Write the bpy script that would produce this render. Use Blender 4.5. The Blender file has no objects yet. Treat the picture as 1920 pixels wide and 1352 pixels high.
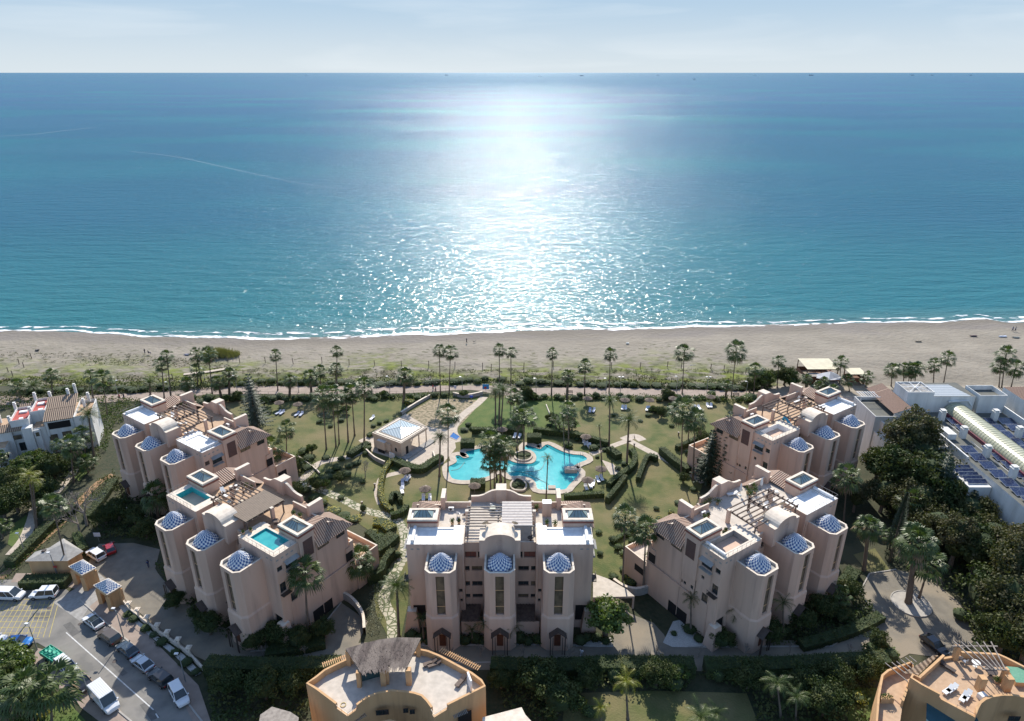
import bpy, bmesh, math, random
from mathutils import Vector, Matrix
random.seed(7)
SC = bpy.context.scene
# ---------------------------------------------------------------- camera, sky, sun
H = 84.0; FPX = 1280.0; PITCH = math.atan(541/FPX)
cam_d = bpy.data.cameras.new('camera'); cam = bpy.data.objects.new('camera', cam_d); SC.collection.objects.link(cam)
cam_d.sensor_width = 36; cam_d.lens = 24.0; cam_d.clip_end = 200000; cam_d.clip_start = 0.5
cam.location = (0, 0, H); cam.rotation_euler = (math.pi/2 - PITCH, 0, 0); SC.camera = cam
SUN_EL = math.radians(38); SUN_AZ = math.radians(0.4)          # azimuth measured from +Y towards +X
w = bpy.data.worlds.new("World"); SC.world = w; w.use_nodes = True
nt = w.node_tree; bg = nt.nodes['Background']; sky = nt.nodes.new('ShaderNodeTexSky')
sky.sky_type = 'NISHITA'; sky.sun_disc = False; sky.sun_elevation = SUN_EL; sky.sun_rotation = SUN_AZ
sky.altitude = 80; sky.air_density = 1.0; sky.dust_density = 0.3; sky.ozone_density = 2.0
bg.inputs['Strength'].default_value = 0.145
tc = nt.nodes.new('ShaderNodeTexCoord'); mp = nt.nodes.new('ShaderNodeMapping'); nz = nt.nodes.new('ShaderNodeTexNoise')
mp.inputs['Scale'].default_value = (3.0, 3.0, 26.0); mp.inputs['Location'].default_value = (1.7, .3, 0)
nz.inputs['Scale'].default_value = 1.0; nz.inputs['Detail'].default_value = 7; nz.inputs['Distortion'].default_value = .5
rp = nt.nodes.new('ShaderNodeMapRange'); rp.inputs[1].default_value = .53; rp.inputs[2].default_value = .80
rp.inputs[3].default_value = 0; rp.inputs[4].default_value = .35
mx = nt.nodes.new('ShaderNodeMix'); mx.data_type = 'RGBA'; mx.inputs[7].default_value = (4.2, 4.45, 4.6, 1)
L = nt.links.new
L(tc.outputs['Generated'], mp.inputs[0]); L(mp.outputs[0], nz.inputs['Vector']); L(nz.outputs[0], rp.inputs[0])
L(rp.outputs[0], mx.inputs[0]); L(mx.outputs[2], bg.inputs['Color'])
# pale sea haze low in the sky
sz = nt.nodes.new('ShaderNodeSeparateXYZ'); L(tc.outputs['Generated'], sz.inputs[0])
def ramp(a, b):
    r = nt.nodes.new('ShaderNodeMapRange'); r.interpolation_type = 'SMOOTHSTEP'; r.inputs[1].default_value = a; r.inputs[2].default_value = b; L(sz.outputs[2], r.inputs[0]); return r.outputs[0]
h1 = nt.nodes.new('ShaderNodeMix'); h1.data_type = 'RGBA'; h1.inputs[6].default_value = (3.25, 3.6, 3.8, 1); h1.inputs[7].default_value = (2.0, 2.8, 3.6, 1); L(ramp(-.015, .11), h1.inputs[0])
h2 = nt.nodes.new('ShaderNodeMix'); h2.data_type = 'RGBA'; L(ramp(.10, .30), h2.inputs[0]); L(h1.outputs[2], h2.inputs[6]); L(sky.outputs[0], h2.inputs[7]); L(h2.outputs[2], mx.inputs[6])
sd = bpy.data.lights.new('sun', 'SUN'); so = bpy.data.objects.new('sun', sd); SC.collection.objects.link(so)
sd.energy = 4.4; sd.angle = math.radians(0.5); sd.color = (1.0, .93, .82)
sdir = Vector((math.sin(SUN_AZ)*math.cos(SUN_EL), math.cos(SUN_AZ)*math.cos(SUN_EL), math.sin(SUN_EL)))
so.rotation_euler = sdir.to_track_quat('Z', 'Y').to_euler(); so.location = (0, 200, 200)
SC.view_settings.view_transform = 'Standard'; SC.view_settings.look = 'None'; SC.view_settings.exposure = 0.62; SC.view_settings.gamma = 1.0
# ---------------------------------------------------------------- helpers
def G(px, py, h=0.0):
    """point of the place seen at pixel (px,py) of the 1920 px photograph, at height h"""
    u = (px-960)/FPX; v = (676-py)/FPX
    dy = math.cos(PITCH)+v*math.sin(PITCH); dz = -math.sin(PITCH)+v*math.cos(PITCH)
    t = (h-H)/dz
    return Vector((u*t, dy*t, h))
def HT(px, py, Y):
    """height and x seen at pixel on the vertical plane y=Y"""
    u = (px-960)/FPX; v = (676-py)/FPX
    dy = math.cos(PITCH)+v*math.sin(PITCH); dz = -math.sin(PITCH)+v*math.cos(PITCH)
    t = Y/dy
    return u*t, H+dz*t
def link(o): SC.collection.objects.link(o); return o
def tag(o, label=None, cat=None, group=None, kind=None):
    if label: o['label'] = label
    if cat: o['category'] = cat
    if group: o['group'] = group
    if kind: o['kind'] = kind
    return o
def thing(name, label, cat, loc=(0,0,0), rz=0, group=None, s=1.0):
    o = bpy.data.objects.new(name, None); link(o); o.location = loc; o.rotation_euler = (0,0,rz)
    o.scale = (s,s,s) if not isinstance(s, tuple) else s; o.empty_display_size = .2
    return tag(o, label, cat, group)
class MB:
    def __init__(s): s.v=[]; s.f=[]; s.m=[]
    def face(s, pts, mi=0):
        n=len(s.v); s.v += [tuple(p) for p in pts]; s.f.append(tuple(range(n, n+len(pts)))); s.m.append(mi)
    def box(s, x0,x1,y0,y1,z0,z1, mi=0, top=None, M=None):
        P=[(x0,y0,z0),(x1,y0,z0),(x1,y1,z0),(x0,y1,z0),(x0,y0,z1),(x1,y0,z1),(x1,y1,z1),(x0,y1,z1)]
        if M is not None: P=[tuple(M@Vector(p)) for p in P]
        n=len(s.v); s.v+=P
        for k,q in enumerate([(0,3,2,1),(4,5,6,7),(0,1,5,4),(1,2,6,5),(2,3,7,6),(3,0,4,7)]):
            s.f.append(tuple(n+i for i in q)); s.m.append(top if (k==1 and top is not None) else mi)
    def prism(s, poly, z0, z1, mi=0, top=None, bottom=True):
        n=len(s.v); k=len(poly)
        a=sum(poly[i][0]*poly[(i+1)%k][1]-poly[(i+1)%k][0]*poly[i][1] for i in range(k))
        if a<0: poly=poly[::-1]
        s.v+=[(p[0],p[1],z0) for p in poly]+[(p[0],p[1],z1) for p in poly]
        for i in range(k):
            j=(i+1)%k; s.f.append((n+i,n+j,n+k+j,n+k+i)); s.m.append(mi)
        s.f.append(tuple(n+k+i for i in range(k))); s.m.append(mi if top is None else top)
        if bottom: s.f.append(tuple(n+i for i in reversed(range(k)))); s.m.append(mi)
    def profile(s, prof, y0, y1, mi=0, axis='y', topz=None, topmi=0):
        """(x,z) profile, counter-clockwise, extruded along y (or y-z profile along x)"""
        n=len(s.v); k=len(prof)
        if axis=='y': s.v+=[(p[0],y0,p[1]) for p in prof]+[(p[0],y1,p[1]) for p in prof]
        else: s.v+=[(y0,p[0],p[1]) for p in prof]+[(y1,p[0],p[1]) for p in prof]
        for i in range(k):
            j=(i+1)%k; s.f.append((n+i,n+k+i,n+k+j,n+j)); s.m.append(topmi if topz is not None and min(prof[i][1],prof[j][1])>=topz else mi)
        s.f.append(tuple(n+i for i in range(k))); s.m.append(mi)
        s.f.append(tuple(n+k+i for i in reversed(range(k)))); s.m.append(mi)
    def tube(s, p0, p1, r0, r1=None, n=6, mi=0, cap=True):
        r1 = r0 if r1 is None else r1; p0=Vector(p0); p1=Vector(p1); d=(p1-p0)
        if d.length<1e-6: return
        d.normalize(); a=d.orthogonal().normalized(); b=d.cross(a); k=len(s.v)
        for p,r in ((p0,r0),(p1,r1)):
            for i in range(n):
                t=2*math.pi*i/n; s.v.append(tuple(p+a*(r*math.cos(t))+b*(r*math.sin(t))))
        for i in range(n):
            j=(i+1)%n; s.f.append((k+i,k+j,k+n+j,k+n+i)); s.m.append(mi)
        if cap:
            s.f.append(tuple(k+n+i for i in range(n))); s.m.append(mi); s.f.append(tuple(k+i for i in reversed(range(n)))); s.m.append(mi)
    def path(s, pts, rad, n=6, mi=0):
        for i in range(len(pts)-1): s.tube(pts[i],pts[i+1],rad[i],rad[i+1],n,mi)
    def lathe(s, prof, n=16, mi=0, c=(0,0,0)):
        k=len(s.v)
        for r,z in prof:
            for i in range(n):
                t=2*math.pi*i/n; s.v.append((c[0]+r*math.cos(t),c[1]+r*math.sin(t),c[2]+z))
        for a in range(len(prof)-1):
            for i in range(n):
                j=(i+1)%n; s.f.append((k+a*n+i,k+a*n+j,k+(a+1)*n+j,k+(a+1)*n+i)); s.m.append(mi)
    def build(s, name, mats, parent=None, smooth=False, loc=None, rz=None):
        me=bpy.data.meshes.new(name); me.from_pydata(s.v,[],s.f); me.polygons.foreach_set('material_index', s.m)
        if not isinstance(mats,(list,tuple)): mats=[mats]
        for m in mats: me.materials.append(m)
        if smooth: me.polygons.foreach_set('use_smooth',[True]*len(s.f))
        me.update(); o=bpy.data.objects.new(name,me); link(o)
        if parent is not None: o.parent=parent
        if loc is not None: o.location=loc
        if rz is not None: o.rotation_euler=(0,0,rz)
        return o
def copy_tree(o, parent=None):
    c=o.copy(); link(c); c.parent=parent
    for ch in o.children: copy_tree(ch, c)
    return c
def inst(proto, label, loc, rz=0, s=1.0, group=None):
    c=copy_tree(proto); c.location=loc; c.rotation_euler=(0,0,rz); c.scale=(s,s,s) if not isinstance(s,tuple) else s
    c['label']=label
    if group: c['group']=group
    return c
PROTOS=[]
def retire(root):
    for ch in list(root.children): retire(ch)
    bpy.data.objects.remove(root)
# ---------------------------------------------------------------- materials
def N(t,typ,**k):
    n=t.nodes.new(typ)
    for a,b in k.items(): setattr(n,a,b)
    return n
MATS={}
def mat(name, c1, c2=None, scale=1.0, rough=.8, bump=0., bscale=None, c3=None, spec=None, metal=0, coat=0, stretch=(1,1,1), trans=0, detail=5, lo=.35, hi=.65, coords='Object', alpha=1, c3scale=.15, c3lo=.45, c3hi=.6):
    m=bpy.data.materials.new(name); m.use_nodes=True; t=m.node_tree; b=t.nodes['Principled BSDF']; MATS[name]=m
    b.inputs['Roughness'].default_value=rough; b.inputs['Metallic'].default_value=metal
    if spec is not None: b.inputs['Specular IOR Level'].default_value=spec
    if coat: b.inputs['Coat Weight'].default_value=coat; b.inputs['Coat Roughness'].default_value=.05
    b.inputs['Base Color'].default_value=(*c1,1); b.inputs['Alpha'].default_value=alpha
    LN=t.links.new; tcn=N(t,'ShaderNodeTexCoord'); mp=N(t,'ShaderNodeMapping'); mp.inputs['Scale'].default_value=stretch
    LN(tcn.outputs[coords],mp.inputs[0])
    col=None
    if c2 is not None:
        nz=N(t,'ShaderNodeTexNoise'); nz.inputs['Scale'].default_value=scale; nz.inputs['Detail'].default_value=detail; LN(mp.outputs[0],nz.inputs['Vector'])
        mr=N(t,'ShaderNodeMapRange'); mr.inputs[1].default_value=lo; mr.inputs[2].default_value=hi; LN(nz.outputs[0],mr.inputs[0])
        mx=N(t,'ShaderNodeMix',data_type='RGBA'); mx.inputs[6].default_value=(*c1,1); mx.inputs[7].default_value=(*c2,1); LN(mr.outputs[0],mx.inputs[0]); col=mx.outputs[2]
        if c3 is not None:
            n3=N(t,'ShaderNodeTexNoise'); n3.inputs['Scale'].default_value=c3scale; n3.inputs['Detail'].default_value=4; LN(mp.outputs[0],n3.inputs['Vector'])
            m3=N(t,'ShaderNodeMapRange'); m3.inputs[1].default_value=c3lo; m3.inputs[2].default_value=c3hi; LN(n3.outputs[0],m3.inputs[0])
            x3=N(t,'ShaderNodeMix',data_type='RGBA'); x3.inputs[7].default_value=(*c3,1); LN(m3.outputs[0],x3.inputs[0]); LN(col,x3.inputs[6]); col=x3.outputs[2]
        LN(col,b.inputs['Base Color'])
    if bump:
        nb=N(t,'ShaderNodeTexNoise'); nb.inputs['Scale'].default_value=bscale or scale*3; nb.inputs['Detail'].default_value=4; LN(mp.outputs[0],nb.inputs['Vector'])
        bp=N(t,'ShaderNodeBump'); bp.inputs['Strength'].default_value=bump; bp.inputs['Distance'].default_value=.1; LN(nb.outputs[0],bp.inputs['Height']); LN(bp.outputs[0],b.inputs['Normal'])
    if trans:
        tr=N(t,'ShaderNodeBsdfTranslucent'); ms=N(t,'ShaderNodeMixShader'); ms.inputs[0].default_value=trans
        tcx=N(t,'ShaderNodeMix',data_type='RGBA',blend_type='MULTIPLY'); tcx.inputs[0].default_value=1; tcx.inputs[7].default_value=(1.5,1.6,.7,1)
        if col is not None: LN(col,tcx.inputs[6])
        else: tcx.inputs[6].default_value=(*c1,1)
        LN(tcx.outputs[2],tr.inputs['Color']); out=t.nodes['Material Output']
        LN(b.outputs[0],ms.inputs[1]); LN(tr.outputs[0],ms.inputs[2]); LN(ms.outputs[0],out.inputs['Surface'])
    return m
def stripes(name, c1, c2, freq, rough=.8, axis=0, bump=.6, width=.5, noise=.4, c3=None):
    """bands across object axis (roof tiles, slats, awnings)"""
    m=bpy.data.materials.new(name); m.use_nodes=True; t=m.node_tree; b=t.nodes['Principled BSDF']; LN=t.links.new; b.inputs['Roughness'].default_value=rough
    tcn=N(t,'ShaderNodeTexCoord'); sp=N(t,'ShaderNodeSeparateXYZ'); LN(tcn.outputs['Object'],sp.inputs[0])
    mu=N(t,'ShaderNodeMath',operation='MULTIPLY'); mu.inputs[1].default_value=freq*2*math.pi; LN(sp.outputs[axis],mu.inputs[0])
    si=N(t,'ShaderNodeMath',operation='SINE'); LN(mu.outputs[0],si.inputs[0])
    mr=N(t,'ShaderNodeMapRange'); mr.inputs[1].default_value=-width; mr.inputs[2].default_value=width; LN(si.outputs[0],mr.inputs[0])
    nz=N(t,'ShaderNodeTexNoise'); nz.inputs['Scale'].default_value=3.; nz.inputs['Detail'].default_value=5; LN(tcn.outputs['Object'],nz.inputs['Vector'])
    mx=N(t,'ShaderNodeMix',data_type='RGBA'); mx.inputs[6].default_value=(*c1,1); mx.inputs[7].default_value=(*c2,1); LN(mr.outputs[0],mx.inputs[0])
    x2=N(t,'ShaderNodeMix',data_type='RGBA'); x2.inputs[7].default_value=(*(c3 or [c*.55 for c in c2]),1); LN(mx.outputs[2],x2.inputs[6])
    m2=N(t,'ShaderNodeMapRange'); m2.inputs[1].default_value=.45; m2.inputs[2].default_value=.7; m2.inputs[4].default_value=noise; LN(nz.outputs[0],m2.inputs[0]); LN(m2.outputs[0],x2.inputs[0])
    LN(x2.outputs[2],b.inputs['Base Color'])
    bp=N(t,'ShaderNodeBump'); bp.inputs['Strength'].default_value=bump; bp.inputs['Distance'].default_value=.12; LN(si.outputs[0],bp.inputs['Height']); LN(bp.outputs[0],b.inputs['Normal'])
    return m
PINK=mat('pink_stucco',(.63,.45,.345),(.545,.385,.295),.5,.9,.25,6,c3=(.43,.30,.24),c3scale=.9,c3lo=.53,c3hi=.78,stretch=(1,1,.13),detail=8)
ORANGE=mat('orange_stucco',(.60,.37,.19),(.52,.315,.155),.5,.9,.25,6,c3=(.38,.23,.12),c3scale=.9,c3lo=.53,c3hi=.78,stretch=(1,1,.13),detail=8)
WHITEW=mat('white_render',(.74,.73,.70),(.60,.59,.56),.6,.85,.2,5,stretch=(1,1,.15),detail=8,c3=(.50,.49,.45),c3scale=.9,c3lo=.58,c3hi=.8)
COPING=mat('pale_coping',(.72,.63,.52),(.58,.50,.41),1.5,.85,.2,8)
WHITE=mat('white_paint',(.80,.80,.79),(.70,.70,.69),2,.6)
FLOOR=mat('terrace_floor',(.56,.50,.43),(.46,.41,.35),1.2,.85,.1,12)
TERRA=mat('terracotta_floor',(.48,.33,.21),(.40,.265,.165),1.5,.8,.1,12)
GREYST=mat('grey_stone',(.34,.33,.31),(.26,.25,.235),1.5,.9,.3,9)
GLASS=mat('dark_glass',(.02,.027,.03),(.035,.045,.05),.7,.08,spec=.8)
SKYGL=mat('skylight_glass',(.20,.27,.26),(.30,.37,.35),1.,.15,spec=.9)
CURTAIN=mat('curtained_glass',(.20,.155,.10),(.09,.075,.055),.9,.12,spec=.7)
DARKFR=mat('dark_frame',(.05,.035,.03),(.07,.05,.04),2,.6)
BROWNSH=stripes('brown_shutter',(.10,.055,.045),(.17,.095,.075),7,axis=2,bump=.5)
REDBAND=mat('oxide_band',(.24,.085,.06),(.19,.07,.05),2,.85)
REDFL=mat('red_terrace',(.42,.07,.06),(.33,.06,.05),.8,.8)
RAIL=mat('rail_metal',(.20,.20,.20),(.15,.15,.15),3,.4,metal=.4)
WOOD=mat('weathered_wood',(.10,.07,.055),(.17,.125,.10),2,.85,.3,10)
WOODL=mat('sunbleached_wood',(.33,.29,.25),(.22,.19,.165),2,.85,.3,10)
DOOR=mat('door_wood',(.16,.055,.025),(.11,.035,.02),3,.5)
TILE_U=stripes('roof_tile_u',(.15,.09,.07),(.40,.30,.23),3.1,axis=0,noise=.6,c3=(.27,.15,.10))
TILE_V=stripes('roof_tile_v',(.15,.09,.07),(.40,.30,.23),3.1,axis=1,noise=.6,c3=(.27,.15,.10))
BLUE=mat('blue_glaze',(.03,.075,.22),(.06,.125,.29),2,.25,spec=.6)
CREAMT=mat('cream_glaze',(.74,.74,.71),(.6,.62,.62),2,.3,spec=.5)
POOLW=mat('roof_pool_water',(.02,.29,.31),(.04,.36,.36),1.2,.06,.15,3,spec=.6)
POOLT=mat('pool_turquoise_tile',(.04,.38,.40),(.06,.45,.47),3,.4)
ALGAE=mat('green_pool_water',(.035,.07,.035),(.05,.10,.05),1,.08,spec=.6)
THATCH=mat('dry_thatch',(.20,.155,.12),(.11,.085,.07),3,.95,.8,14,stretch=(1,1,1))
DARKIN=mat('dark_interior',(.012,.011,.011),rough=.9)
STEEL=mat('brushed_steel',(.45,.46,.47),(.36,.37,.38),2,.35,metal=.7)
# ---------------------------------------------------------------- the setting: land, sea, beach, paving
def sheet(name, poly, z, m, h=None, smooth_pts=False):
    pts=[G(*p) if len(p)==2 else Vector(p) for p in poly]
    bm=bmesh.new(); vs=[bm.verts.new((p.x,p.y,z)) for p in pts]; f=bm.faces.new(vs)
    if f.normal.z<0: f.normal_flip()
    bm.normal_update()
    if bm.faces[0:1] and f.normal.z<0: f.normal_flip()
    bmesh.ops.triangulate(bm, faces=bm.faces[:])
    me=bpy.data.meshes.new(name); bm.to_mesh(me); bm.free(); me.materials.append(m)
    o=bpy.data.objects.new(name,me); link(o); o['kind']='structure'; return o
def ribbon_pts(pts, wd):
    """left/right offsets of a centre line (world xy), wd = full width or list"""
    L_=[];R_=[];n=len(pts)
    for i,p in enumerate(pts):
        a=pts[max(i-1,0)]; b=pts[min(i+1,n-1)]; d=Vector((b[0]-a[0],b[1]-a[1])).normalized(); nn=Vector((-d.y,d.x)); ww=(wd[i] if isinstance(wd,(list,tuple)) else wd)/2
        L_.append((p[0]+nn.x*ww,p[1]+nn.y*ww)); R_.append((p[0]-nn.x*ww,p[1]-nn.y*ww))
    return L_,R_
def catmull(pts, k=6):
    P=[Vector(p) for p in pts]; out=[]
    for i in range(len(P)-1):
        p0=P[max(i-1,0)];p1=P[i];p2=P[i+1];p3=P[min(i+2,len(P)-1)]
        for j in range(k):
            t=j/k; out.append(.5*((2*p1)+(-p0+p2)*t+(2*p0-5*p1+4*p2-p3)*t*t+(-p0+3*p1-3*p2+p3)*t**3))
    out.append(P[-1]); return out
def closed_catmull(pts,k=5):
    P=[Vector(p) for p in pts]; n=len(P); out=[]
    for i in range(n):
        p0=P[i-1];p1=P[i];p2=P[(i+1)%n];p3=P[(i+2)%n]
        for j in range(k):
            t=j/k; out.append(.5*((2*p1)+(-p0+p2)*t+(2*p0-5*p1+4*p2-p3)*t*t+(-p0+3*p1-3*p2+p3)*t**3))
    return out
def road(name, pxpts, wd, z, m, curve=True, kind='structure'):
    pts=[G(*p).xy for p in pxpts]
    if curve and len(pts)>2: pts=catmull(pts,5)
    if isinstance(wd,(list,tuple)): wd=[wd[min(int(i*len(wd)/len(pts)),len(wd)-1)] for i in range(len(pts))]
    l,r=ribbon_pts(pts,wd); mb=MB()
    for i in range(len(l)-1): mb.face([(*r[i],z),(*r[i+1],z),(*l[i+1],z),(*l[i],z)])
    o=mb.build(name,m); o['kind']=kind; return o
SOIL=mat('dark_soil_and_litter',(.045,.045,.022),(.02,.032,.012),1.4,.95,.9,3,c3=(.06,.06,.03),c3scale=.12,detail=9)
GRASS=mat('mown_grass',(.065,.088,.02),(.125,.122,.04),.33,.95,.9,3,c3=(.18,.145,.07),c3scale=.075,c3lo=.46,c3hi=.68,detail=11,lo=.38,hi=.62)
GRASSG=mat('green_grass',(.06,.105,.018),(.10,.13,.03),.4,.95,.8,3,detail=10)
ASPH=mat('asphalt',(.20,.19,.17),(.235,.22,.20),.5,.9,.3,14,c3=(.15,.145,.135),c3scale=.25)
PAVER=mat('grey_pavers',(.20,.18,.145),(.155,.14,.115),.6,.9,.4,6,c3=(.25,.21,.155),c3scale=.12)
REDPAV=mat('reddish_paving',(.33,.26,.215),(.26,.205,.17),.6,.9,.2,8)
STONE=mat('pale_paving',(.50,.43,.35),(.40,.34,.28),1.2,.9,.2,6)
PEBBLE=mat('white_pebbles',(.55,.54,.51),(.38,.37,.35),6,.9,.5,10)
YEL=mat('yellow_road_paint',(.50,.40,.10),(.36,.30,.10),2,.8)
WPAINT=mat('white_road_paint',(.62,.62,.60),(.45,.45,.44),2,.8)
KERB=mat('kerb_stone',(.42,.39,.35),(.34,.32,.29),1,.9)
EARTH=mat('ochre_earth',(.36,.22,.12),(.27,.17,.095),1,.95,.4,6)
# crazy paving
def cell_mat(name,c1,c2,joint,scale,edge=.07,rough=.9):
    m=bpy.data.materials.new(name); m.use_nodes=True; t=m.node_tree; b=t.nodes['Principled BSDF']; LN=t.links.new; b.inputs['Roughness'].default_value=rough
    tcn=N(t,'ShaderNodeTexCoord'); v1=N(t,'ShaderNodeTexVoronoi',feature='DISTANCE_TO_EDGE'); v2=N(t,'ShaderNodeTexVoronoi')
    v1.inputs['Scale'].default_value=scale; v2.inputs['Scale'].default_value=scale
    LN(tcn.outputs['Object'],v1.inputs['Vector']); LN(tcn.outputs['Object'],v2.inputs['Vector'])
    sp=N(t,'ShaderNodeSeparateColor'); LN(v2.outputs['Color'],sp.inputs[0])
    mx=N(t,'ShaderNodeMix',data_type='RGBA'); mx.inputs[6].default_value=(*c1,1); mx.inputs[7].default_value=(*c2,1); LN(sp.outputs[0],mx.inputs[0])
    mr=N(t,'ShaderNodeMapRange'); mr.inputs[1].default_value=edge*.5; mr.inputs[2].default_value=edge; LN(v1.outputs['Distance'],mr.inputs[0])
    x2=N(t,'ShaderNodeMix',data_type='RGBA'); x2.inputs[6].default_value=(*joint,1); LN(mr.outputs[0],x2.inputs[0]); LN(mx.outputs[2],x2.inputs[7]); LN(x2.outputs[2],b.inputs['Base Color'])
    return m
CRAZY=cell_mat('crazy_paving',(.52,.47,.36),(.36,.33,.25),(.10,.12,.05),1.1,.12)
DRYFIELD=mat('dug_dry_earth',(.34,.27,.18),(.16,.14,.08),1.3,.95,1.,2.5,detail=9,lo=.42,hi=.58)
# --- beach with dune plants, wet sand: real patterns laid out by distance from the water
def beach_material():
    m=bpy.data.materials.new('beach_sand'); m.use_nodes=True; t=m.node_tree; b=t.nodes['Principled BSDF']; LN=t.links.new; b.inputs['Roughness'].default_value=.95
    tcn=N(t,'ShaderNodeTexCoord'); sp=N(t,'ShaderNodeSeparateXYZ'); LN(tcn.outputs['Object'],sp.inputs[0])
    def noise(s,d=5,st=(1,1,1),dist=0):
        mp=N(t,'ShaderNodeMapping'); mp.inputs['Scale'].default_value=st; LN(tcn.outputs['Object'],mp.inputs[0])
        n=N(t,'ShaderNodeTexNoise'); n.inputs['Scale'].default_value=s; n.inputs['Detail'].default_value=d; n.inputs['Distortion'].default_value=dist; LN(mp.outputs[0],n.inputs['Vector']); return n.outputs[0]
    def mr(src,a,b_,c=0,d=1):
        n=N(t,'ShaderNodeMapRange'); n.inputs[1].default_value=a;n.inputs[2].default_value=b_;n.inputs[3].default_value=c;n.inputs[4].default_value=d; LN(src,n.inputs[0]); return n.outputs[0]
    def mix(f,a,b_):
        n=N(t,'ShaderNodeMix',data_type='RGBA'); LN(f,n.inputs[0])
        for k,x in ((6,a),(7,b_)):
            if isinstance(x,tuple): n.inputs[k].default_value=(*x,1)
            else: LN(x,n.inputs[k])
        return n.outputs[2]
    def mth(op,a,b_):
        n=N(t,'ShaderNodeMath',operation=op)
        for k,x in ((0,a),(1,b_)):
            if isinstance(x,(int,float)): n.inputs[k].default_value=x
            else: LN(x,n.inputs[k])
        return n.outputs[0]
    sand=mix(mr(noise(.09,6),.35,.65),(.255,.225,.18),(.205,.18,.142))
    sand=mix(mr(noise(.35,7,(.3,1,1),.6),.50,.72),sand,(.225,.195,.155))
    sand=mix(mr(noise(1.3,3,(.8,1,1)),.60,.70),sand,(.22,.18,.135))
    # wet band near water: y relative to shore line  y_sh = 217+... tilt
    d=N(t,'ShaderNodeAttribute',attribute_name='dist').outputs['Fac']; d=mth('ADD',d,mth('MULTIPLY',mth('SUBTRACT',noise(.05,4),.5),8.))
    wet=mr(d,4.,11.,1,0); sand=mix(wet,sand,(.15,.13,.105))
    peb=mth('MULTIPLY',mr(d,14.,9.),mr(noise(.12,5,(.3,1,1)),.45,.6)); sand=mix(mth('MULTIPLY',peb,.7),sand,(.17,.15,.135))
    # dune plants inland
    yd=mth('ADD',sp.outputs[1],mth('MULTIPLY',mth('SUBTRACT',noise(.035,5),.5),46.))
    dens=mth('MULTIPLY',mr(yd,212.,189.),mr(sp.outputs[0],88.,74.))
    green=mth('MULTIPLY',mr(noise(.4,7,(.45,1,1),.4),.38,.52),mr(dens,.45,1.0)); 
    tuft=mth('MULTIPLY',mr(noise(.75,3,(.5,1,1)),.58,.63),mr(dens,.02,.35)); sand=mix(tuft,sand,(.11,.105,.06))
    gcol=mix(mr(noise(.25,5),.4,.6),(.07,.085,.02),(.14,.165,.02)); gcol=mix(mr(noise(.12,4),.55,.65),gcol,(.15,.13,.085))
    sand=mix(green,sand,gcol)
    LN(sand,b.inputs['Base Color'])
    bp=N(t,'ShaderNodeBump'); bp.inputs['Strength'].default_value=.9; bp.inputs['Distance'].default_value=.5; LN(noise(.6,7),bp.inputs['Height']); LN(bp.outputs[0],b.inputs['Normal'])
    return m
BEACH=beach_material()
SPK_D,SPK_R,SPK_W=1.4,.11,.04
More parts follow.
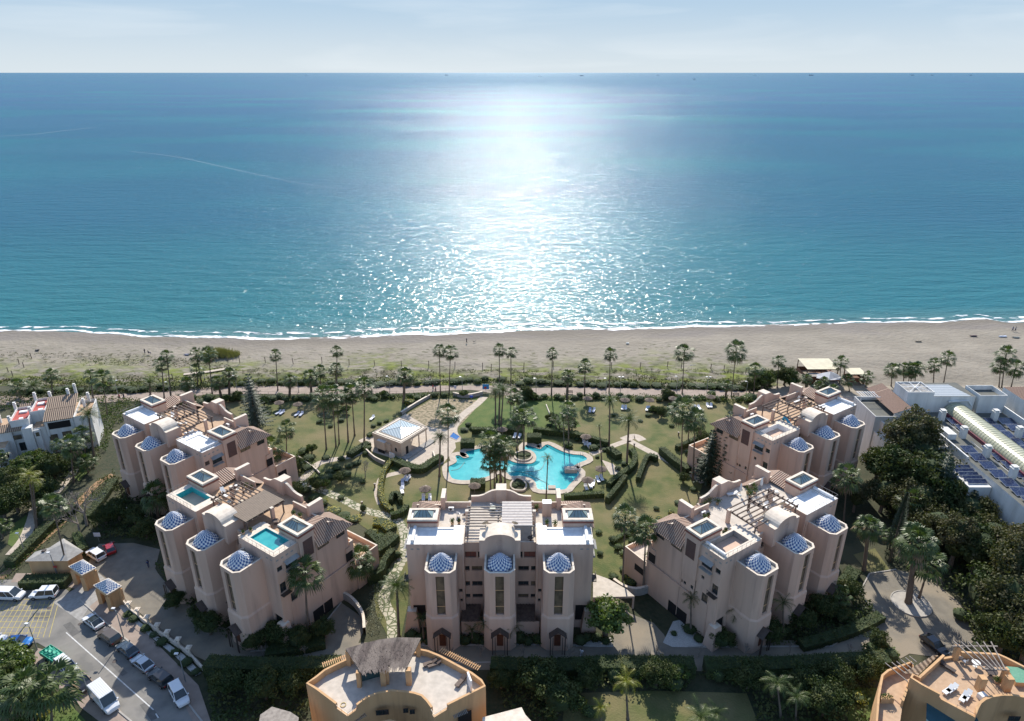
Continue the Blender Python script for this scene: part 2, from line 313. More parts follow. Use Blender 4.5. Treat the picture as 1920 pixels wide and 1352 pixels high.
def sea_material():
    m=bpy.data.materials.new('sea_water'); m.use_nodes=True; t=m.node_tree; b=t.nodes['Principled BSDF']; LN=t.links.new
    tcn=N(t,'ShaderNodeTexCoord'); sp=N(t,'ShaderNodeSeparateXYZ'); LN(tcn.outputs['Object'],sp.inputs[0])
    def noise(s,d=5,st=(1,1,1),dist=0,r=.5):
        mp=N(t,'ShaderNodeMapping'); mp.inputs['Scale'].default_value=st; LN(tcn.outputs['Object'],mp.inputs[0])
        n=N(t,'ShaderNodeTexNoise'); n.inputs['Scale'].default_value=s; n.inputs['Detail'].default_value=d; n.inputs['Distortion'].default_value=dist; n.inputs['Roughness'].default_value=r; LN(mp.outputs[0],n.inputs['Vector']); return n.outputs[0]
    def mr(src,a,b_,c=0,d=1):
        n=N(t,'ShaderNodeMapRange'); n.inputs[1].default_value=a;n.inputs[2].default_value=b_;n.inputs[3].default_value=c;n.inputs[4].default_value=d; LN(src,n.inputs[0]); return n.outputs[0]
    def mix(f,a,b_):
        n=N(t,'ShaderNodeMix',data_type='RGBA'); LN(f,n.inputs[0])
        for k,x in ((6,a),(7,b_)):
            if isinstance(x,tuple): n.inputs[k].default_value=(*x,1)
            else: LN(x,n.inputs[k])
        return n.outputs[2]
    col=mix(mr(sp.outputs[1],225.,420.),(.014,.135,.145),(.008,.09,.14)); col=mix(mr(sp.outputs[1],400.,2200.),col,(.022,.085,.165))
    col=mix(mr(noise(.004,4,(.5,1,1)),.45,.7),col,(.01,.13,.16))
    sandy=N(t,'ShaderNodeMath',operation='MULTIPLY'); sandy.inputs[1].default_value=-.055; LN(sp.outputs[0],sandy.inputs[0])
    ys=N(t,'ShaderNodeMath',operation='ADD'); LN(sandy.outputs[0],ys.inputs[0]); LN(sp.outputs[1],ys.inputs[1])
    col=mix(mr(ys.outputs[0],223.,245.,.75,0),col,(.11,.19,.17))
    # wind ruffles: swell + chop + ripples
    def msum(*p):
        acc=None
        for src,k in p:
            q=N(t,'ShaderNodeMath',operation='MULTIPLY'); q.inputs[1].default_value=k; LN(src,q.inputs[0])
            if acc is None: acc=q.outputs[0]
            else: ad=N(t,'ShaderNodeMath',operation='ADD'); LN(acc,ad.inputs[0]); LN(q.outputs[0],ad.inputs[1]); acc=ad.outputs[0]
        return acc
    def bump(h,dist,strength):
        bp=N(t,'ShaderNodeBump'); bp.inputs['Distance'].default_value=dist; LN(h,bp.inputs['Height'])
        if isinstance(strength,(int,float)): bp.inputs['Strength'].default_value=strength
        else: LN(strength,bp.inputs['Strength'])
        return bp.outputs[0]
    slick=mr(noise(.0035,5,(.3,1.6,1),.7),.36,.6,.80,1.0)
    n1=bump(msum((noise(.16,3,(.3,1,1),.3),1.0),(noise(.75,4,(.4,1,1),.2,.6),.36),(noise(2.6,2,(.5,1,1)),.10)),2.0,slick)
    n2=bump(msum((noise(.55,2,(.5,1,1),.4),.66),(noise(1.0,1,(.6,1,1),.2),.26)),SPK_D,slick)
    df=N(t,'ShaderNodeBsdfDiffuse'); LN(col,df.inputs[0]); LN(n1,df.inputs['Normal'])
    ga=N(t,'ShaderNodeBsdfGlossy'); ga.inputs['Roughness'].default_value=.12; ga.inputs['Color'].default_value=(.58,.77,.93,1); LN(n1,ga.inputs['Normal'])
    fr=N(t,'ShaderNodeFresnel'); fr.inputs['IOR'].default_value=1.33; LN(n1,fr.inputs['Normal'])
    fk=N(t,'ShaderNodeMath',operation='MULTIPLY'); fk.inputs[1].default_value=.42; LN(fr.outputs[0],fk.inputs[0])
    m1=N(t,'ShaderNodeMixShader'); LN(fk.outputs[0],m1.inputs[0]); LN(df.outputs[0],m1.inputs[1]); LN(ga.outputs[0],m1.inputs[2])
    gb=N(t,'ShaderNodeBsdfGlossy'); LN(mr(sp.outputs[1],500.,2600.,SPK_R,.20),gb.inputs['Roughness']); gb.inputs['Color'].default_value=(1,1,1,1); LN(n2,gb.inputs['Normal'])
    m2=N(t,'ShaderNodeMixShader'); LN(mr(sp.outputs[1],450.,3000.,SPK_W,.055),m2.inputs[0]); LN(m1.outputs[0],m2.inputs[1]); LN(gb.outputs[0],m2.inputs[2])
    LN(m2.outputs[0],t.nodes['Material Output'].inputs['Surface'])
    return m
SEA=sea_material()
# land: one sheet to the side horizons; sea from the shore outwards
SHORE=[(-60,617),(0,618),(150,623),(300,631),(450,634),(600,632),(750,627),(900,622),(1050,619),(1200,614.5),(1350,611),(1500,607),(1650,605),(1780,602.5),(1850,598),(1900,606),(1990,596)]
shore_w=[G(*p,-.35).xy for p in SHORE]; shore_w=catmull(shore_w,5)
mb=MB(); mb.face([(-3000,-1500,-.04),(3000,-1500,-.04),(3000,182,-.04),(-3000,182,-.04)])
o=mb.build('ground',SOIL); o['kind']='structure'
# beach: gently sloping grid down to below the water line
mb=MB(); xs=[-3000,-1200,-600]+[(-400+4*i) for i in range(201)]+[600,1200,3000]
def shore_y(x):
    P=shore_w
    if x<=P[0].x: return P[0].y+max(x-P[0].x,-300)*.03
    if x>=P[-1].x: return P[-1].y+min(x-P[-1].x,300)*.03
    for i in range(len(P)-1):
        if P[i].x<=x<=P[i+1].x:
            f=(x-P[i].x)/max(P[i+1].x-P[i].x,1e-6); return P[i].y*(1-f)+P[i+1].y*f
    return P[-1].y
import mathutils
nse=lambda a,b_,c=0: mathutils.noise.noise(Vector((a,b_,c)))
def bz(x,d,y):
    """height of the sand; d = metres inland from the water line"""
    if d<=0: return -.35+.06*d
    n=nse(x*.09,y*.16)*.5+nse(x*.3,y*.4,5)*.2
    if y<183: return .02
    dune=max(0,min(1,(d-22)/8))*max(0,min(1,(y-183)/3))
    z=(.45+n)*dune+(1-dune)*n*.12*min(1,d/8)
    if d<14: z+=-.35*(1-d/14)
    else: z=max(z,.015)
    return z
rows=[i/26 for i in range(27)]+[1.1,1.6]; dist=[]
for r in rows:
    for x in xs:
        sy=shore_y(x); y=180+(sy-180)*r; mb.v.append((x,y,bz(x,sy-y,y))); dist.append(sy-y)
nx=len(xs)
for i in range(len(rows)-1):
    for j in range(nx-1): a=i*nx+j; mb.f.append((a,a+1,a+nx+1,a+nx)); mb.m.append(0)
o=mb.build('beach',BEACH,smooth=True); o['kind']='structure'
at=o.data.attributes.new('dist','FLOAT','POINT'); at.data.foreach_set('value',dist)
mb=MB()
mb.face([(-60000,195,-.35),(60000,195,-.35),(60000,90000,-.35),(-60000,90000,-.35)])
o=mb.build('sea',SEA); o['kind']='structure'
# surf along the shore
def foam_material():
    m=bpy.data.materials.new('surf_foam'); m.use_nodes=True; t=m.node_tree; b=t.nodes['Principled BSDF']; LN=t.links.new
    b.inputs['Base Color'].default_value=(.82,.84,.86,1); b.inputs['Roughness'].default_value=.7
    tcn=N(t,'ShaderNodeTexCoord'); mp=N(t,'ShaderNodeMapping'); mp.inputs['Scale'].default_value=(.35,1,1); LN(tcn.outputs['Object'],mp.inputs[0])
    n=N(t,'ShaderNodeTexNoise'); n.inputs['Scale'].default_value=.55; n.inputs['Detail'].default_value=8; n.inputs['Distortion'].default_value=.7; LN(mp.outputs[0],n.inputs['Vector'])
    at=N(t,'ShaderNodeAttribute',attribute_name='cover'); ad=N(t,'ShaderNodeMath',operation='ADD'); LN(n.outputs[0],ad.inputs[0]); LN(at.outputs['Fac'],ad.inputs[1])
    mr=N(t,'ShaderNodeMapRange'); mr.inputs[1].default_value=.98; mr.inputs[2].default_value=1.12; LN(ad.outputs[0],mr.inputs[0]); LN(mr.outputs[0],b.inputs['Alpha'])
    return m
FOAM=foam_material()
mb=MB(); cov=[]; offs=[(-2.0,0),(-1.2,.52),(.2,.64),(1.8,.34),(3.0,.40),(4.4,.56),(5.2,.42),(7.5,0.02)]
X=[-400+4*i for i in range(201)]
for x in X:
    sy=shore_y(x); wv=.8*math.sin(x*.11)+.9*math.sin(x*.043+1)+.5*math.sin(x*.31)
    broad=1.0+ .25*math.sin(x*.02+2)
    for k,(r,cv) in enumerate(offs):
        y=sy+wv+r*broad; z=max(bz(x,-r,y),-.35)+.03+(.22 if k in (5,6) else 0)+(.05 if k==4 else 0)
        mb.v.append((x,y,z)); cov.append(cv)
k=len(offs)
for i in range(len(X)-1):
    for j in range(k-1): a=i*k+j; mb.f.append((a,a+k,a+k+1,a+1)); mb.m.append(0)
o=mb.build('surf',FOAM,smooth=True); o['kind']='structure'
at=o.data.attributes.new('cover','FLOAT','POINT'); at.data.foreach_set('value',cov)
# ---------------------------------------------------------------- the five pink apartment buildings
def holed(mb, o, ux, W, Z0, Z1, holes, depth=.14, mi=0, nrm=None, back=None):
    """wall plane from o along ux (2-d dir), width W, z0..z1, with openings (a0,a1,z0,z1) and their reveals"""
    ux=Vector((ux[0],ux[1])); n=nrm or Vector((ux.y,-ux.x))
    P=lambda a,z,d=0:(o[0]+ux.x*a-n.x*d,o[1]+ux.y*a-n.y*d,z)
    A=sorted({0,W}|{h[0] for h in holes}|{h[1] for h in holes}); Z=sorted({Z0,Z1}|{h[2] for h in holes}|{h[3] for h in holes})
    for i in range(len(A)-1):
        for j in range(len(Z)-1):
            am=(A[i]+A[i+1])/2; zm=(Z[j]+Z[j+1])/2
            if any(h[0]<am<h[1] and h[2]<zm<h[3] for h in holes): continue
            mb.face([P(A[i],Z[j]),P(A[i+1],Z[j]),P(A[i+1],Z[j+1]),P(A[i],Z[j+1])],mi)
    for h in holes:
        a,b,c,d=h[:4]; q=depth
        mb.face([P(a,c),P(b,c),P(b,c,q),P(a,c,q)],mi); mb.face([P(a,d,q),P(b,d,q),P(b,d),P(a,d)],mi)
        mb.face([P(a,c,q),P(a,d,q),P(a,d),P(a,c)],mi); mb.face([P(b,c),P(b,d),P(b,d,q),P(b,c,q)],mi)
def window(parent, o, ux, h, depth=.14, glass=GLASS, mull=1, nrm=None, name='window'):
    ux=Vector((ux[0],ux[1])); n=nrm or Vector((ux.y,-ux.x)); a,b,c,d=h[:4]
    M=Matrix(((ux.x,-n.x,0,o[0]),(ux.y,-n.y,0,o[1]),(0,0,1,0),(0,0,0,1)))
    fr=MB(); t=.05; q=depth
    for (x0,x1,z0,z1) in ((a,a+t,c,d),(b-t,b,c,d),(a+t,b-t,c,c+t),(a+t,b-t,d-t,d)): fr.box(x0,x1,q-.06,q-.005,z0,z1,0,M=M)
    for k in range(1,mull): x=a+(b-a)*k/mull; fr.box(x-.025,x+.025,q-.06,q-.01,c+t,d-t,0,M=M)
    f=fr.build(name,DARKFR,parent)
    pn=MB(); pn.box(a+.01,b-.01,q-.03,q+.03,c+.01,d-.01,0,M=M); pn.build('pane',glass,f); return f
def dome(parent,u,v,z):
    mb=MB(); rings=8; cols=4; R=1.72; Hh=1.85; n=8
    def pt(i,j):
        t=j/rings; r=R*(1-t**1.4)**.85 if t<1 else 0; zz=Hh*t
        s=i/cols; k=int(s)%n; fr_=s-int(s); a0=2*math.pi*(k+.5)/n; a1=2*math.pi*(k+1.5)/n
        x=(1-fr_)*math.cos(a0)+fr_*math.cos(a1); y=(1-fr_)*math.sin(a0)+fr_*math.sin(a1); return (r*x,r*y,zz)
    for i in range(n*cols):
        for j in range(rings):
            p=[pt(i,j),pt(i+1,j),pt(i+1,j+1),pt(i,j+1)]
            if j==rings-1: p=p[:3]
            mb.face(p,(i+j)%2)
    d=mb.build('dome',[BLUE,CREAMT],parent,loc=(u,v,z))
    return d
def rail(parent, pts, z, h=.62, gap=.9, posts=True, name='railing'):
    mb=MB()
    for i in range(len(pts)-1):
        a=Vector((*pts[i],0)); b=Vector((*pts[i+1],0)); l=(b-a).length; k=max(1,round(l/gap))
        mb.tube((a.x,a.y,z+h),(b.x,b.y,z+h),.022,n=4)
        mb.tube((a.x,a.y,z+.12),(b.x,b.y,z+.12),.012,n=4)
        for j in range(k+1): p=a.lerp(b,j/k); mb.tube((p.x,p.y,z),(p.x,p.y,z+h),.018,n=4)
    return mb.build(name,RAIL,parent)
def skylight(parent, s):
    mb=MB(); X=lambda a,b:(min(s*a,s*b),max(s*a,s*b))
    x0,x1=X(8.45,12.35); y0,y1=7.55,10.05
    mb.box(x0,x1,y0,y1,8.,14.55,0)
    mb.box(x0-.1,x1+.1,y0-.1,y1+.1,14.55,14.85,1)
    # ring parapet, open centre
    for (a,b,c,d) in ((x0-.06,x1+.06,y0-.06,y0+.34),(x0-.06,x1+.06,y1-.34,y1+.06),(x0-.06,x0+.34,y0+.34,y1-.34),(x1-.34,x1+.06,y0+.34,y1-.34)): mb.box(a,b,c,d,14.85,15.13,2)
    mb.face([(x0+.3,y0+.3,14.86),(x1-.3,y0+.3,14.86),(x1-.3,y1-.3,14.86),(x0+.3,y1-.3,14.86)],3)
    sk=mb.build('skylight_tower',[PINK,REDBAND,COPING,WHITE],parent)
    cx=(x0+x1)/2; cy=(y0+y1)/2; a,b,r,hz=1.32,.84,.5,.75; z=15.0
    B=[(cx-a,cy-b,z),(cx+a,cy-b,z),(cx+a,cy+b,z),(cx-a,cy+b,z)]; R0=(cx-r,cy,z+hz); R1=(cx+r,cy,z+hz)
    g=MB(); g.face([B[0],B[1],R1,R0]); g.face([B[1],B[2],R1]); g.face([B[2],B[3],R0,R1]); g.face([B[3],B[0],R0]); g.build('glass_pyramid',SKYGL,sk)
    f=MB()
    for p,q in ((B[0],B[1]),(B[1],B[2]),(B[2],B[3]),(B[3],B[0]),(B[0],R0),(B[3],R0),(B[1],R1),(B[2],R1),(R0,R1)): f.tube(p,q,.045,n=4)
    for t in (-.33,.33,0): f.tube((cx+t*a*1.3,cy-b,z),(cx+t*r*2,cy,z+hz),.03,n=4); f.tube((cx+t*a*1.3,cy+b,z),(cx+t*r*2,cy,z+hz),.03,n=4)
    f.build('glazing_bars',DARKFR,sk); return sk
def roof_pool(parent, s, kind):
    """kind: white (cover on) / turquoise / dark / empty / green"""
    X=lambda a,b:(min(s*a,s*b),max(s*a,s*b)); zt=13.9
    cop=MB()
    def b(u0,u1,v0,v1,z0,z1,m=0): x0,x1=X(u0,u1); cop.box(x0,x1,v0,v1,z0,z1,m)
    depth={'white':.12,'turquoise':.28,'dark':1.0,'empty':.95,'green':1.0}[kind]
    pi,po=6.2,10.9 if kind in('white','turquoise') else 11.0; v0,v1=4.7,7.2
    b(4.75,pi,3.92,7.9,13.0,zt); b(po,12.08,3.92,7.5,13.0,zt); b(pi,po,3.92,v0,13.0,zt); b(pi,po,v1,7.5,13.0,zt)
    # basin
    m={'white':2,'turquoise':1,'dark':1,'empty':3,'green':2}[kind]
    x0,x1=X(pi,po); z=zt-depth
    for q in ([(x0,v0,z),(x1,v0,z),(x1,v0,zt),(x0,v0,zt)],[(x0,v1,z),(x1,v1,z),(x1,v1,zt),(x0,v1,zt)],[(x0,v0,z),(x0,v1,z),(x0,v1,zt),(x0,v0,zt)],[(x1,v0,z),(x1,v1,z),(x1,v1,zt),(x1,v0,zt)]):
        cop.face([(p[0]+(.004 if p[0]==x0 else -.004),p[1]+(.004 if p[1]==v0 else -.004),p[2]) for p in q],m)
    o=cop.build('pool_surround',[COPING if kind!='white' else WHITE,POOLT,WHITE,GREYST],parent)
    w_=MB(); w_.box(x0+.01,x1-.01,v0+.01,v1-.01,zt-depth-.05,zt-depth)
    if kind=='white':
        w_.build('pool_cover',WHITE,o)
        r=MB(); r.tube((s*11.35,4.2,14.12),(s*11.35,7.3,14.12),.24,n=12); r.build('cover_roller',WHITE,o,smooth=False)
    elif kind=='turquoise': w_.build('water',POOLW,o)
    elif kind=='empty':
        w_.build('pool_floor',GREYST,o); r=MB(); r.tube((s*11.4,4.2,14.12),(s*11.4,7.3,14.12),.22,n=12); r.build('cover_roller',WHITE,o)
    else: w_.build('water',ALGAE,o)
    rail(o,[(s*6.0,3.98),(s*12.0,3.98),(s*12.0,7.4)],zt)
    return o
def pergola(parent, x0,x1,v0,v1,z,n=8,m=WOOD,cover=None,name='pergola'):
    mb=MB()
    for x in (x0,x1): mb.box(x-.08,x+.08,v0-.2,v1+.2,z-.2,z,0)
    for k in range(n): v=v0+(v1-v0)*k/(n-1); mb.box(x0-.35,x1+.35,v-.06,v+.06,z+.003,z+.16,0)
    for x in (x0,x1):
        for v in (v0+.1,v1-.1): mb.box(x-.075,x+.075,v-.075,v+.075,13.0,z-.2,0)
    o=mb.build(name,m,parent)
    if cover:
        c=MB(); c.box(x0-.1,x1+.15,v0-.1,v1+.1,z+.17,z+.24); c.build('pergola_cover',cover,o)
    return o
SLATS=stripes('sunblind_slats',(.34,.30,.28),(.50,.46,.43),1.6,axis=1,noise=.5,bump=.3)
BROWNMAT=stripes('brown_reed_mat',(.15,.11,.08),(.22,.17,.125),3,axis=0,noise=.5,bump=.3)
def apartment(px,py,ang,label,spec):
    x,y,_=G(px,py,15.6); a=math.radians(ang); V=Vector((-math.sin(a),math.cos(a))); dv=1.95*1.2
    R=thing('apartment_building',label,'apartment building',(x-V.x*dv,y-V.y*dv,0),a,'pink apartment buildings with tiled domes',1.2)
    # main masses
    mb=MB()
    for s in (-1,1):
        X=lambda p,q:(min(s*p,s*q),max(s*p,s*q))
        # wing front v=3.9
        fh=[]; W=7.4
        def hu(u0,u1,z0,z1): # hole in local u -> distance along wall
            x0,x1=X(u0,u1); base=X(4.7,12.1)[0]; return (x0-base,x1-base,z0,z1)
        gh=hu(10.1,11.75,1.2,3.9); fh.append(gh); fh.append(hu(5.0,5.5,6.1,6.65)); fh.append(hu(5.0,5.5,4.5,5.0))
        o=(X(4.7,12.1)[0],3.9); holed(mb,o,(1,0),W,0,13.9,fh,.25)
        for k,h in enumerate(fh): window(R,o,(1,0),h,.25,DARKIN if k==0 else GLASS)
        # outer side wall u=12.1, v 3.9..16 ; z 0..13.9
        sh=[(1.35,3.2,10.95,12.0),(.15,.95,11.35,12.1),(2.45,2.95,9.0,9.5),(-.05+.2,1.1,8.0,9.5),(1.5,2.5,5.6,7.0)]
        so=(12.1,3.9) if s>0 else (-12.1,3.9); ux=(0,1); nr=Vector((1,0)) if s>0 else Vector((-1,0))
        holed(mb,so,ux,3.65,0,13.9,sh,.18,nrm=nr)
        for k,h in enumerate(sh): window(R,so,ux,h,.18,GLASS,2 if k in (0,3,4) else 1,nrm=nr)
        mb.box(*X(12.08,12.32),7.55,16.3,0,5.5,0); 
        holed(mb,(s*12.2,7.6),ux,2.4,5.5,13.4,[(.3,.75,8.7,9.2),(1.3,1.75,8.7,9.2),(.25,.7,6.3,6.9),(1.5,1.95,6.2,6.7),(2.1,2.35,6.2,6.7)],.15,nrm=nr)
        for h in [(.3,.75,8.7,9.2),(1.3,1.75,8.7,9.2),(.25,.7,6.3,6.9),(1.5,1.95,6.2,6.7)]: window(R,(s*12.2,7.6),ux,h,.15,GLASS,nrm=nr)
        mb.box(*X(4.7,11.8),7.5,13.3,0,12.8,0); mb.box(*X(4.7,12.05),7.5,13.3,12.8,13.0,0,top=1)        # terrace slab over the flats
        mb.box(*X(4.72,11.85),4.2,7.5,0.,13.0,0)
        mb.face([(X(4.7,4.7)[0],3.9,0),(X(4.7,4.7)[0],5.1,0),(X(4.7,4.7)[0],5.1,13.9),(X(4.7,4.7)[0],3.9,13.9)],0)
        mb.box(*X(4.69,4.9),3.93,7.5,13.0,14.0,0,top=2)
        # upper flat under the pent roof
        mb.box(*X(8.4,12.15),10.05,15.7,5.5,12.0,0)
        mb.box(*X(3.9,8.45),13.3,15.0,0,12.6,0)
        # lower terraces stepping down to the garden
        mb.box(*X(1.5,12.3),15.0,16.4,0,8.0,0,top=1)
        for (u0,u1,v0_,v1_) in ((1.5,12.3,16.2,16.4),(12.1,12.3,15.75,16.2)): mb.box(*X(u0,u1),v0_,v1_,8.0,8.75,0,top=2)
        mb.box(*X(1.5,12.55),16.4,20.7,0,4.4,0,top=1)
        for (u0,u1,v0_,v1_) in ((1.5,12.55,20.5,20.7),(12.35,12.55,16.42,20.5)): mb.box(*X(u0,u1),v0_,v1_,4.4,5.2,0,top=2)
        mb.box(*X(12.3,12.42),8.0,16.4,5.45,5.6,0)
        # back parapet, slab pillar
        mb.box(*X(4.3,8.0),13.1,13.3,13.0,14.0,0,top=2)
        mb.box(*X(7.85,8.45),12.7,15.1,12.,15.0,0,top=2)
        mb.box(*X(8.45,11.9),12.9,13.1,13.0,13.7,0,top=2)
        mb.box(*X(4.35,4.8),9.3,9.75,13.0,15.15,0,top=2)
        # corner buttress
        q=[(s*10.9,2.9),(s*13.0,2.9),(s*13.0,4.6),(s*10.9,4.6)]; q2=[(s*11.3,3.3),(s*12.5,3.3),(s*12.5,4.4),(s*11.3,4.4)]
        if s<0: q=q[::-1]; q2=q2[::-1]
        for i in range(4): j=(i+1)%4; mb.face([(*q[i],0),(*q[j],0),(*q2[j],3.3),(*q2[i],3.3)],0)
        mb.face([(*p,3.3) for p in q2],2)
    # centre mass, recessed bays v=5.1
    hb=[]
    for zc,hh in ((11.3,1.0),(9.05,.75),(6.5,.8),(4.4,.65)):
        for s in (-1,1):
            for (p,q) in (((3.15,4.65),(2.1,2.95)) if zc>11 else ((4.1,4.72-.02),(2.4,3.8))):
                x0,x1=min(s*p,s*q),max(s*p,s*q); hb.append((x0+4.7,x1+4.7,zc-hh/2,zc+hh/2))
    holed(mb,(-4.7,5.1),(1,0),9.4,0,13.3,hb,.25)
    for i,h in enumerate(hb): window(R,(-4.7,5.1),(1,0),h,.25,REDBAND if (i<4 and i%2==0) else (CURTAIN if i%5==0 else GLASS),2 if h[1]-h[0]>1 else 1)
    mb.box(-4.68,4.68,5.4,15.0,0,13.0,0,top=1); mb.box(-4.68,4.68,5.12,5.4,12.9,13.3,0,top=2)
    # centre block over the middle tower
    prof=[(-2.65,11.9),(2.65,11.9),(2.65,14.75),(1.95,14.75)]+[(1.9*math.cos(t),14.8+.85*math.sin(t)) for t in [math.pi*k/10 for k in range(1,10)]]+[(-1.95,14.75),(-2.65,14.75)]
    mb.profile(prof,3.6,6.2,0,topz=14.74,topmi=2)
    ring=[(.42*math.cos(2*math.pi*k/16),.42*math.sin(2*math.pi*k/16)) for k in range(17)]
    for k in range(16): mb.tube((ring[k][0],3.6,14.35+ring[k][1]),(ring[k+1][0],3.6,14.35+ring[k+1][1]),.05,n=4)
    # rear gable: slab pillar with swept parapets
    mb.box(-.75,.75,14.2,15.9,12.5,15.3,0,top=2)
    for s in (-1,1):
        pts=[(.75,15.0),(1.3,14.9),(1.9,14.6),(2.5,14.2),(3.2,14.0),(4.3,13.95),(4.3,12.5),(.75,12.5)]
        pr=[(s*p[0],p[1]) for p in pts]
        mb.profile(pr if s<0 else pr[::-1],14.6,14.95,0,topz=13.9,topmi=2)
    body=mb.build('wall',[PINK,FLOOR if spec.get('floor')!='t' else TERRA,COPING],R)
    # rear low tiled strips and pent roofs
    for s in (-1,1):
        X=lambda p,q:(min(s*p,s*q),max(s*p,s*q)); t=MB()
        a0,a1=X(4.4,7.8); t.face([(a0,13.32,13.75),(a1,13.32,13.75),(a1,15.3,12.5),(a0,15.3,12.5)]); t.face([(a0,15.3,12.42),(a1,15.3,12.42),(a1,13.32,13.67),(a0,13.32,13.67)])
        a0,a1=X(8.5,11.9); t.face([(a0,13.12,13.6),(a1,13.12,13.6),(a1,15.9,12.3),(a0,15.9,12.3)])
        t.build('rear_tiled_roof',TILE_U,R)
        t=MB(); A=(s*12.95,10.05,11.9);B=(s*12.95,16.2,11.9);C=(s*11.2,13.1,14.15);D=(s*11.2,10.05,14.15);E_=(s*9.2,16.2,11.9)
        F_=(s*8.5,13.1,13.5)
        fs=[[A,B,C,D],[B,E_,F_,C],[D,C,F_,(s*8.5,10.05,13.3)]]
        for q in fs: t.face(q if s>0 else q[::-1]); 
        t.face([(p[0]-.02*s,p[1],p[2]-.12) for p in [A,B,C,D]]); t.box(*X(12.9,12.98),10.05,16.2,11.78,11.9)
        t.build('pent_roof',TILE_V,R)
        so=(s*12.16,10.1); nr=Vector((s,0))
        for h in ((.35,2.2,10.8,11.6),(3.6,5.0,10.6,11.6)):
            f=window(R,so,(0,1),h,-.06,CURTAIN if h[0]<1 else GLASS,2,nrm=nr)
        lv=MB(); lv.box(*X(12.33,12.42),8.15,9.65,11.0,13.65); lv.build('shutter',BROWNSH,R)
        # balcony rail below the flank windows, canopy over bay window
        bl=MB(); bl.box(*X(12.1,12.75),3.95,5.3,7.75,7.87)
        for k in range(12): yy=4.0+k*.115; bl.tube((s*12.72,yy,7.87),(s*12.72,yy,8.45),.015,n=3)
        bl.box(*X(12.7,12.74),3.95,5.3,8.42,8.48); bl.build('balcony',[DARKFR],R)
        cn=MB(); cn.face([(s*12.1,5.1,12.45),(s*12.1,7.2,12.45),(s*12.75,7.2,12.15),(s*12.75,5.1,12.15)]); cn.face([(s*12.1,5.1,12.42),(s*12.75,5.1,12.12),(s*12.75,7.2,12.12),(s*12.1,7.2,12.42)]); cn.box(*X(12.1,12.6),5.2,7.1,10.72,10.85); cn.build('window_canopy',GREYST,R)
        # garage mouth and lower flank openings
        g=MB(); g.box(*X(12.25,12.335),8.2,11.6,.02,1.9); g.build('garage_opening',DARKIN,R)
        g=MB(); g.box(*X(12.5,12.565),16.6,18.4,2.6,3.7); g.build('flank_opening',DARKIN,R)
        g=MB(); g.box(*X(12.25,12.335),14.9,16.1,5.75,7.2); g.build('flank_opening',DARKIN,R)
        g=MB(); g.tube((s*12.13,3.9,0),(s*12.13,3.9,.01),.01)
        # roof-edge scuppers
        for k in range(4): sc=MB(); sc.box(*X(12.09,12.13),4.1+k*.75,4.45+k*.75,13.05,13.25); sc.build('scupper',GREYST,R)
        for k in range(2): sc=MB(); sc.box(*X(11.2-k*.8,11.55-k*.8),3.87,3.91,13.05,13.25); sc.build('scupper',GREYST,R)
        for (px_,py_) in ((s*12.16,5.25),(s*4.98,3.84),(s*12.38,10.02)): g=MB(); g.tube((px_,py_,.5),(px_,py_,12.9),.045,n=5); g.build('drainpipe',PINK,R)
        skylight(R,s)
        roof_pool(R,s,spec['pools'][0 if s<0 else 1])
    # three towers
    for k,(u,back) in enumerate(((-7.47,3.9),(0,5.1),(7.47,3.9))):
        t=MB(); z1=12.55
        poly=[(u-1.95,.65),(u-1.3,0),(u+1.3,0),(u+1.95,.65)]
        slot=(.76,1.84,5.85,12.0)
        holed(t,(u-1.3,0),(1,0),2.6,5.55,z1,[slot],.3)
        for (p,q) in (((u-1.95,back),(u-1.95,.65)),((u-1.95,.65),(u-1.3,0)),((u+1.3,0),(u+1.95,.65)),((u+1.95,.65),(u+1.95,back))):
            t.face([(*p,5.55),(*q,5.55),(*q,z1),(*p,z1)])
        # pedestal with sloped ledge
        e=.16; base=[(u-1.95-e,back),(u-1.95-e,.6-e*.4),(u-1.3-e*.4,-e),(u+1.3+e*.4,-e),(u+1.95+e,.6-e*.4),(u+1.95+e,back)]
        topp=[(u-1.95,back),*poly,(u+1.95,back)]
        for i in range(5): t.face([(*base[i],0),(*base[i+1],0),(*base[i+1],5.3),(*base[i],5.3)]); t.face([(*base[i],5.3),(*base[i+1],5.3),(*topp[i+1],5.56),(*topp[i],5.56)],0)
        # parapet cap and roof
        inn=[(u-1.7,back),(u-1.7,.75),(u-1.2,.25),(u+1.2,.25),(u+1.7,.75),(u+1.7,back)]
        for i in range(5):
            t.face([(*topp[i],z1),(*topp[i+1],z1),(*inn[i+1],z1),(*inn[i],z1)],1); t.face([(*inn[i],z1),(*inn[i+1],z1),(*inn[i+1],12.2),(*inn[i],12.2)],1)
        t.face([(*p,12.2) for p in inn[::-1]],2)
        tw=t.build('tower',[PINK,COPING,GREYST],R)
        dome(tw,u,2.0,12.22)
        window(tw,(u-1.3,0),(1,0),slot,.3,CURTAIN,1,name='tower_window')
        br=MB(); 
        for zz in (7.0,9.6): br.box(u-.54,u+.54,.2,.29,zz,zz+.09)
        br.build('window_bar',ORANGE,tw)
        # porch
        p=MB(); p.box(u-.42,u+.42,-.26,-.17,.9,2.75); d=p.build('front_door',DOOR,tw)
        p=MB()
        for s in (-1,1): p.box(u+s*.95-.06,u+s*.95+.06,-1.0,-.88,0,2.9); p.box(u+s*.62-.04,u+s*.62+.04,-.9,-.82,0,2.9)
        for s in (-1,1): p.face([(u,-1.15,3.95),(u,-.17,3.95),(u+s*1.15,-.17,3.0),(u+s*1.15,-1.15,3.0)]); p.face([(u,-1.15,3.9),(u+s*1.15,-1.15,2.95),(u+s*1.15,-.17,2.95),(u,-.17,3.9)])
        p.build('porch',DARKFR,tw)
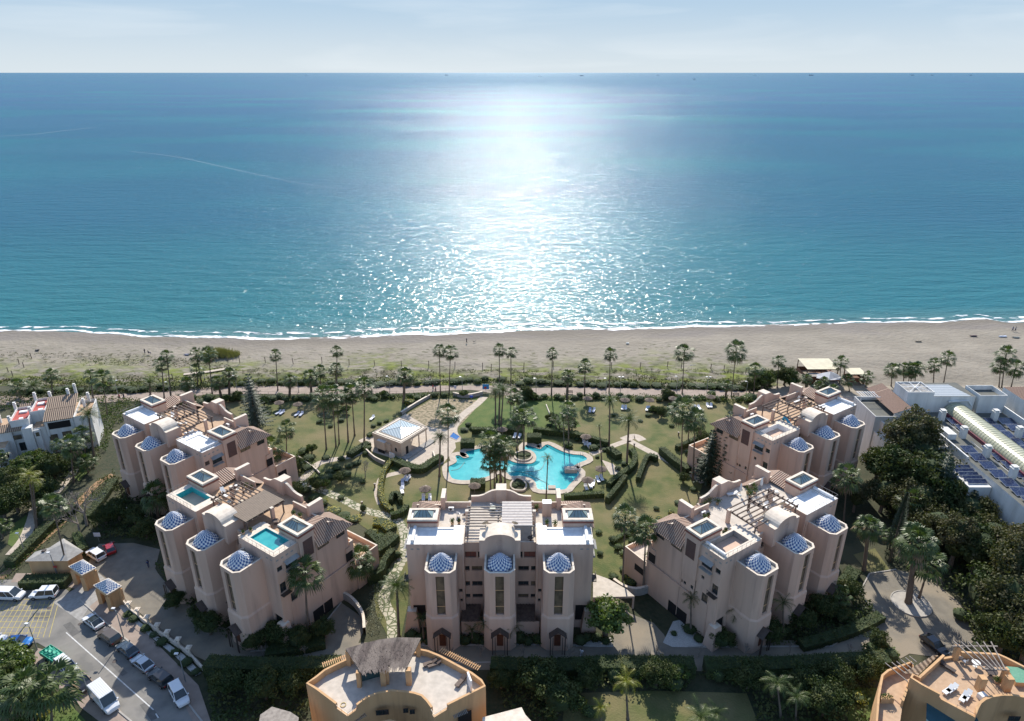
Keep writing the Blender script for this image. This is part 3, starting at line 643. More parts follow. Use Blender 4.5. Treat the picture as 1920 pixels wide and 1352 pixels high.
    # ground floor between the towers
    for s in (-1,1):
        x0,x1=min(s*2.15,s*5.2),max(s*2.15,s*5.2); g=MB(); g.box(x0,x1,2.2,5.08,0,.9,0); g.box(x0,x1,2.2,2.35,.9,2.6,0); g.build('patio_wall',PINK,R); g=MB(); g.box(x0+.02,x1-.55,2.0,5.0,2.9,3.02); [g.box(x0+.1+k*.42,x0+.18+k*.42,1.8,5.0,3.03,3.15) for k in range(6)]; g.build('patio_pergola',WOOD,R)
    # roof pergolas
    for (x0,x1,v0,v1,n,m,cv) in spec['pergolas']: pergola(R,x0,x1,v0,v1,14.9,n,m,cv)
    return R
def finish_apartments():
    P4=lambda a,b,m=WOOD,c=None:[(a,b,5.2,10.0,8,m,c)]
    g={}
    g['centre']=apartment(937,1050,0,'middle pink apartment block, its three domed towers facing the viewer',
        dict(pools=('white','white'),pergolas=[(-4.3,-.3,6.3,10.6,8,WOODL,None),(.3,4.1,6.3,11.6,6,WOODL,SLATS)]))
    g['fl']=apartment(383,1007,-34.5,'left front pink apartment block with turquoise roof pool and brown mat pergola',
        dict(pools=('dark','turquoise'),pergolas=[(-4.3,-.2,6.3,11.2,9,WOOD,None),(.3,4.3,5.6,11.6,8,WOOD,BROWNMAT)],floor='t'))
    g['fr']=apartment(1493,1013,33.5,'right front pink apartment block with an empty grey roof pool on its near corner',
        dict(pools=('empty','white'),pergolas=[(-4.4,-.1,5.2,9.9,7,WOOD,None),(.2,4.2,5.2,9.9,7,WOOD,None)]))
    g['bl']=apartment(281,828,-34.5,'far left pink apartment block with two white covered roof pools',
        dict(pools=('white','white'),pergolas=[(-4.3,-.1,6.3,11.0,8,WOOD,None),(.2,4.2,6.3,11.0,8,WOOD,None)],floor='t'))
    g['br']=apartment(1549,808,33.5,'far right pink apartment block beside the hotel, with a green drained roof pool',
        dict(pools=('green','white'),pergolas=[(-4.4,-.1,5.2,11.9,10,WOOD,None),(.2,3.8,5.2,10.0,8,WOOD,None)],floor='t'))
    return g
APT=finish_apartments()
# ---------------------------------------------------------------- lawns, paths, roads
sheet('lawn',[(405,748),(560,746),(760,744),(900,740),(1100,742),(1400,745),(1420,760),(1345,835),(1320,900),(1300,960),(1240,1000),(1190,1080),(1150,1120),(1112,1110),(1112,960),(765,960),(765,1130),(752,1195),(728,1195),(705,1150),(700,1100),(715,1010),(640,960),(560,905),(500,870),(490,820)],.004,GRASS)
sheet('lawn',[(880,748),(1005,745),(1050,745),(1090,800),(1000,812),(900,806),(858,800),(880,770)],.008,GRASSG)
sheet('lawn',[(108,1300),(132,1320),(170,1362),(150,1400),(60,1400),(60,1290)],.002,GRASSG)
sheet('lawn',[(22,985),(50,965),(52,990),(30,1030),(14,1020)],.008,GRASSG)
sheet('lawn',[(140,895),(160,878),(165,885),(148,903)],.008,GRASSG)
sheet('lawn',[(1060,1300),(1230,1295),(1400,1300),(1420,1352),(1420,1400),(1050,1400)],.004,GRASS)
sheet('lawn',[(1600,1040),(1640,1028),(1668,1068),(1625,1070)],.004,GRASS)
sheet('lawn',[(1590,1290),(1650,1290),(1640,1352),(1590,1352)],.004,GRASSG)
sheet('dry_field',[(860,748),(905,752),(870,790),(845,815),(770,790),(760,778),(812,748)],.010,DRYFIELD)
SANDM=mat('dry_sand',(.335,.29,.23),(.27,.23,.18),.3,.95,.8,1.5,detail=9)
sheet('sand',[(1445,742),(1600,760),(1800,765),(2400,770),(2400,708),(1600,710),(1480,716),(1440,728)],.006,SANDM)
road('promenade',[(-80,745),(60,752),(180,748),(300,742),(380,734),(450,731),(600,732),(760,730),(860,724),(905,726),(960,735),(1100,734),(1250,737),(1400,741),(1450,748),(1600,752),(1640,750)],[5.2]*17,.012,REDPAV)
# inner road, gate court, right court
road('inner_road',[(250,1045),(262,1090),(330,1160),(420,1215),(520,1238),(640,1236),(760,1228),(960,1226),(1160,1228),(1400,1228),(1600,1226),(1690,1190)],6.2,.004,PAVER)
sheet('gate_court',[(160,1065),(185,1020),(250,1018),(300,1030),(290,1070),(290,1110),(240,1160),(215,1140)],.008,PAVER)
sheet('court_paving',[(1630,1076),(1680,1068),(1740,1082),(1800,1130),(1830,1200),(1780,1235),(1700,1225),(1655,1215),(1668,1190),(1640,1150),(1612,1110)],.008,PAVER)
sheet('court_paving',[(1142,1100),(1180,1150),(1225,1168),(1245,1190),(1270,1240),(1165,1245),(1150,1195),(1120,1150)],.009,PAVER)
sheet('court_paving',[(640,1130),(690,1165),(670,1210),(640,1250),(580,1245),(600,1180)],.009,PAVER)
sheet('street',[(-60,1090),(60,1085),(105,1090),(150,1125),(195,1165),(250,1210),(330,1290),(400,1380),(300,1420),(245,1352),(170,1290),(105,1225),(70,1205),(-60,1215)],.004,ASPH)
sheet('pavement',[(150,1122),(200,1125),(238,1150),(372,1285),(395,1352),(410,1420),(395,1420),(330,1290),(250,1210),(195,1165)],.012,REDPAV)
sheet('pavement',[(100,1222),(110,1215),(200,1300),(265,1380),(235,1390),(130,1310),(60,1240),(70,1215)],.012,REDPAV)
sheet('pavement',[(30,1075),(150,1075),(160,1110),(100,1092),(20,1092)],.012,REDPAV)
sheet('gate_ramp',[(100,1130),(150,1098),(185,1075),(215,1100),(170,1135),(150,1165)],.016,GREYST)
sheet('pebble_strip',[(205,1120),(225,1128),(262,1166),(300,1196),(345,1228),(378,1262),(366,1268),(330,1232),(280,1192),(236,1152)],.016,PEBBLE)
# kerbs (real steps)
def kerb(pts):
    P=[G(*p).xy for p in pts]; l,r=ribbon_pts(P,.22); mb=MB()
    for i in range(len(P)-1):
        a,b,c,d=r[i],r[i+1],l[i+1],l[i]
        mb.face([(*a,.12),(*b,.12),(*c,.12),(*d,.12)]); mb.face([(*a,0),(*b,0),(*b,.12),(*a,.12)]); mb.face([(*c,0),(*d,0),(*d,.12),(*c,.12)])
    o=mb.build('kerb',KERB); o['kind']='structure'
kerb([(150,1125),(195,1165),(250,1210),(330,1290),(400,1380)]); kerb([(100,1224),(130,1250),(170,1290),(245,1352),(290,1400)])
kerb([(480,1252),(640,1250),(960,1241),(1160,1243)]); kerb([(470,1222),(560,1215),(600,1180),(640,1130)]); kerb([(760,1211),(960,1209),(1150,1210)])
kerb([(1290,1213),(1400,1213),(1560,1212),(1640,1150),(1612,1110),(1630,1076),(1680,1068)])
# yellow box marking and centre line
mb=MB()
def strip(a,b,wd,z,m=0):
    a=G(*a).xy; b=G(*b).xy; l,r=ribbon_pts([a,b],wd); mb.face([(*r[0],z),(*r[1],z),(*l[1],z),(*l[0],z)],m)
for k in range(13): strip((-40+k*11,1195),(8+k*8.5,1128),.09,.010)
for k in range(8): strip((-60,1124+k*10.5),(105-k*4.4,1124+k*10.5),.09,.012)
o=mb.build('box_junction_marking',YEL); o['kind']='structure'
mb=MB(); strip((124,1186),(288,1331),.16,.010); strip((292,1338),(297,1346),.16,.010); strip((302,1353),(330,1385),.16,.010)
o=mb.build('centre_line',WPAINT); o['kind']='structure'
# garden paths
road('garden_path',[(908,744),(895,757),(872,775),(853,795),(850,812),(862,828)],2.2,.014,STONE)
road('garden_path',[(735,826),(700,835),(660,855),(600,868),(570,895),(530,915)],1.9,.014,STONE)
road('crazy_path',[(555,905),(600,918),(640,935),(680,955),(715,965),(745,975),(757,995),(760,1015),(758,1040),(748,1060),(735,1085),(722,1110),(722,1135),(735,1160),(738,1200)],[2.0]*15,.016,CRAZY)
road('garden_path',[(790,862),(770,880),(722,893),(712,905),(708,925),(714,945)],[1.5]*6,.014,STONE)
road('garden_path',[(1172,822),(1215,845),(1255,865),(1290,885),(1320,905)],1.9,.014,STONE)
road('garden_path',[(1180,825),(1160,832),(1125,845),(1108,852)],1.7,.014,STONE)
road('garden_path',[(1168,825),(1190,818),(1205,826)],2.4,.018,STONE)
road('garden_path',[(20,1040),(45,1010),(60,975),(66,950)],2.0,.014,STONE); road('garden_path',[(105,925),(130,895),(142,880)],1.6,.014,STONE)
road('earth_track',[(0,1085),(60,1030),(110,985),(150,940),(185,905),(212,890)],1.6,.012,EARTH)
road('sand_path',[(345,705),(390,700),(425,694)],1.4,.60,STONE)
sheet('terrace_paving',[(672,826),(735,795),(760,775),(800,800),(850,808),(855,840),(830,870),(790,880),(770,870),(700,848)],.012,STONE)
sheet('terrace_paving',[(1128,862),(1150,870),(1168,890),(1145,890)],.014,STONE)
sheet('pebble_bed',[(1262,1165),(1290,1160),(1325,1178),(1345,1215),(1260,1213),(1243,1205)],.016,PEBBLE)
sheet('pebble_bed',[(1085,1190),(1145,1195),(1150,1213),(1080,1212)],.016,PEBBLE)
sheet('pebble_bed',[(770,1200),(800,1200),(800,1210),(770,1210)],.016,PEBBLE)
# roundabout of the right court
def disc_ring(name,px,py,r,label):
    c=G(px,py); mb=MB(); mb.lathe([(r,0),(r,.18),(r-.18,.18),(r-.18,.1),(.0,.1)],24); o=mb.build('planting_island',KERB,loc=(c.x,c.y,.008)); o['kind']='structure'
disc_ring('i',1708,1132,3.2,'')
# ---------------------------------------------------------------- swimming pool
PW=mat('pool_water',(.045,.50,.50),(.06,.56,.55),.5,.05,.12,1.4,spec=.5)
def pool_mat():
    m=mat('swimming_pool_water',(.018,.33,.37),(.045,.43,.45),.3,.08,.10,1.6,detail=3,spec=.3); return m
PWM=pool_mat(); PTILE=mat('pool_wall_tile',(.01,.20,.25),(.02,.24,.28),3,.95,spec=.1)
cp=lambda x,y:(820+x/5.878,800+y/5.878)
edge_px=[cp(125,450),cp(150,560),cp(230,592),cp(350,595),cp(480,575),cp(575,545),cp(600,510),cp(680,485),cp(760,505),cp(800,545),cp(850,550),cp(930,550),cp(1020,570),cp(1085,625),cp(1105,690),cp(1230,700),cp(1400,697),cp(1450,650),cp(1560,530),cp(1530,480),cp(1480,455),cp(1560,405),cp(1650,365),cp(1600,320),cp(1500,310),cp(1400,285),cp(1310,245),cp(1215,200),cp(1165,225),cp(1130,250),cp(1050,225),cp(980,205),cp(965,255),cp(1020,262),cp(1075,300),cp(1090,360),cp(1050,405),cp(960,410),cp(860,400),cp(800,375),cp(760,350),cp(700,320),cp(600,290),cp(500,245),cp(440,250),cp(310,280),cp(350,335),cp(290,350),cp(240,320),cp(200,330),cp(215,385),cp(170,420)]
pe=[G(*p).xy for p in edge_px]; pe=[Vector(p) for p in pe]
pes=closed_catmull([tuple(p) for p in pe],3)
cen=Vector((sum(p.x for p in pes)/len(pes),sum(p.y for p in pes)/len(pes)))
T=thing('swimming_pool','large free-form turquoise swimming pool with pale stone edge in the palm garden','swimming pool',(cen.x,cen.y,0))
def offset(poly,d):
    n=len(poly); a=sum(poly[i].x*poly[(i+1)%n].y-poly[(i+1)%n].x*poly[i].y for i in range(n)); sg=1 if a>0 else -1; out=[]
    for i in range(n):
        t=(poly[(i+1)%n]-poly[i-1]).normalized(); out.append(poly[i]+Vector((t.y,-t.x))*d*sg)
    return out
loc_=[p-cen for p in pes]
outer=offset(loc_,1.5)
def flat(name,poly,z,m,parent,loc=None):
    bm=bmesh.new(); vs=[bm.verts.new((p[0],p[1],z)) for p in poly]; f=bm.faces.new(vs); bm.normal_update()
    if f.normal.z<0: f.normal_flip()
    bmesh.ops.triangulate(bm,faces=bm.faces[:]); me=bpy.data.meshes.new(name); bm.to_mesh(me); bm.free(); me.materials.append(m)
    o=bpy.data.objects.new(name,me); link(o); o.parent=parent
    if loc is not None: o.location=loc
    return o
WATER_Z=.03
flat('water',loc_,WATER_Z,PWM,T)
mb=MB(); n=len(loc_)
for i in range(n):
    j=(i+1)%n; mb.face([(*loc_[i],.16),(*loc_[j],.16),(*outer[j],.16),(*outer[i],.16)]); mb.face([(*outer[i],.16),(*outer[j],.16),(*outer[j],0),(*outer[i],0)]); mb.face([(*loc_[j],.16),(*loc_[i],.16),(*loc_[i],0),(*loc_[j],0)])
mb.build('stone_edge',STONE,T)
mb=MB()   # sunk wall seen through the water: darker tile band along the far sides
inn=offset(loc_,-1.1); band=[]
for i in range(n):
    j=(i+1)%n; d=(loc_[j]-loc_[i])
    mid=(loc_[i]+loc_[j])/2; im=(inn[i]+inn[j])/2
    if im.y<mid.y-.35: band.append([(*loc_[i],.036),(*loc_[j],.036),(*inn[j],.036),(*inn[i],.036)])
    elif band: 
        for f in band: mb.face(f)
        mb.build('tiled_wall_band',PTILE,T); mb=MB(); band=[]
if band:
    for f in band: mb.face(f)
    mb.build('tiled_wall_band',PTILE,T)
mb=MB()
for (a,b,c) in (((1190,380),(1130,480),(960,500)),((780,505),(960,510),(1230,640)),((150,485),(240,465),(300,395))):
    P=catmull([G(*cp(*a)).xy,G(*cp(*b)).xy,G(*cp(*c)).xy],6); mb.path([(p.x-cen.x,p.y-cen.y,.045) for p in P],[.05]*len(P),4)
mb.build('lane_rope',DARKFR,T)
def at_local(px,py,z=0): p=G(px,py); return (p.x-cen.x,p.y-cen.y,z)
# overflow cascade blocks in the pool
mb=MB(); a=at_local(*cp(1480,500)); mb.box(a[0]-1.6,a[0]+1.2,a[1]-.6,a[1]+.9,.05,.95); mb.build('cascade_block',STONE,T)
mb=MB(); a=at_local(*cp(1262,680)); mb.box(a[0]-.8,a[0]+.8,a[1]-.6,a[1]+.6,.17,.4); mb.build('step_block',STONE,T)
# steps upper left
mb=MB()
for k in range(5): a=at_local(*cp(250+k*6,330+k*20)); mb.box(a[0]-.9,a[0]+.9,a[1]-.12,a[1]+.12,.04,.055)
mb.build('entry_steps',PTILE,T)
for (x,y) in ((1590,320),(1555,430)):
    mb=MB(); a=at_local(*cp(x,y))
    for s in (-.3,.3): mb.path([(a[0]+s,a[1]-.5,0),(a[0]+s,a[1]-.5,.9),(a[0]+s,a[1]+.2,1.0),(a[0]+s,a[1]+.5,.1)],[.03]*4,5)
    mb.build('pool_ladder',STEEL,T)
# planting islands beside the pool
def island(label,pts,px,py):
    c=G(px,py); mb=MB(); P=closed_catmull([tuple(G(*p).xy-c.xy) for p in pts],4); 
    inn=offset(P,-.4); n=len(P)
    for i in range(n):
        j=(i+1)%n; mb.face([(*P[i],0),(*P[j],0),(*P[j],.45),(*P[i],.45)]); mb.face([(*P[i],.45),(*P[j],.45),(*inn[j],.45),(*inn[i],.45)]); mb.face([(*inn[i],.45),(*inn[j],.45),(*inn[j],.2),(*inn[i],.2)])
    T=thing('planter_ring',label,'planter',(c.x,c.y,0)); mb.build('stone_rim',STONE,T); flat('soil',[tuple(p) for p in inn],.3,SOIL,T)
island('round stone-rimmed palm planter jutting into the pool from the far side',[cp(880,290),cp(960,270),cp(1040,300),cp(1050,345),cp(1000,385),cp(920,390),cp(850,360),cp(850,310)],*cp(950,330))
island('round stone-rimmed dark shrub planter in the near bay of the pool',[cp(800,640),cp(870,575),cp(950,600),cp(990,660),cp(960,715),cp(880,720),cp(820,700)],*cp(900,650))
# repairs, covers and tyre-darkened lanes on the street
ASPD=mat('asphalt_repair',(.10,.097,.092),(.13,.125,.118),1.5,.9,.3,14)
for k,p in enumerate(([(118,1172),(132,1166),(150,1186),(136,1194)],[(196,1235),(206,1231),(240,1262),(229,1268)],[(60,1150),(92,1147),(96,1158),(64,1162)],[(262,1322),(276,1316),(300,1344),(284,1352)])): sheet('road_patch',p,.008,ASPD)
for p in ((150,1170),(215,1240),(92,1140)): c0=G(*p); mb=MB(); mb.lathe([(.0,.012),(.32,.012),(.34,0)],14); tag(mb.build('manhole_cover',DARKFR,None,loc=(c0.x,c0.y,.01)),kind='structure')
# old boat wakes far out on the water
def wake(pts,wd,a):
    m=mat('wake_foam',(.55,.65,.70),None,rough=.6,alpha=a); P=catmull([G(*p,-.3).xy for p in pts],6); l,r=ribbon_pts(P,wd); mb=MB()
    for i in range(len(l)-1): mb.face([(*r[i],-.30),(*r[i+1],-.30),(*l[i+1],-.30),(*l[i],-.30)])
    o=mb.build('wake',m); o['kind']='structure'
wake([(-20,256),(60,252),(120,245),(178,239)],5.,.16); wake([(245,284),(330,294),(450,320),(560,343),(640,354)],2.6,.12); wake([(1240,193),(1330,190),(1400,186),(1415,183)],7.,.18); wake([(20,152),(120,149),(250,149)],22.,.12)
# ---------------------------------------------------------------- vegetation
PALMG=mat('palm_leaf',(.045,.078,.02),(.085,.115,.032),.8,.45,0,trans=.2,spec=.35)
PALMY=mat('yellow_palm_leaf',(.16,.19,.02),(.24,.23,.03),.8,.45,0,trans=.3)
DRYLF=mat('dry_palm_leaf',(.20,.155,.09),(.13,.10,.06),1.2,.9)
BARK=mat('palm_bark',(.17,.135,.105),(.11,.085,.065),2,.95,.6,6,stretch=(1,1,3))
LEAFD=mat('dark_leaf',(.028,.05,.015),(.055,.078,.025),.9,.65,0,trans=.15,c3=(.085,.095,.032),c3scale=.3,spec=.2)
LEAFM=mat('mid_leaf',(.045,.085,.018),(.08,.12,.03),.9,.65,0,trans=.2,c3=(.10,.12,.04),c3scale=.5,spec=.2)
LEAFL=mat('light_leaf',(.09,.14,.03),(.14,.18,.05),.9,.5,0,trans=.25)
LEAFY=mat('yellow_leaf',(.22,.22,.02),(.34,.29,.03),.9,.6,0,trans=.2)
LEAFG=mat('grey_leaf',(.12,.14,.09),(.18,.19,.13),.9,.7,0,trans=.1)
CONIF=mat('conifer_needles',(.018,.036,.016),(.035,.055,.025),1.2,.6)
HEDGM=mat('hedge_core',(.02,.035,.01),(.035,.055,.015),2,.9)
DUNEG=mat('ice_plant_green',(.06,.085,.018),(.11,.135,.022),.25,.8,trans=.15,c3=(.13,.11,.06),c3scale=.15,spec=.2)
REED=mat('reed_leaf',(.12,.13,.05),(.18,.17,.07),1,.8,trans=.2)
rnd=random.Random(11)
def rvec(r=rnd):
    z=r.uniform(-1,1); t=r.uniform(0,2*math.pi); s=math.sqrt(1-z*z); return Vector((s*math.cos(t),s*math.sin(t),z))
def fan_crown(seed, n=27, R=1.55, droop=.35):
    """Washingtonia head: stalks carrying folded fan blades, old ones hanging"""
    r=random.Random(seed); mb=MB(); up=Vector((0,0,1))
    for k in range(n):
        az=k*2.39996+r.uniform(-.3,.3); t=k/n; el=math.radians(80-128*t**.85+r.uniform(-14,14))
        d=Vector((math.cos(az)*math.cos(el),math.sin(az)*math.cos(el),math.sin(el)))
        L=R*(.48+.30*r.random()); root=Vector((0,0,-.25*t)); hub=root+d*L-up*(.10*L)
        side=d.cross(up); side=side.normalized() if side.length>.05 else Vector((1,0,0)); nrm=side.cross(d).normalized()
        mb.face([root+side*.03,root-side*.03,hub-side*.025,hub+side*.025],0)
        m=8; bl=R*(.58+.22*r.random()); spread=math.radians(62)
        for j in range(m):
            a=-spread+2*spread*(j+.5)/m; dd=(d*math.cos(a)+side*math.sin(a)).normalized()
            ln=bl*(1-.22*abs(a/spread)); tip=hub+dd*ln-up*(droop*ln*(.5+.6*max(0,math.cos(el))))-nrm*(.12*ln)
            w_=.085*R; perp=(side*math.cos(a)-d*math.sin(a))*w_*.62
            mid=hub+dd*ln*.6-up*(.10*ln*droop*2)+nrm*.03*(1 if j%2 else -1)
            mi=1 if (t>.78 and r.random()<.6) else 0
            mb.face([hub,mid+perp,tip,mid-perp],mi)
    return mb
def feather_crown(seed, n=30, R=2.6, droop=.9, leaflets=11, upright=0.):
    r=random.Random(seed); mb=MB(); up=Vector((0,0,1))
    for k in range(n):
        az=k*2.39996+r.uniform(-.2,.2); t=k/n; el=math.radians(80-85*t**.75+upright+r.uniform(-7,7))
        h=Vector((math.cos(az),math.sin(az),0)); side=Vector((-h.y,h.x,0)); L=R*(.82+.28*r.random())
        p=Vector((0,0,0)); pts=[p.copy()]; e=el; st=7
        for i in range(st): p=p+(h*math.cos(e)+up*math.sin(e))*(L/st); e-=droop*(.55+t*.4)*1.9/st; pts.append(p.copy())
        for i in range(st):
            mb.face([pts[i]+side*.03,pts[i]-side*.03,pts[i+1]-side*.02,pts[i+1]+side*.02],0)
        for j in range(leaflets):
            f=(j+.8)/leaflets*st; i=min(int(f),st-1); q=pts[i].lerp(pts[i+1],f-i); tg=(pts[i+1]-pts[i]).normalized()
            ll=L*.27*math.sin(math.pi*min(.95,.18+.8*j/leaflets))+.12; nn=side.cross(tg).normalized()
            for s in (-1,1):
                dd=(side*s*.85+tg*.55-up*(.18+.25*r.random())).normalized(); tip=q+dd*ll; ww=tg*(L/leaflets*.36)
                mb.face([q-ww*.6,q+ww*.6,tip+ww*.15] if s>0 else [q+ww*.6,q-ww*.6,tip+ww*.15],1 if (t>.9 and r.random()<.5) else 0)
    return mb
def trunk_mesh(kind):
    mb=MB(); n=9
    prof={'slim':[(.26,0),(.2,.06),(.15,.3),(.125,.7),(.13,1.0)],'fat':[(.5,0),(.4,.08),(.34,.5),(.33,.85),(.42,1.0)],'mid':[(.36,0),(.27,.06),(.22,.4),(.19,.85),(.22,1.0)]}[kind]
    pr=[]
    for i in range(len(prof)-1):
        for k in range(5): f=k/5; pr.append((prof[i][0]*(1-f)+prof[i+1][0]*f+(.012 if k%2 else -.012),prof[i][1]*(1-f)+prof[i+1][1]*f))
    pr.append(prof[-1]); mb.lathe(pr,n); return mb
PALM={}
def palm_proto(key, crown_mb, trunk_kind, leafm, skirt=None):
    R=thing('palm_tree','palm tree','palm tree',(0,-500,0))
    t=trunk_mesh(trunk_kind).build('trunk',BARK,R,smooth=True); c=crown_mb.build('crown',[leafm,DRYLF],R)
    if skirt:
        mb=MB(); r=random.Random(5)
        for k in range(70):
            az=r.uniform(0,6.283); z=-r.uniform(.0,skirt); rr=.28+.32*(1+z/skirt*.6)*r.uniform(.6,1.1); a=Vector((math.cos(az)*.22,math.sin(az)*.22,z)); b_=Vector((math.cos(az)*rr*1.35,math.sin(az)*rr*1.35,z-.55)); s=Vector((-math.sin(az),math.cos(az),0))*.17
            mb.face([a+s*.4,a-s*.4,b_-s,b_+s])
        mb.build('dry_skirt',DRYLF,R)
    PALM[key]=R
for i in range(3): palm_proto('fan%d'%i,fan_crown(20+i,33+3*i,1.9),'slim',PALMG)
for i in range(2): palm_proto('skirt%d'%i,fan_crown(40+i,42,2.0,.45),'fat',PALMG,1.5)
for i in range(2): palm_proto('phx%d'%i,feather_crown(60+i,40,2.7,.85,14),'mid',PALMG)
palm_proto('qn0',feather_crown(80,16,2.6,1.15,13,-4),'slim',PALMY)
palm_proto('qn1',feather_crown(81,17,2.4,1.1,13,-4),'slim',PALMG)
palm_proto('kent0',feather_crown(90,13,1.9,1.0,12,-2),'slim',LEAFD)
def palm(kind, c, b, label, s=1.0, group=None):
    """crown pixel, trunk foot pixel"""
    g=G(*b); cx,hz=HT(c[0],c[1],g.y); hz=max(hz,1.2); v={'fan':3,'skirt':2,'phx':2,'qn_y':1,'qn':1,'kent':1}[kind]
    key={'qn_y':'qn0','qn':'qn1','kent':'kent0'}.get(kind) or kind+str(rnd.randrange(v)); P=PALM[key]
    o=inst(P,label,(g.x,g.y,0),0,1.0,group)
    lean=cx-g.x; lean=max(-1.5,min(1.5,lean)); ly=rnd.uniform(-.8,.8)
    for ch in o.children:
        nm=ch.name.split('.')[0]
        if nm=='trunk':
            q=Vector((lean,ly,hz)); ch.rotation_euler=q.to_track_quat('Z','Y').to_euler(); tk=(.75+.25*s)*rnd.uniform(.85,1.1); ch.scale=(tk,tk,q.length)
        else:
            ch.location=(lean,ly,hz); ch.rotation_euler=(rnd.uniform(-.08,.08),rnd.uniform(-.08,.08),rnd.uniform(0,6.28)); sc=s*rnd.uniform(.82,1.14); ch.scale=(sc,sc,sc*rnd.uniform(.9,1.05))
    return o
ORD=['first','second','third','fourth','fifth','sixth','seventh','eighth','ninth','tenth','eleventh','twelfth','thirteenth','fourteenth','fifteenth','sixteenth','seventeenth','eighteenth','nineteenth','twentieth','twenty-first','twenty-second','twenty-third','twenty-fourth','twenty-fifth','twenty-sixth','twenty-seventh','twenty-eighth','twenty-ninth','thirtieth']
TENS=['','ten','twenty','thirty','forty','fifty','sixty','seventy','eighty']
def ordw(i):
    return ORD[i] if i<30 else TENS[(i+1)//10]+('-'+ORD[(i+1)%10-1] if (i+1)%10 else 'th')
def palm_set(group, place, items, desc='fan palm'):
    items=sorted(items,key=lambda t:t[1][0])
    for i,it in enumerate(items):
        lab=f"{desc}, {ORD[i]} from the left of those {place}" if len(items)>1 else f"{desc} {place}"
        palm(it[0],it[1],it[2],lab,it[3] if len(it)>3 else 1.0,group)
palm_set('tall palms along the promenade','along the promenade',[
 ('fan',(301,683),(308,747),.95),('fan',(312,667),(321,746),1.0),('fan',(370,662),(378,718),1.05),('fan',(392,662),(398,739),1.1),('fan',(368,693),(371,722)),
 ('fan',(516,666),(521,732)),('fan',(600,695),(602,730),1.1),('fan',(631,659),(632,739),1.0),('fan',(630,691),(630,733),1.15),('fan',(824,655),(826,741),.95),('fan',(845,657),(842,740),.95),
 ('fan',(936,655),(937,738),.95),('fan',(958,659),(958,740),.95),('fan',(1036,664),(1034,740),.95),('fan',(1097,684),(1096,742),1.1),('fan',(1144,661),(1142,736),1.0),
 ('fan',(1284,661),(1279,738),1.25),('fan',(1381,656),(1371,745),1.25),('fan',(1416,691),(1413,741),1.1),('fan',(1462,678),(1457,727),1.05),('fan',(1578,679),(1574,720),1.05),('fan',(1625,705),(1623,726),.85)],'tall slim fan palm')
palm_set('stout palms by the promenade','between lawn and promenade',[
 ('skirt',(351,717),(354,743)),('skirt',(409,713),(416,748)),('skirt',(429,701),(430,744)),('skirt',(543,713),(543,744)),('skirt',(582,705),(584,743),.95),('skirt',(758,703),(757,755),1.05),('skirt',(1065,703),(1063,748),1.0),('skirt',(1362,720),(1360,748),.9)],'stout skirted fan palm')
palm_set('palms by the white terrace houses','behind the white houses',[
 ('fan',(34,722),(40,745),1.1),('phx',(65,722),(66,742),1.15),('fan',(95,703),(99,741),1.1),('fan',(168,706),(175,749),1.1),('fan',(192,710),(202,783),1.2),('phx',(281,717),(282,740),1.05)],'palm')
palm_set('palms around the white terrace houses','before the white houses',[
 ('phx',(165,778),(177,862),1.15),('fan',(156,812),(160,852),1.15),('fan',(129,834),(138,905),1.15),('fan',(165,862),(166,885),.9),('fan',(3,855),(5,885),1.0),('fan',(105,835),(108,870),.9)],'green palm')
palm_set('palm group on the left lawn','left of the clubhouse',[
 ('fan',(605,743),(612,843),1.3),('fan',(623,739),(630,838),1.2),('fan',(632,762),(636,832),1.15),('fan',(648,743),(653,829),1.2),('fan',(660,733),(665,817),1.2),('fan',(684,722),(683,828),1.25)],'tall bare-stemmed fan palm')
palm_set('palms at the centre of the garden','behind the pool',[
 ('phx',(929,737),(929,796),.95),('phx',(937,733),(936,796),.95),('phx',(944,731),(939,803),.9),('fan',(983,777),(982,843),1.35),('fan',(972,782),(969,843),1.2),('fan',(840,777),(840,885),1.3),
 ('phx',(825,822),(824,893),1.0),('fan',(1066,770),(1066,838),1.0),('qn',(1056,790),(1058,845),.55),('qn',(1124,800),(1128,864),.5),('fan',(965,742),(962,790),1.1)],'palm')
palm_set('palms clustered by the pool','clustered at the near pool edge',[
 ('fan',(918,868),(920,918),1.05),('fan',(926,852),(927,912),1.1),('fan',(938,870),(937,909),1.0),('fan',(946,836),(947,905),1.15),('fan',(920,828),(932,900),1.2),('fan',(934,842),(940,902),1.1)],'fan palm')
palm('qn',(1027,858),(1024,938),'drooping feather palm alone in front of the right half of the pool',.75)
palm_set('palms on the right lawn','on the right-hand lawn',[
 ('phx',(1179,787),(1175,872),1.15),('phx',(1143,750),(1142,838),.95),('fan',(1280,766),(1277,888),1.25),('fan',(1304,785),(1299,900),1.35),('fan',(1292,795),(1290,832),.9),('phx',(1040,787),(1044,806),.7),('phx',(1048,795),(1052,812),.6),('phx',(1066,795),(1070,812),.6)],'dark green palm')
palm_set('palms by the beach bar','around the beach bar',[
 ('skirt',(1513,710),(1512,730),.95),('skirt',(1545,715),(1543,733),.9),('fan',(1591,714),(1593,734),.95),('fan',(1560,728),(1562,742),.8),('fan',(1535,724),(1534,738),.8)],'short leafy palm')
palm_set('palms on the sand by the hotel','on sand behind the hotel',[
 ('fan',(1672,692),(1671,724),1.15),('fan',(1695,692),(1694,724),1.05),('fan',(1704,696),(1703,723)),('fan',(1710,690),(1707,723)),('fan',(1718,690),(1714,723),1.1),('fan',(1752,684),(1750,725),1.2),('fan',(1777,670),(1769,720),1.3),
 ('fan',(1876,684),(1873,726),1.2),('fan',(1888,665),(1878,727),1.25),('fan',(1904,688),(1896,725),1.25)],'beach fan palm')
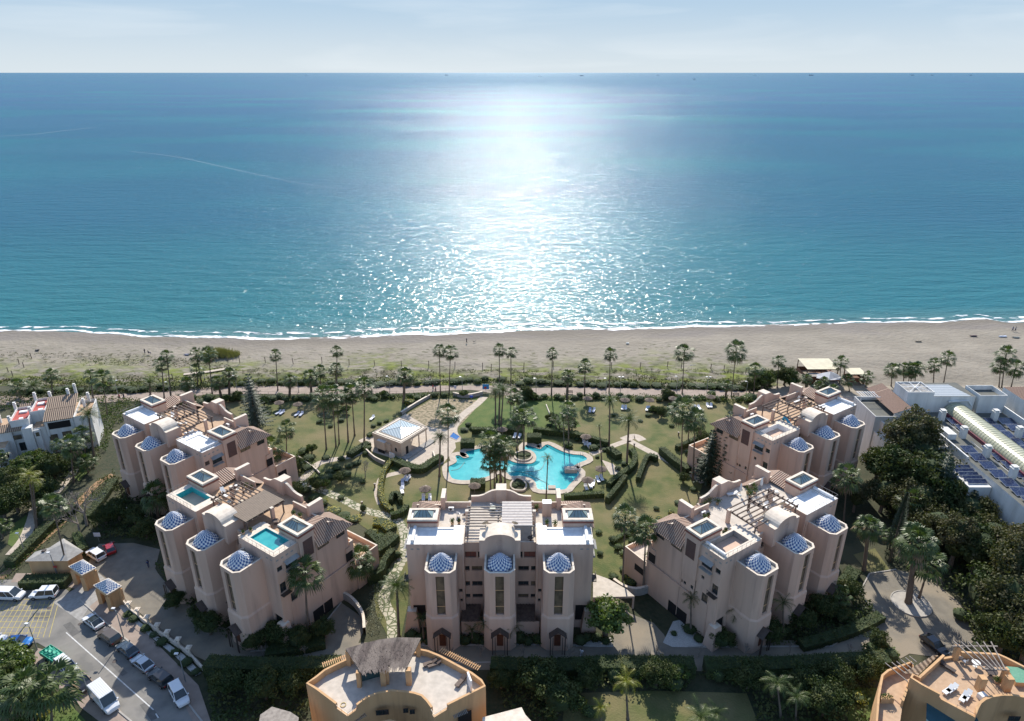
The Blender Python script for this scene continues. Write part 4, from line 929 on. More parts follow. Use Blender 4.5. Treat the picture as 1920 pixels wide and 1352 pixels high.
palm_set('palms beside the left buildings','beside the left buildings',[
 ('fan',(536,804),(538,880),1.2),('fan',(508,843),(509,895),1.35),('skirt',(289,927),(298,972),1.6),('fan',(572,1074),(577,1190),1.35),('fan',(674,1049),(675,1100),1.1)],'large fan palm')
palm('phx',(744,1100),(748,1195),'tall date palm left of the middle pink building beside the stepping-stone path',1.0)
palm_set('dark palms in front of the middle building','before the middle building',[
 ('kent',(844,1142),(846,1195),1.15),('kent',(791,1159),(795,1203),.95),('kent',(908,1165),(909,1207),.95),('kent',(963,1172),(965,1208),1.0),('kent',(885,1178),(886,1206),.7)],'small dark feather palm')
palm_set('palms by the right front building','beside the right front building',[
 ('fan',(1172,966),(1167,1097),1.25),('fan',(1211,990),(1206,1110),1.25),('kent',(1298,1129),(1295,1188),1.15),('kent',(1385,1145),(1382,1198),1.2),('kent',(1466,1126),(1469,1196),1.1),('kent',(1418,1165),(1420,1195),.9),('kent',(1548,1087),(1552,1120),1.1),('kent',(1598,860),(1600,890),1.1)],'palm')
palm_set('palms of the right court','around the right-hand court',[
 ('fan',(1588,893),(1582,978),1.25),('skirt',(1632,989),(1620,1069),1.3),('fan',(1708,942),(1712,995),1.35),('skirt',(1720,1012),(1702,1131),1.35),('fan',(1714,1030),(1708,1130),1.25),('fan',(1741,1052),(1723,1122),1.25),('fan',(1575,1110),(1576,1140),1.0),('fan',(1668,1000),(1668,1030),.9)],'sunlit fan palm')
palm_set('palms at the left edge','at the left edge',[
 ('qn_y',(58,892),(68,990),1.25),('qn_y',(78,905),(70,991),1.0),('fan',(114,942),(127,1072),1.2),('fan',(3,985),(5,1010),.7)],'palm')
palm_set('palms in the bottom-left corner','in the bottom-left corner',[
 ('fan',(90,1290),(97,1356),1.5),('fan',(48,1290),(62,1362),1.45),('fan',(20,1310),(22,1362),1.2)],'big fan palm')
palm_set('palms along the bottom edge','at the bottom edge',[
 ('qn_y',(1174,1280),(1177,1348),.85),('qn_y',(1127,1335),(1128,1362),.8),('qn',(1312,1340),(1314,1370),1.1),('qn',(1460,1288),(1465,1350),1.15),('qn',(1490,1300),(1492,1352),.8),('qn',(1345,1345),(1346,1370),.8)],'arching feather palm')
for p in list(PALM.values()): retire(p)
# ------------------------------------------------ leafy masses
def leaf_cloud(mb, c, rad, n, size, r, mi=0, shell=.55, flat_=1.0):
    for _ in range(n):
        d=rvec(r); rr=shell+(1-shell)*r.random(); p=Vector((c[0]+d.x*rad[0]*rr,c[1]+d.y*rad[1]*rr,c[2]+d.z*rad[2]*rr))
        nrm=(d+rvec(r)*.9).normalized(); a=nrm.orthogonal().normalized(); a=Matrix.Rotation(r.uniform(0,6.28),3,nrm)@a; b_=nrm.cross(a); s=size*r.uniform(.6,1.3)
        mb.face([p-a*s*.5,p-b_*s*.32,p+a*s*.55,p+b_*s*.32],mi)
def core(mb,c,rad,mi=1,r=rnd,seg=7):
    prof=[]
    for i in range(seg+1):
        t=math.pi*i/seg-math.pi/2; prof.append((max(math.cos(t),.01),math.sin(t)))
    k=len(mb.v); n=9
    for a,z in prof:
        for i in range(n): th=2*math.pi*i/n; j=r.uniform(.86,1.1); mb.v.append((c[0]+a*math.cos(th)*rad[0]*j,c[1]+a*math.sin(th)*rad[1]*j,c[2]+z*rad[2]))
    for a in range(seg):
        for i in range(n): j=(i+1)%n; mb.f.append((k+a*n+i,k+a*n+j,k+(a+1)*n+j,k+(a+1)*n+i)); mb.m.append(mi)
def shrub_mesh(seed, leafm, n=420, size=.2, rad=(1,1,.8)):
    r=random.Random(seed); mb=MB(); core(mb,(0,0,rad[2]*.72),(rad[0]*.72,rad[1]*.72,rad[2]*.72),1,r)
    for k in range(7):
        d=rvec(r); c=(d.x*.45*rad[0],d.y*.45*rad[1],rad[2]*.75+d.z*.25); leaf_cloud(mb,c,(rad[0]*.55,rad[1]*.55,rad[2]*.55),n//7,size,r)
    return mb
SHR={}
for nm,m in (('d',LEAFD),('m',LEAFM),('l',LEAFL),('y',LEAFY),('g',LEAFG)):
    for v in range(2):
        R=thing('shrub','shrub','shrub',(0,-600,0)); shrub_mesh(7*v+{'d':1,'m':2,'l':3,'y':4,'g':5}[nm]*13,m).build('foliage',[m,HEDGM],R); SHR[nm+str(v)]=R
COLN={'d':'dark green','m':'green','l':'light green','y':'yellow-flowered','g':'grey-green'}
def shrub_set(group, place, items):
    """items: (px,py,radius m,height m,colour)"""
    items=sorted(items,key=lambda t:t[0])
    for i,(px,py,rr,hh,c) in enumerate(items):
        g=G(px,py); P=SHR[c+str(rnd.randrange(2))]
        lab=f"{COLN[c]} round shrub, {ordw(i)} from left {place}"
        src=P.children[0]; o=src.copy(); link(o); o.parent=None; o.name='shrub'; o.location=(g.x,g.y,0); o.rotation_euler=(0,0,rnd.uniform(0,6.28)); o.scale=(rr*rnd.uniform(.9,1.1),rr*rnd.uniform(.9,1.1),hh/1.5)
        tag(o,lab,'shrub',group)
R_=rnd
row=[]
for x,y,rr,h,c in [(338,752,2.2,2.4,'d'),(360,750,1.8,2,'m'),(392,752,2.2,2.6,'m'),(376,758,2.0,1.8,'g'),(437,752,1.6,1.8,'d'),(447,750,1.3,1.4,'m'),(460,752,1.4,1.2,'d'),(512,752,1.8,1.9,'g'),(525,747,1.8,2.0,'g'),(535,752,1.4,1.4,'l'),(553,750,1.5,1.6,'m'),(566,748,1.7,1.9,'d'),(574,752,1.6,1.7,'d'),(692,748,1.5,1.6,'d'),(703,751,1.5,1.4,'m'),(708,743,1.0,1.3,'d'),(723,745,1.8,2.0,'d'),(737,746,1.3,1.3,'m'),(769,745,1.4,1.6,'m'),(782,748,1.3,1.3,'l'),(795,746,1.1,1.3,'l'),(815,744,1.6,1.7,'d'),(833,744,1.3,1.4,'m'),(970,748,1.6,1.8,'d'),(985,750,1.6,2.2,'d'),(998,746,1.6,2.4,'m'),(1010,748,1.3,1.3,'g'),(1020,746,1.3,1.4,'m'),(1045,747,1.4,1.6,'m'),(1053,750,1.2,1.4,'l'),(1076,748,1.5,1.4,'g'),(1087,745,1.4,1.9,'d'),(1105,748,1.4,1.5,'m'),(1117,746,1.5,2.2,'d'),(1130,748,1.2,1.4,'l'),(1162,744,1.3,1.5,'m'),(1170,750,1.8,1.5,'g'),(1178,748,1.1,1.7,'m'),(1199,751,1.8,1.7,'g'),(1215,748,1.3,1.2,'m'),(1236,752,1.4,1.4,'d'),(1248,750,1.6,2.8,'d'),(1257,746,1.5,2.5,'m'),(1270,745,1.2,1.2,'l'),(1290,748,1.3,1.4,'l'),(1305,749,1.3,1.3,'m'),(1318,748,1.2,1.3,'d'),(1334,742,1.6,1.8,'l'),(1342,750,1.5,1.5,'g'),(1355,749,1.2,1.3,'m'),(1383,751,1.3,1.4,'m'),(1393,748,1.1,1.1,'d'),(1408,752,2.6,2.6,'l'),(1420,757,2.4,2.0,'m'),(1436,752,1.8,1.7,'d')]: row.append((x,y,rr,h,c))
shrub_set('shrubs in the bed between lawn and promenade','between lawn and promenade',row)
shrub_set('shrubs on the sea side of the promenade','on the sea side of the promenade',[(x+R_.uniform(-3,3),y+R_.uniform(-1.5,1.5),R_.uniform(1.4,2.4),R_.uniform(1.0,1.9),R_.choice('ddmmg')) for x,y in [(60,738),(78,737),(112,733),(125,730),(150,734),(178,731),(196,733),(214,731),(226,729),(240,732),(254,733),(268,731),(300,728),(315,730),(420,724),(432,722),(452,722),(468,721),(489,719),(508,718),(528,720),(548,718),(566,720),(586,719),(620,719),(634,718),(654,720),(698,719),(712,721),(735,721),(748,720),(762,722),(780,721),(800,720),(817,718),(850,718),(866,716),(880,715),(895,717),(910,713),(938,712),(975,720),(988,718),(1000,716),(1015,719),(1030,718),(1048,720),(1062,721),(1085,722),(1098,722),(1112,723),(1128,724),(1140,723),(1160,724),(1172,723),(1190,725),(1208,724),(1232,724),(1262,725),(1280,723),(1298,726),(1318,727),(1335,727),(1350,727),(1372,729),(1392,730),(1408,728),(1425,726),(1440,722)]])
shrub_set('shrubs around the pool and paths','around pool and paths',[(1065,838,1.6,1.7,'m'),(1082,826,.9,.9,'m'),(1113,843,1.6,1.5,'d'),(1124,838,1.2,1.1,'l'),(1133,845,.9,.8,'d'),(1156,856,1.3,1.1,'m'),(1120,858,.8,.7,'l'),(1158,880,1.0,1.0,'g'),(1170,872,1.0,1.1,'l'),(960,852,.8,.7,'l'),(968,855,.9,.8,'m'),(978,856,.9,.8,'l'),(990,856,.8,.8,'l'),(972,910,1.1,1.1,'d'),(965,914,1.0,1.0,'d'),(980,912,.9,1.0,'d'),(1222,770,1.5,1.1,'m'),(1232,772,1.6,1.8,'m'),(1243,776,1.5,1.3,'d'),(1255,768,1.0,1.0,'l'),(632,880,1.6,1.4,'m'),(655,876,1.3,1.2,'d'),(667,872,1.2,1.2,'d'),(650,892,1.8,1.3,'m'),(602,905,1.8,1.6,'d'),(616,898,1.7,1.4,'d'),(690,845,1.4,1.6,'l'),(685,852,1.0,1.1,'m'),(672,868,1.0,1.0,'g'),(570,850,2.0,1.7,'m'),(580,862,1.9,1.6,'d'),(560,872,1.9,1.5,'m'),(575,880,1.6,1.4,'d'),(645,980,1.2,1.6,'m'),(681,958,.9,2.0,'m'),(744,1045,1.1,1.5,'m'),(655,1010,1.6,1.0,'y'),(628,960,2.0,.9,'y'),(645,968,2.0,.9,'m'),(664,975,1.8,.9,'y'),(607,945,1.3,1.2,'y'),(870,808,1.3,1.0,'g'),(878,800,1.2,1.5,'l'),(885,805,1.0,1.0,'m'),(1236,975,1.1,.9,'y'),(1258,962,.9,.8,'y'),(1225,985,.8,.8,'m'),(1195,1020,1.0,1.1,'m'),(1150,1015,1.2,1.4,'d'),(1160,1030,1.2,1.3,'m'),(1178,1005,1.0,1.0,'m'),(695,1035,1.6,1.6,'l'),(708,1040,1.3,1.4,'g')])
shrub_set('shrubs between pavement and pillared wall','between pavement and pillared wall',[(212,1130,1.1,.9,'d'),(243,1152,1.2,.8,'m'),(252,1162,1.3,.9,'d'),(274,1180,1.3,.9,'m'),(288,1192,.9,.7,'g'),(305,1205,1.3,.9,'d'),(330,1226,1.0,.8,'m'),(350,1245,1.3,.9,'d'),(368,1262,1.0,.8,'d')])
shrub_set('shrubs at the foot of the middle building','at the foot of the middle building',[(772,1196,1.3,1.8,'d'),(785,1203,1.2,1.4,'m'),(803,1206,.9,1.1,'d'),(860,1203,1.1,1.8,'d'),(873,1206,1.2,1.6,'d'),(892,1204,1.2,2.0,'d'),(905,1207,.9,1.2,'m'),(962,1206,1.1,1.6,'d'),(975,1203,1.3,2.2,'d'),(990,1207,1.1,1.4,'d'),(1008,1204,1.2,1.8,'m'),(1088,1206,1.4,1.8,'d'),(1100,1200,1.2,1.6,'d'),(1135,1206,1.0,1.1,'m')])
shrub_set('shrubs on the small pebble islands','around the right garage court',[(1263,1190,.7,.7,'m'),(1292,1184,1.6,1.4,'d'),(1310,1200,1.2,.9,'d'),(1330,1195,1.1,1.3,'d'),(1118,1198,1.3,1.1,'d'),(1230,1112,1.1,1.0,'m'),(1212,1104,1.3,1.2,'d'),(1186,1095,1.2,1.1,'l'),(1176,1085,1.1,.9,'y'),(1168,1070,1.1,.9,'m')])
shrub_set('shrubs dotted over the left lawns','dotted over the left lawns',[(505,775,1.1,1.0,'d'),(540,790,.9,.9,'m'),(620,800,1.0,.8,'d'),(640,790,1.2,1.0,'g'),(598,793,1.0,.9,'m'),(700,800,1.0,.8,'d'),(712,795,.9,.9,'m'),(725,790,1.0,.8,'l'),(612,860,1.3,1.0,'d'),(640,862,1.2,1.0,'m'),(618,888,1.3,1.2,'d'),(680,905,1.0,.9,'m'),(590,935,1.5,1.3,'d'),(575,922,1.4,1.2,'m'),(640,935,1.0,.8,'d'),(700,1000,1.2,.9,'y'),(712,1008,1.1,.9,'m'),(688,1050,1.3,1.5,'d'),(700,1065,1.2,1.4,'m'),(680,1075,1.2,1.3,'d'),(720,985,.9,.7,'l')])
shrub_set('shrubs dotted over the right lawns','dotted over the right lawns',[(1030,800,1.0,.9,'d'),(1055,806,1.0,.9,'m'),(1080,812,.9,.8,'d'),(1150,780,.8,.7,'m'),(1200,790,.9,.7,'g'),(1215,780,1.1,.9,'d'),(1260,800,.9,.8,'m'),(1290,850,1.2,1.1,'d'),(1310,880,1.3,1.2,'m'),(1325,895,1.3,1.3,'d'),(1300,920,1.1,1.0,'m'),(1205,1000,1.0,.8,'y'),(1185,1015,1.0,.9,'m'),(1170,1040,1.1,1.0,'l'),(1230,955,.9,.8,'d'),(1270,945,1.0,.8,'g'),(1122,1000,.9,.8,'m'),(1125,1040,.9,.9,'d'),(1150,1085,1.2,1.1,'m'),(1133,1095,1.1,1.0,'d')])
shrub_set('lighter shrubs in the bottom gardens','in the shaded bottom gardens',[(405,1265,1.6,2.4,'m'),(445,1275,1.8,2.6,'l'),(520,1275,1.6,2.4,'m'),(575,1268,1.5,2.2,'l'),(935,1275,1.5,2.4,'m'),(985,1280,1.6,2.4,'l'),(1060,1270,1.5,2.4,'m'),(1150,1275,1.6,2.6,'l'),(1195,1268,1.5,2.6,'l'),(1265,1290,1.7,2.4,'m'),(1345,1275,1.5,2.4,'l'),(1430,1272,1.6,2.6,'m'),(1525,1275,1.5,2.6,'l'),(1575,1268,1.6,2.6,'m'),(1645,1262,1.4,2.2,'l'),(1085,1320,1.4,1.5,'y'),(1105,1340,1.4,1.4,'l'),(30,1325,1.8,1.8,'y'),(75,1345,1.6,1.6,'y'),(12,1285,1.7,2.0,'l'),(1610,1315,1.3,1.3,'y'),(1640,1225,2.2,2.4,'m'),(1665,1232,2.0,2.0,'l'),(1800,1160,1.8,2.2,'l')])
def big_tree(seed, leafm, R=4.2, Hh=7.5, clumps=46, per=95, size=.42):
    r=random.Random(seed); mb=MB(); pts=[]
    for k in range(clumps):
        d=rvec(r); d.z=abs(d.z)*.9-.15; rr=r.uniform(.55,1.0)
        c=Vector((d.x*R*rr,d.y*R*rr,Hh*.55+d.z*Hh*.42*rr)); cr=R*r.uniform(.22,.36); pts.append((c,cr))
    for c,cr in pts: leaf_cloud(mb,c,(cr,cr,cr*.8),per,size,r,shell=.45)
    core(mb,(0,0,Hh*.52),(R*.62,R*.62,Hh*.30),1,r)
    return mb,pts
TREE={}
def tree_proto(key,label_leaf,**k):
    R=thing('tree','tree','tree',(0,-700,0)); mb,pts=big_tree(leafm=label_leaf,**k); Hh=k.get('Hh',7.5)
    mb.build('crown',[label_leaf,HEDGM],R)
    t=MB(); t.path([(0,0,0),(.15,.1,Hh*.2),(0,.1,Hh*.45)],[.42,.32,.26],8)
    for c,_ in pts[:9]: t.path([(0,.1,Hh*.4),tuple(Vector((0,.1,Hh*.4)).lerp(c,.55)+Vector((0,0,-.2))),tuple(c)],[.18,.1,.05],5)
    t.build('trunk',BARK,R); TREE[key]=R
LEAFO=mat('olive_leaf',(.045,.055,.018),(.085,.09,.035),.7,.65,0,trans=.18,spec=.2,c3=(.10,.09,.05),c3scale=.4)
tree_proto('o0',LEAFO,seed=21,R=4.0,Hh=9,clumps=64,per=80,size=.34); tree_proto('o1',LEAFO,seed=22,R=3.0,Hh=11,clumps=60,per=80,size=.34)
tree_proto('d0',LEAFD,seed=1); tree_proto('d1',LEAFD,seed=2,R=3.6,Hh=9.5,clumps=52); tree_proto('m0',LEAFM,seed=3,R=3.2,Hh=6,clumps=36); tree_proto('l0',LEAFL,seed=4,R=2.6,Hh=5.2,clumps=30,per=80)
def tree_set(group, place, items, desc):
    items=sorted(items,key=lambda t:t[1])
    for i,(k,px,py,s) in enumerate(items):
        g=G(px,py); lab=f"{desc}, {ordw(i)} from the left of those {place}" if len(items)>1 else f"{desc} {place}"
        inst(TREE[k],lab,(g.x,g.y,0),rnd.uniform(0,6.28),(s*rnd.uniform(.93,1.07),s*rnd.uniform(.93,1.07),s*rnd.uniform(.92,1.08)),group)
tree_set('evergreen trees between the court and the hotel','beside the hotel',[
 ('d1',1672,935,1.6),('o0',1708,925,1.75),('o1',1690,905,1.85),('d1',1725,960,1.6),('o0',1715,985,1.3),('o1',1765,955,1.05),('d1',1790,960,0.9),('o0',1845,1050,1.05),('o1',1870,1060,0.9),('d0',1810,1040,1.3),('o0',1745,1030,1.1),('o1',1890,1140,1.5),('d0',1740,930,1.0),('o0',1780,920,0.75),('o1',1830,965,0.65),('d1',1755,985,1.25),('o0',1800,1005,1.3),('o1',1860,1010,0.85),('d1',1895,960,0.5),('o0',1925,1020,0.8),('o1',1780,1065,1.15),('d1',1820,1080,1.2),('o0',1865,1095,1.3),('o1',1905,1105,1.35),('d0',1840,1150,1.2),('o0',1885,1180,1.35),('o1',1925,1190,1.3),('d1',1640,905,1.0),('o0',1650,960,1.0),('o1',1600,960,.75),('d0',1870,1225,1.0),('o0',1915,1245,1.1)],'dense dark evergreen tree')
tree_set('trees below the white terrace houses','below the white houses',[('m0',58,890,.95),('m0',42,905,.9),('m0',72,880,.85),('d0',20,930,.9),('d0',10,975,.9),('d0',105,900,.8),('d0',85,945,.8),('m0',115,880,.7),('d0',35,960,.9),('d0',95,970,.7)],'leafy green tree')
tree_set('trees at the foot of the left buildings','by the left front building',[('d0',255,985,.6),('d0',275,1010,.6),('d0',225,975,.7),('d0',200,985,.6),('d0',330,1140,.5),('d0',395,1190,.55),('d0',380,1165,.5),('d0',525,1205,.6),('d0',560,1215,.5),('d0',610,1195,.5),('d0',480,1215,.5)],'dark shaded tree')
tree_set('trees in the bottom-left corner','in the bottom-left corner',[('l0',18,1255,1.0),('l0',42,1268,.9),('m0',5,1300,.9),('l0',55,1362,.7),('m0',30,1350,.9)],'yellow-green tree')
tree_set('trees near the beach bar','near the beach bar',[('m0',1428,732,1.05),('d0',1438,726,.8),('d0',1470,722,.85),('m0',1482,728,.7),('d0',1405,735,.6)],'bushy tree')
tree_set('small trees on the lawns','on the garden lawns',[('m0',496,762,.55),('d0',610,770,.4),('m0',650,775,.4),('d0',1035,795,.45),('d0',1072,806,.45),('m0',1225,775,.4),('d0',1240,782,.4),('m0',1262,770,.4),('d0',1318,835,.5),('d0',1335,870,.6),('m0',1300,860,.45),('d0',1280,905,.35),('d0',640,905,.4),('m0',610,915,.4),('d0',595,920,.45),('d0',560,930,.5),('m0',870,745,.4),('d0',985,748,.5),('m0',1000,750,.4),('d0',1250,750,.45),('m0',720,745,.35),('d0',445,752,.45),('m0',425,755,.4)],'small dark garden tree')
tree_set('bright tree','with yellow-green leaves right of the middle pink building',[('l0',1134,1192,1.35)],'round leafy tree')
tree_set('trees left of the clubhouse','beside the far left building',[('d0',560,885,.5),('m0',585,850,.45)],'bushy small tree')
tree_set('trees at the foot of the right front building','by the right front building',[('d0',1350,1215,.5),('d0',1440,1205,.6),('d0',1500,1180,.6),('d0',1540,1155,.6),('d0',1590,1120,.55),('d0',1575,1165,.4),('d0',1640,1215,.45)],'dark shaded small tree')
tree_set('trees in the bottom garden','along the bottom edge',[('d0',430,1300,.6),('d0',500,1310,.7),('d0',545,1300,.6),('d0',940,1290,.5),('d0',1010,1300,.8),('d0',1045,1335,.8),('d0',1100,1290,.6),('d0',1230,1285,.6),('m0',1270,1275,.5),('d0',1400,1290,.7),('d0',1500,1300,.7),('d0',1560,1290,.7),('d0',1620,1275,.6),('d0',1540,1340,.8)],'dark garden tree')
for p in list(TREE.values()): retire(p)
for p in list(SHR.values()): retire(p)
# conifers
def conifer(px,py,apx,apy,wid,label,m=CONIF,name='conifer',tiers=17,seed=1,narrow=False):
    g=G(px,py); _,hz=HT(apx,apy,g.y); R=thing(name,label,'tree',(g.x,g.y,0)); r=random.Random(seed)
    t=MB(); t.path([(0,0,0),(0,0,hz*.95)],[.3,.05],7); t.build('trunk',BARK,R); mb=MB()
    if narrow:
        for _ in range(2600):
            z=r.random()**.8*hz; f=z/hz; rad=wid*math.sin(math.pi*min(1,(.12+.88*f)))**.7*(1-f*.5); a=r.uniform(0,6.28); rr=rad*r.uniform(.75,1.05); p=Vector((rr*math.cos(a),rr*math.sin(a),z)); s=r.uniform(.18,.34); d=Vector((math.cos(a),math.sin(a),1.2)).normalized(); sd=Vector((-math.sin(a),math.cos(a),0))
            mb.face([p-sd*s*.4,p+sd*s*.4,p+d*s*1.2])
    else:
        for k in range(tiers):
            f=k/tiers; z=hz*(.10+.88*f); L=wid*(1-f)**.8+.15; nb=9
            for j in range(nb):
                a=6.283*j/nb+k*.7+r.uniform(-.2,.2); h=Vector((math.cos(a),math.sin(a),0)); sd=Vector((-h.y,h.x,0)); ll=L*r.uniform(.8,1.1)
                for q in range(7):
                    u=(q+.5)/7; p=h*ll*u+Vector((0,0,z+.25*u*u-.12*u)); ww=.62*ll*.30*(1.15-u)+.12
                    for s_ in (-1,1):
                        tp=p+sd*s_*ww+h*ll*.12+Vector((0,0,-.14+r.uniform(-.05,.05))); mb.face([p-h*ll*.06,p+h*ll*.08,tp+h*.08,tp-h*.1])
    mb.build('crown',m,R); return R
conifer(482,806,472,694,4.2,'dark Norfolk Island pine on the lawn beside the far left pink building',seed=1)
CONL=mat('pale_conifer_needles',(.05,.075,.04),(.085,.105,.06),1.2,.7)
conifer(1352,905,1356,765,5.0,'pale feathery conifer in front of the far right pink building',CONL,tiers=20,seed=2)
conifer(1325,905,1326,800,3.6,'dark conifer behind the right lawn, left of the pale conifer',seed=3)
conifer(1385,915,1382,825,3.4,'dark conifer right of the pale conifer',seed=5)
conifer(1668,1052,1676,925,1.5,'narrow dark cypress at the top of the right court',seed=4,name='cypress',narrow=True)
conifer(1745,975,1752,835,3.4,'tall dark pine rising among the evergreens, left one',seed=11,tiers=18)
conifer(1805,1000,1812,915,2.8,'tall dark pine rising among the evergreens, middle one',seed=12,tiers=18)
conifer(1700,905,1702,788,3.0,'tall dark pine at the back of the evergreens beside the hotel',seed=13,tiers=18)
conifer(1880,1075,1890,995,2.8,'tall dark pine rising among the evergreens, right one',seed=14,tiers=18)
conifer(454,1198,450,1165,.7,'small cypress at the nearest corner of the left front building',seed=6,name='cypress',narrow=True)
# bare trees
def bare_tree(px,py,hz,label,seed,spread=1.0,leaf=None,wood=BARK):
    g=G(px,py); r=random.Random(seed); R=thing('bare_tree',label,'tree',(g.x,g.y,0)); t=MB(); b=MB()
    def grow(p,d,L,rad,dep,tgt):
        q=p+d*L; tgt.tube(p,q,rad,rad*.68,5 if dep<2 else 3,cap=False)
        if dep>=5: return
        for _ in range(3 if dep<4 else 2):
            nd=(d+rvec(r)*.62*spread+Vector((0,0,.12))).normalized(); grow(q,nd,L*r.uniform(.62,.85),rad*.62,dep+1,b)
    grow(Vector((0,0,0)),Vector((.05,.02,1)).normalized(),hz*.3,.2*hz/6,0,t)
    t.build('trunk',wood,R); b.build('branches',wood,R); return R
GREYB=mat('grey_bark',(.30,.26,.22),(.20,.17,.15),2,.9)
bare_tree(163,985,9.5,'large leafless spreading tree between the track and the gate court',3,1.5,wood=GREYB)
bare_tree(150,1000,7.5,'smaller leafless tree at the left of the spreading one',9,1.3,wood=GREYB)
bare_tree(685,895,4.0,'small leafless tree on the lawn below the clubhouse',5,1.0,wood=GREYB)
for i,(x,y) in enumerate([(493,1232),(572,1230),(845,1235),(902,1232),(980,1232),(1068,1232),(1230,1232),(1310,1232),(1395,1232),(1480,1225),(1590,1228),(1232,1250)]):
    bare_tree(x,y,2.2,f'pollarded bare street tree, {ORD[i]} from the left along the inner road',20+i,.8,wood=GREYB)['group']='pollarded trees along the inner road'
# hedges: clipped boxes with leafy faces
def hedge(pts,wd,hh,label,m=LEAFD,dens=16,closed=False,z0=0,cat='hedge',name='hedge',size=.27,group=None):
    P=[G(*p).xy for p in pts]; P=catmull(P,4) if len(P)>2 else P
    c=P[len(P)//2]; P=[p-c for p in P]; l,r_=ribbon_pts(P,wd*.9); mb=MB(); r=random.Random(int(pts[0][0])+int(pts[0][1]))
    n=len(P)
    def quadleaf(p,nrm):
        nn=(nrm+rvec(r)*.55).normalized(); a=nn.orthogonal().normalized(); a=Matrix.Rotation(r.uniform(0,6.28),3,nn)@a; b_=nn.cross(a); s=size*r.uniform(.6,1.3); p=p+nrm*r.uniform(-.06,.2)
        mb.face([p-a*s*.5,p-b_*s*.35,p+a*s*.5,p+b_*s*.35],0)
    for i in range(n-1):
        A=Vector((*r_[i],0));B=Vector((*r_[i+1],0));C=Vector((*l[i+1],0));D=Vector((*l[i],0)); u=Vector((0,0,hh*.94))
        mb.face([A,B,B+u,A+u],1); mb.face([C,D,D+u,C+u],1); mb.face([A+u,B+u,C+u,D+u],1)
        if i==0: mb.face([D,A,A+u,D+u],1)
        if i==n-2: mb.face([B,C,C+u,B+u],1)
        seg=(B-A).length; up=Vector((0,0,1)); d=(P[i+1]-P[i]).normalized(); sn=Vector((-d.y,d.x,0))
        for (p,q,nrm,span,area) in ((A,B,-sn,hh,seg*hh),(D,C,sn,hh,seg*hh)):
            for _ in range(int(area*dens)+1): quadleaf(p.lerp(q,r.random())+up*r.uniform(0,hh),nrm)
        for _ in range(int(seg*wd*dens*1.2)+1): 
            t=r.random(); quadleaf(A.lerp(B,t).lerp(D.lerp(C,t),r.random())+up*hh,up)
    o=mb.build(name,[m,HEDGM],None,loc=(c.x,c.y,z0)); tag(o,label,cat,group); return o
hedge([(738,868),(765,880),(790,885),(810,872),(828,862)],1.9,1.4,'thick clipped hedge curving below the clubhouse lawn',LEAFM)
hedge([(735,868),(722,885),(716,905),(714,930),(722,950),(735,962)],1.2,1.1,'thin curved hedge with yellow tips beside the paved path',LEAFY)
hedge([(733,948),(737,935),(748,935),(752,948)],.9,1.6,'horseshoe-shaped topiary hedge on the lawn')
hedge([(733,972),(745,970),(757,964),(763,955)],1.2,1.3,'short clipped hedge left of the middle building roof',LEAFM)
hedge([(705,1040),(720,1030),(740,1012)],2.8,1.6,'broad clipped hedge block by the crazy paving path')
hedge([(690,1000),(710,1018),(722,1022)],1.6,.9,'low dark hedge square by the left front building')
hedge([(700,985),(718,985),(735,998)],2.6,1.0,'flat-topped hedge patch with yellow tint beside the stepping stones',LEAFY)
hedge([(690,1095),(715,1085),(722,1065),(738,1045)],1.2,2.2,'tall dark hedge at the side of the left front building')
hedge([(1000,812),(1040,816),(1090,824),(1140,838)],1.3,1.6,'long clipped hedge behind the pool',LEAFM)
hedge([(885,812),(915,812),(950,812),(980,815)],1.4,1.5,'clipped hedge behind the left half of the pool',LEAFM)
hedge([(988,828),(1015,828)],2.4,1.9,'tall square clipped hedge at the far pool edge')
hedge([(864,838),(890,838)],2.4,1.9,'dark square hedge behind the pool steps')
hedge([(882,915),(910,915)],2.4,1.9,'square clipped hedge on the near side of the pool')
hedge([(1142,848),(1160,862)],2.0,1.6,'dark hedge block at the right end of the garden')
hedge([(1140,915),(1165,895),(1185,880),(1190,860),(1182,850)],1.3,1.4,'hedge with bright yellow top right of the pool lawn',LEAFM)
hedge([(1138,945),(1155,925),(1172,902)],1.1,1.7,'straight narrow clipped hedge on the right lawn')
hedge([(1196,905),(1205,880),(1215,862),(1232,866)],1.1,1.5,'crooked clipped hedge in the middle of the right lawn')
hedge([(1058,936),(1085,934),(1132,931)],1.2,1.2,'straight hedge with sunlit top by the pool corner',LEAFM)
hedge([(1240,850),(1260,868),(1290,890)],1.8,1.8,'thick hedge beside the straight stone path')
hedge([(1268,845),(1290,836),(1305,828)],1.1,1.4,'angled dark hedge behind the palms on the right')
hedge([(655,858),(675,845),(692,836)],1.9,1.2,'low hedge mound along the path to the clubhouse',LEAFD)
hedge([(690,820),(715,808),(740,795)],1.2,.8,'low planting strip along the clubhouse terrace',LEAFM)
hedge([(1148,1020),(1170,1005),(1195,992),(1215,990)],.9,.8,'thin curving flower hedge on the near right lawn',LEAFM)
hedge([(390,1258),(470,1262),(560,1262),(640,1258)],2.6,2.2,'tall shaded hedge behind the street, left of the round villa')
hedge([(920,1262),(1040,1266),(1140,1260),(1300,1262)],2.6,2.3,'tall shaded hedge along the inner road, centre')
hedge([(1320,1262),(1450,1262),(1560,1256),(1660,1250)],2.6,2.3,'tall shaded hedge along the inner road, right')
hedge([(165,975),(195,935),(215,905)],1.8,1.1,'scrubby hedge along the ochre track')
hedge([(20,1065),(60,1025),(95,990),(140,955)],2.2,1.5,'long hedge between the two left paths')
hedge([(45,1098),(130,1096)],2.6,1.6,'clipped hedge in front of the gatehouse')
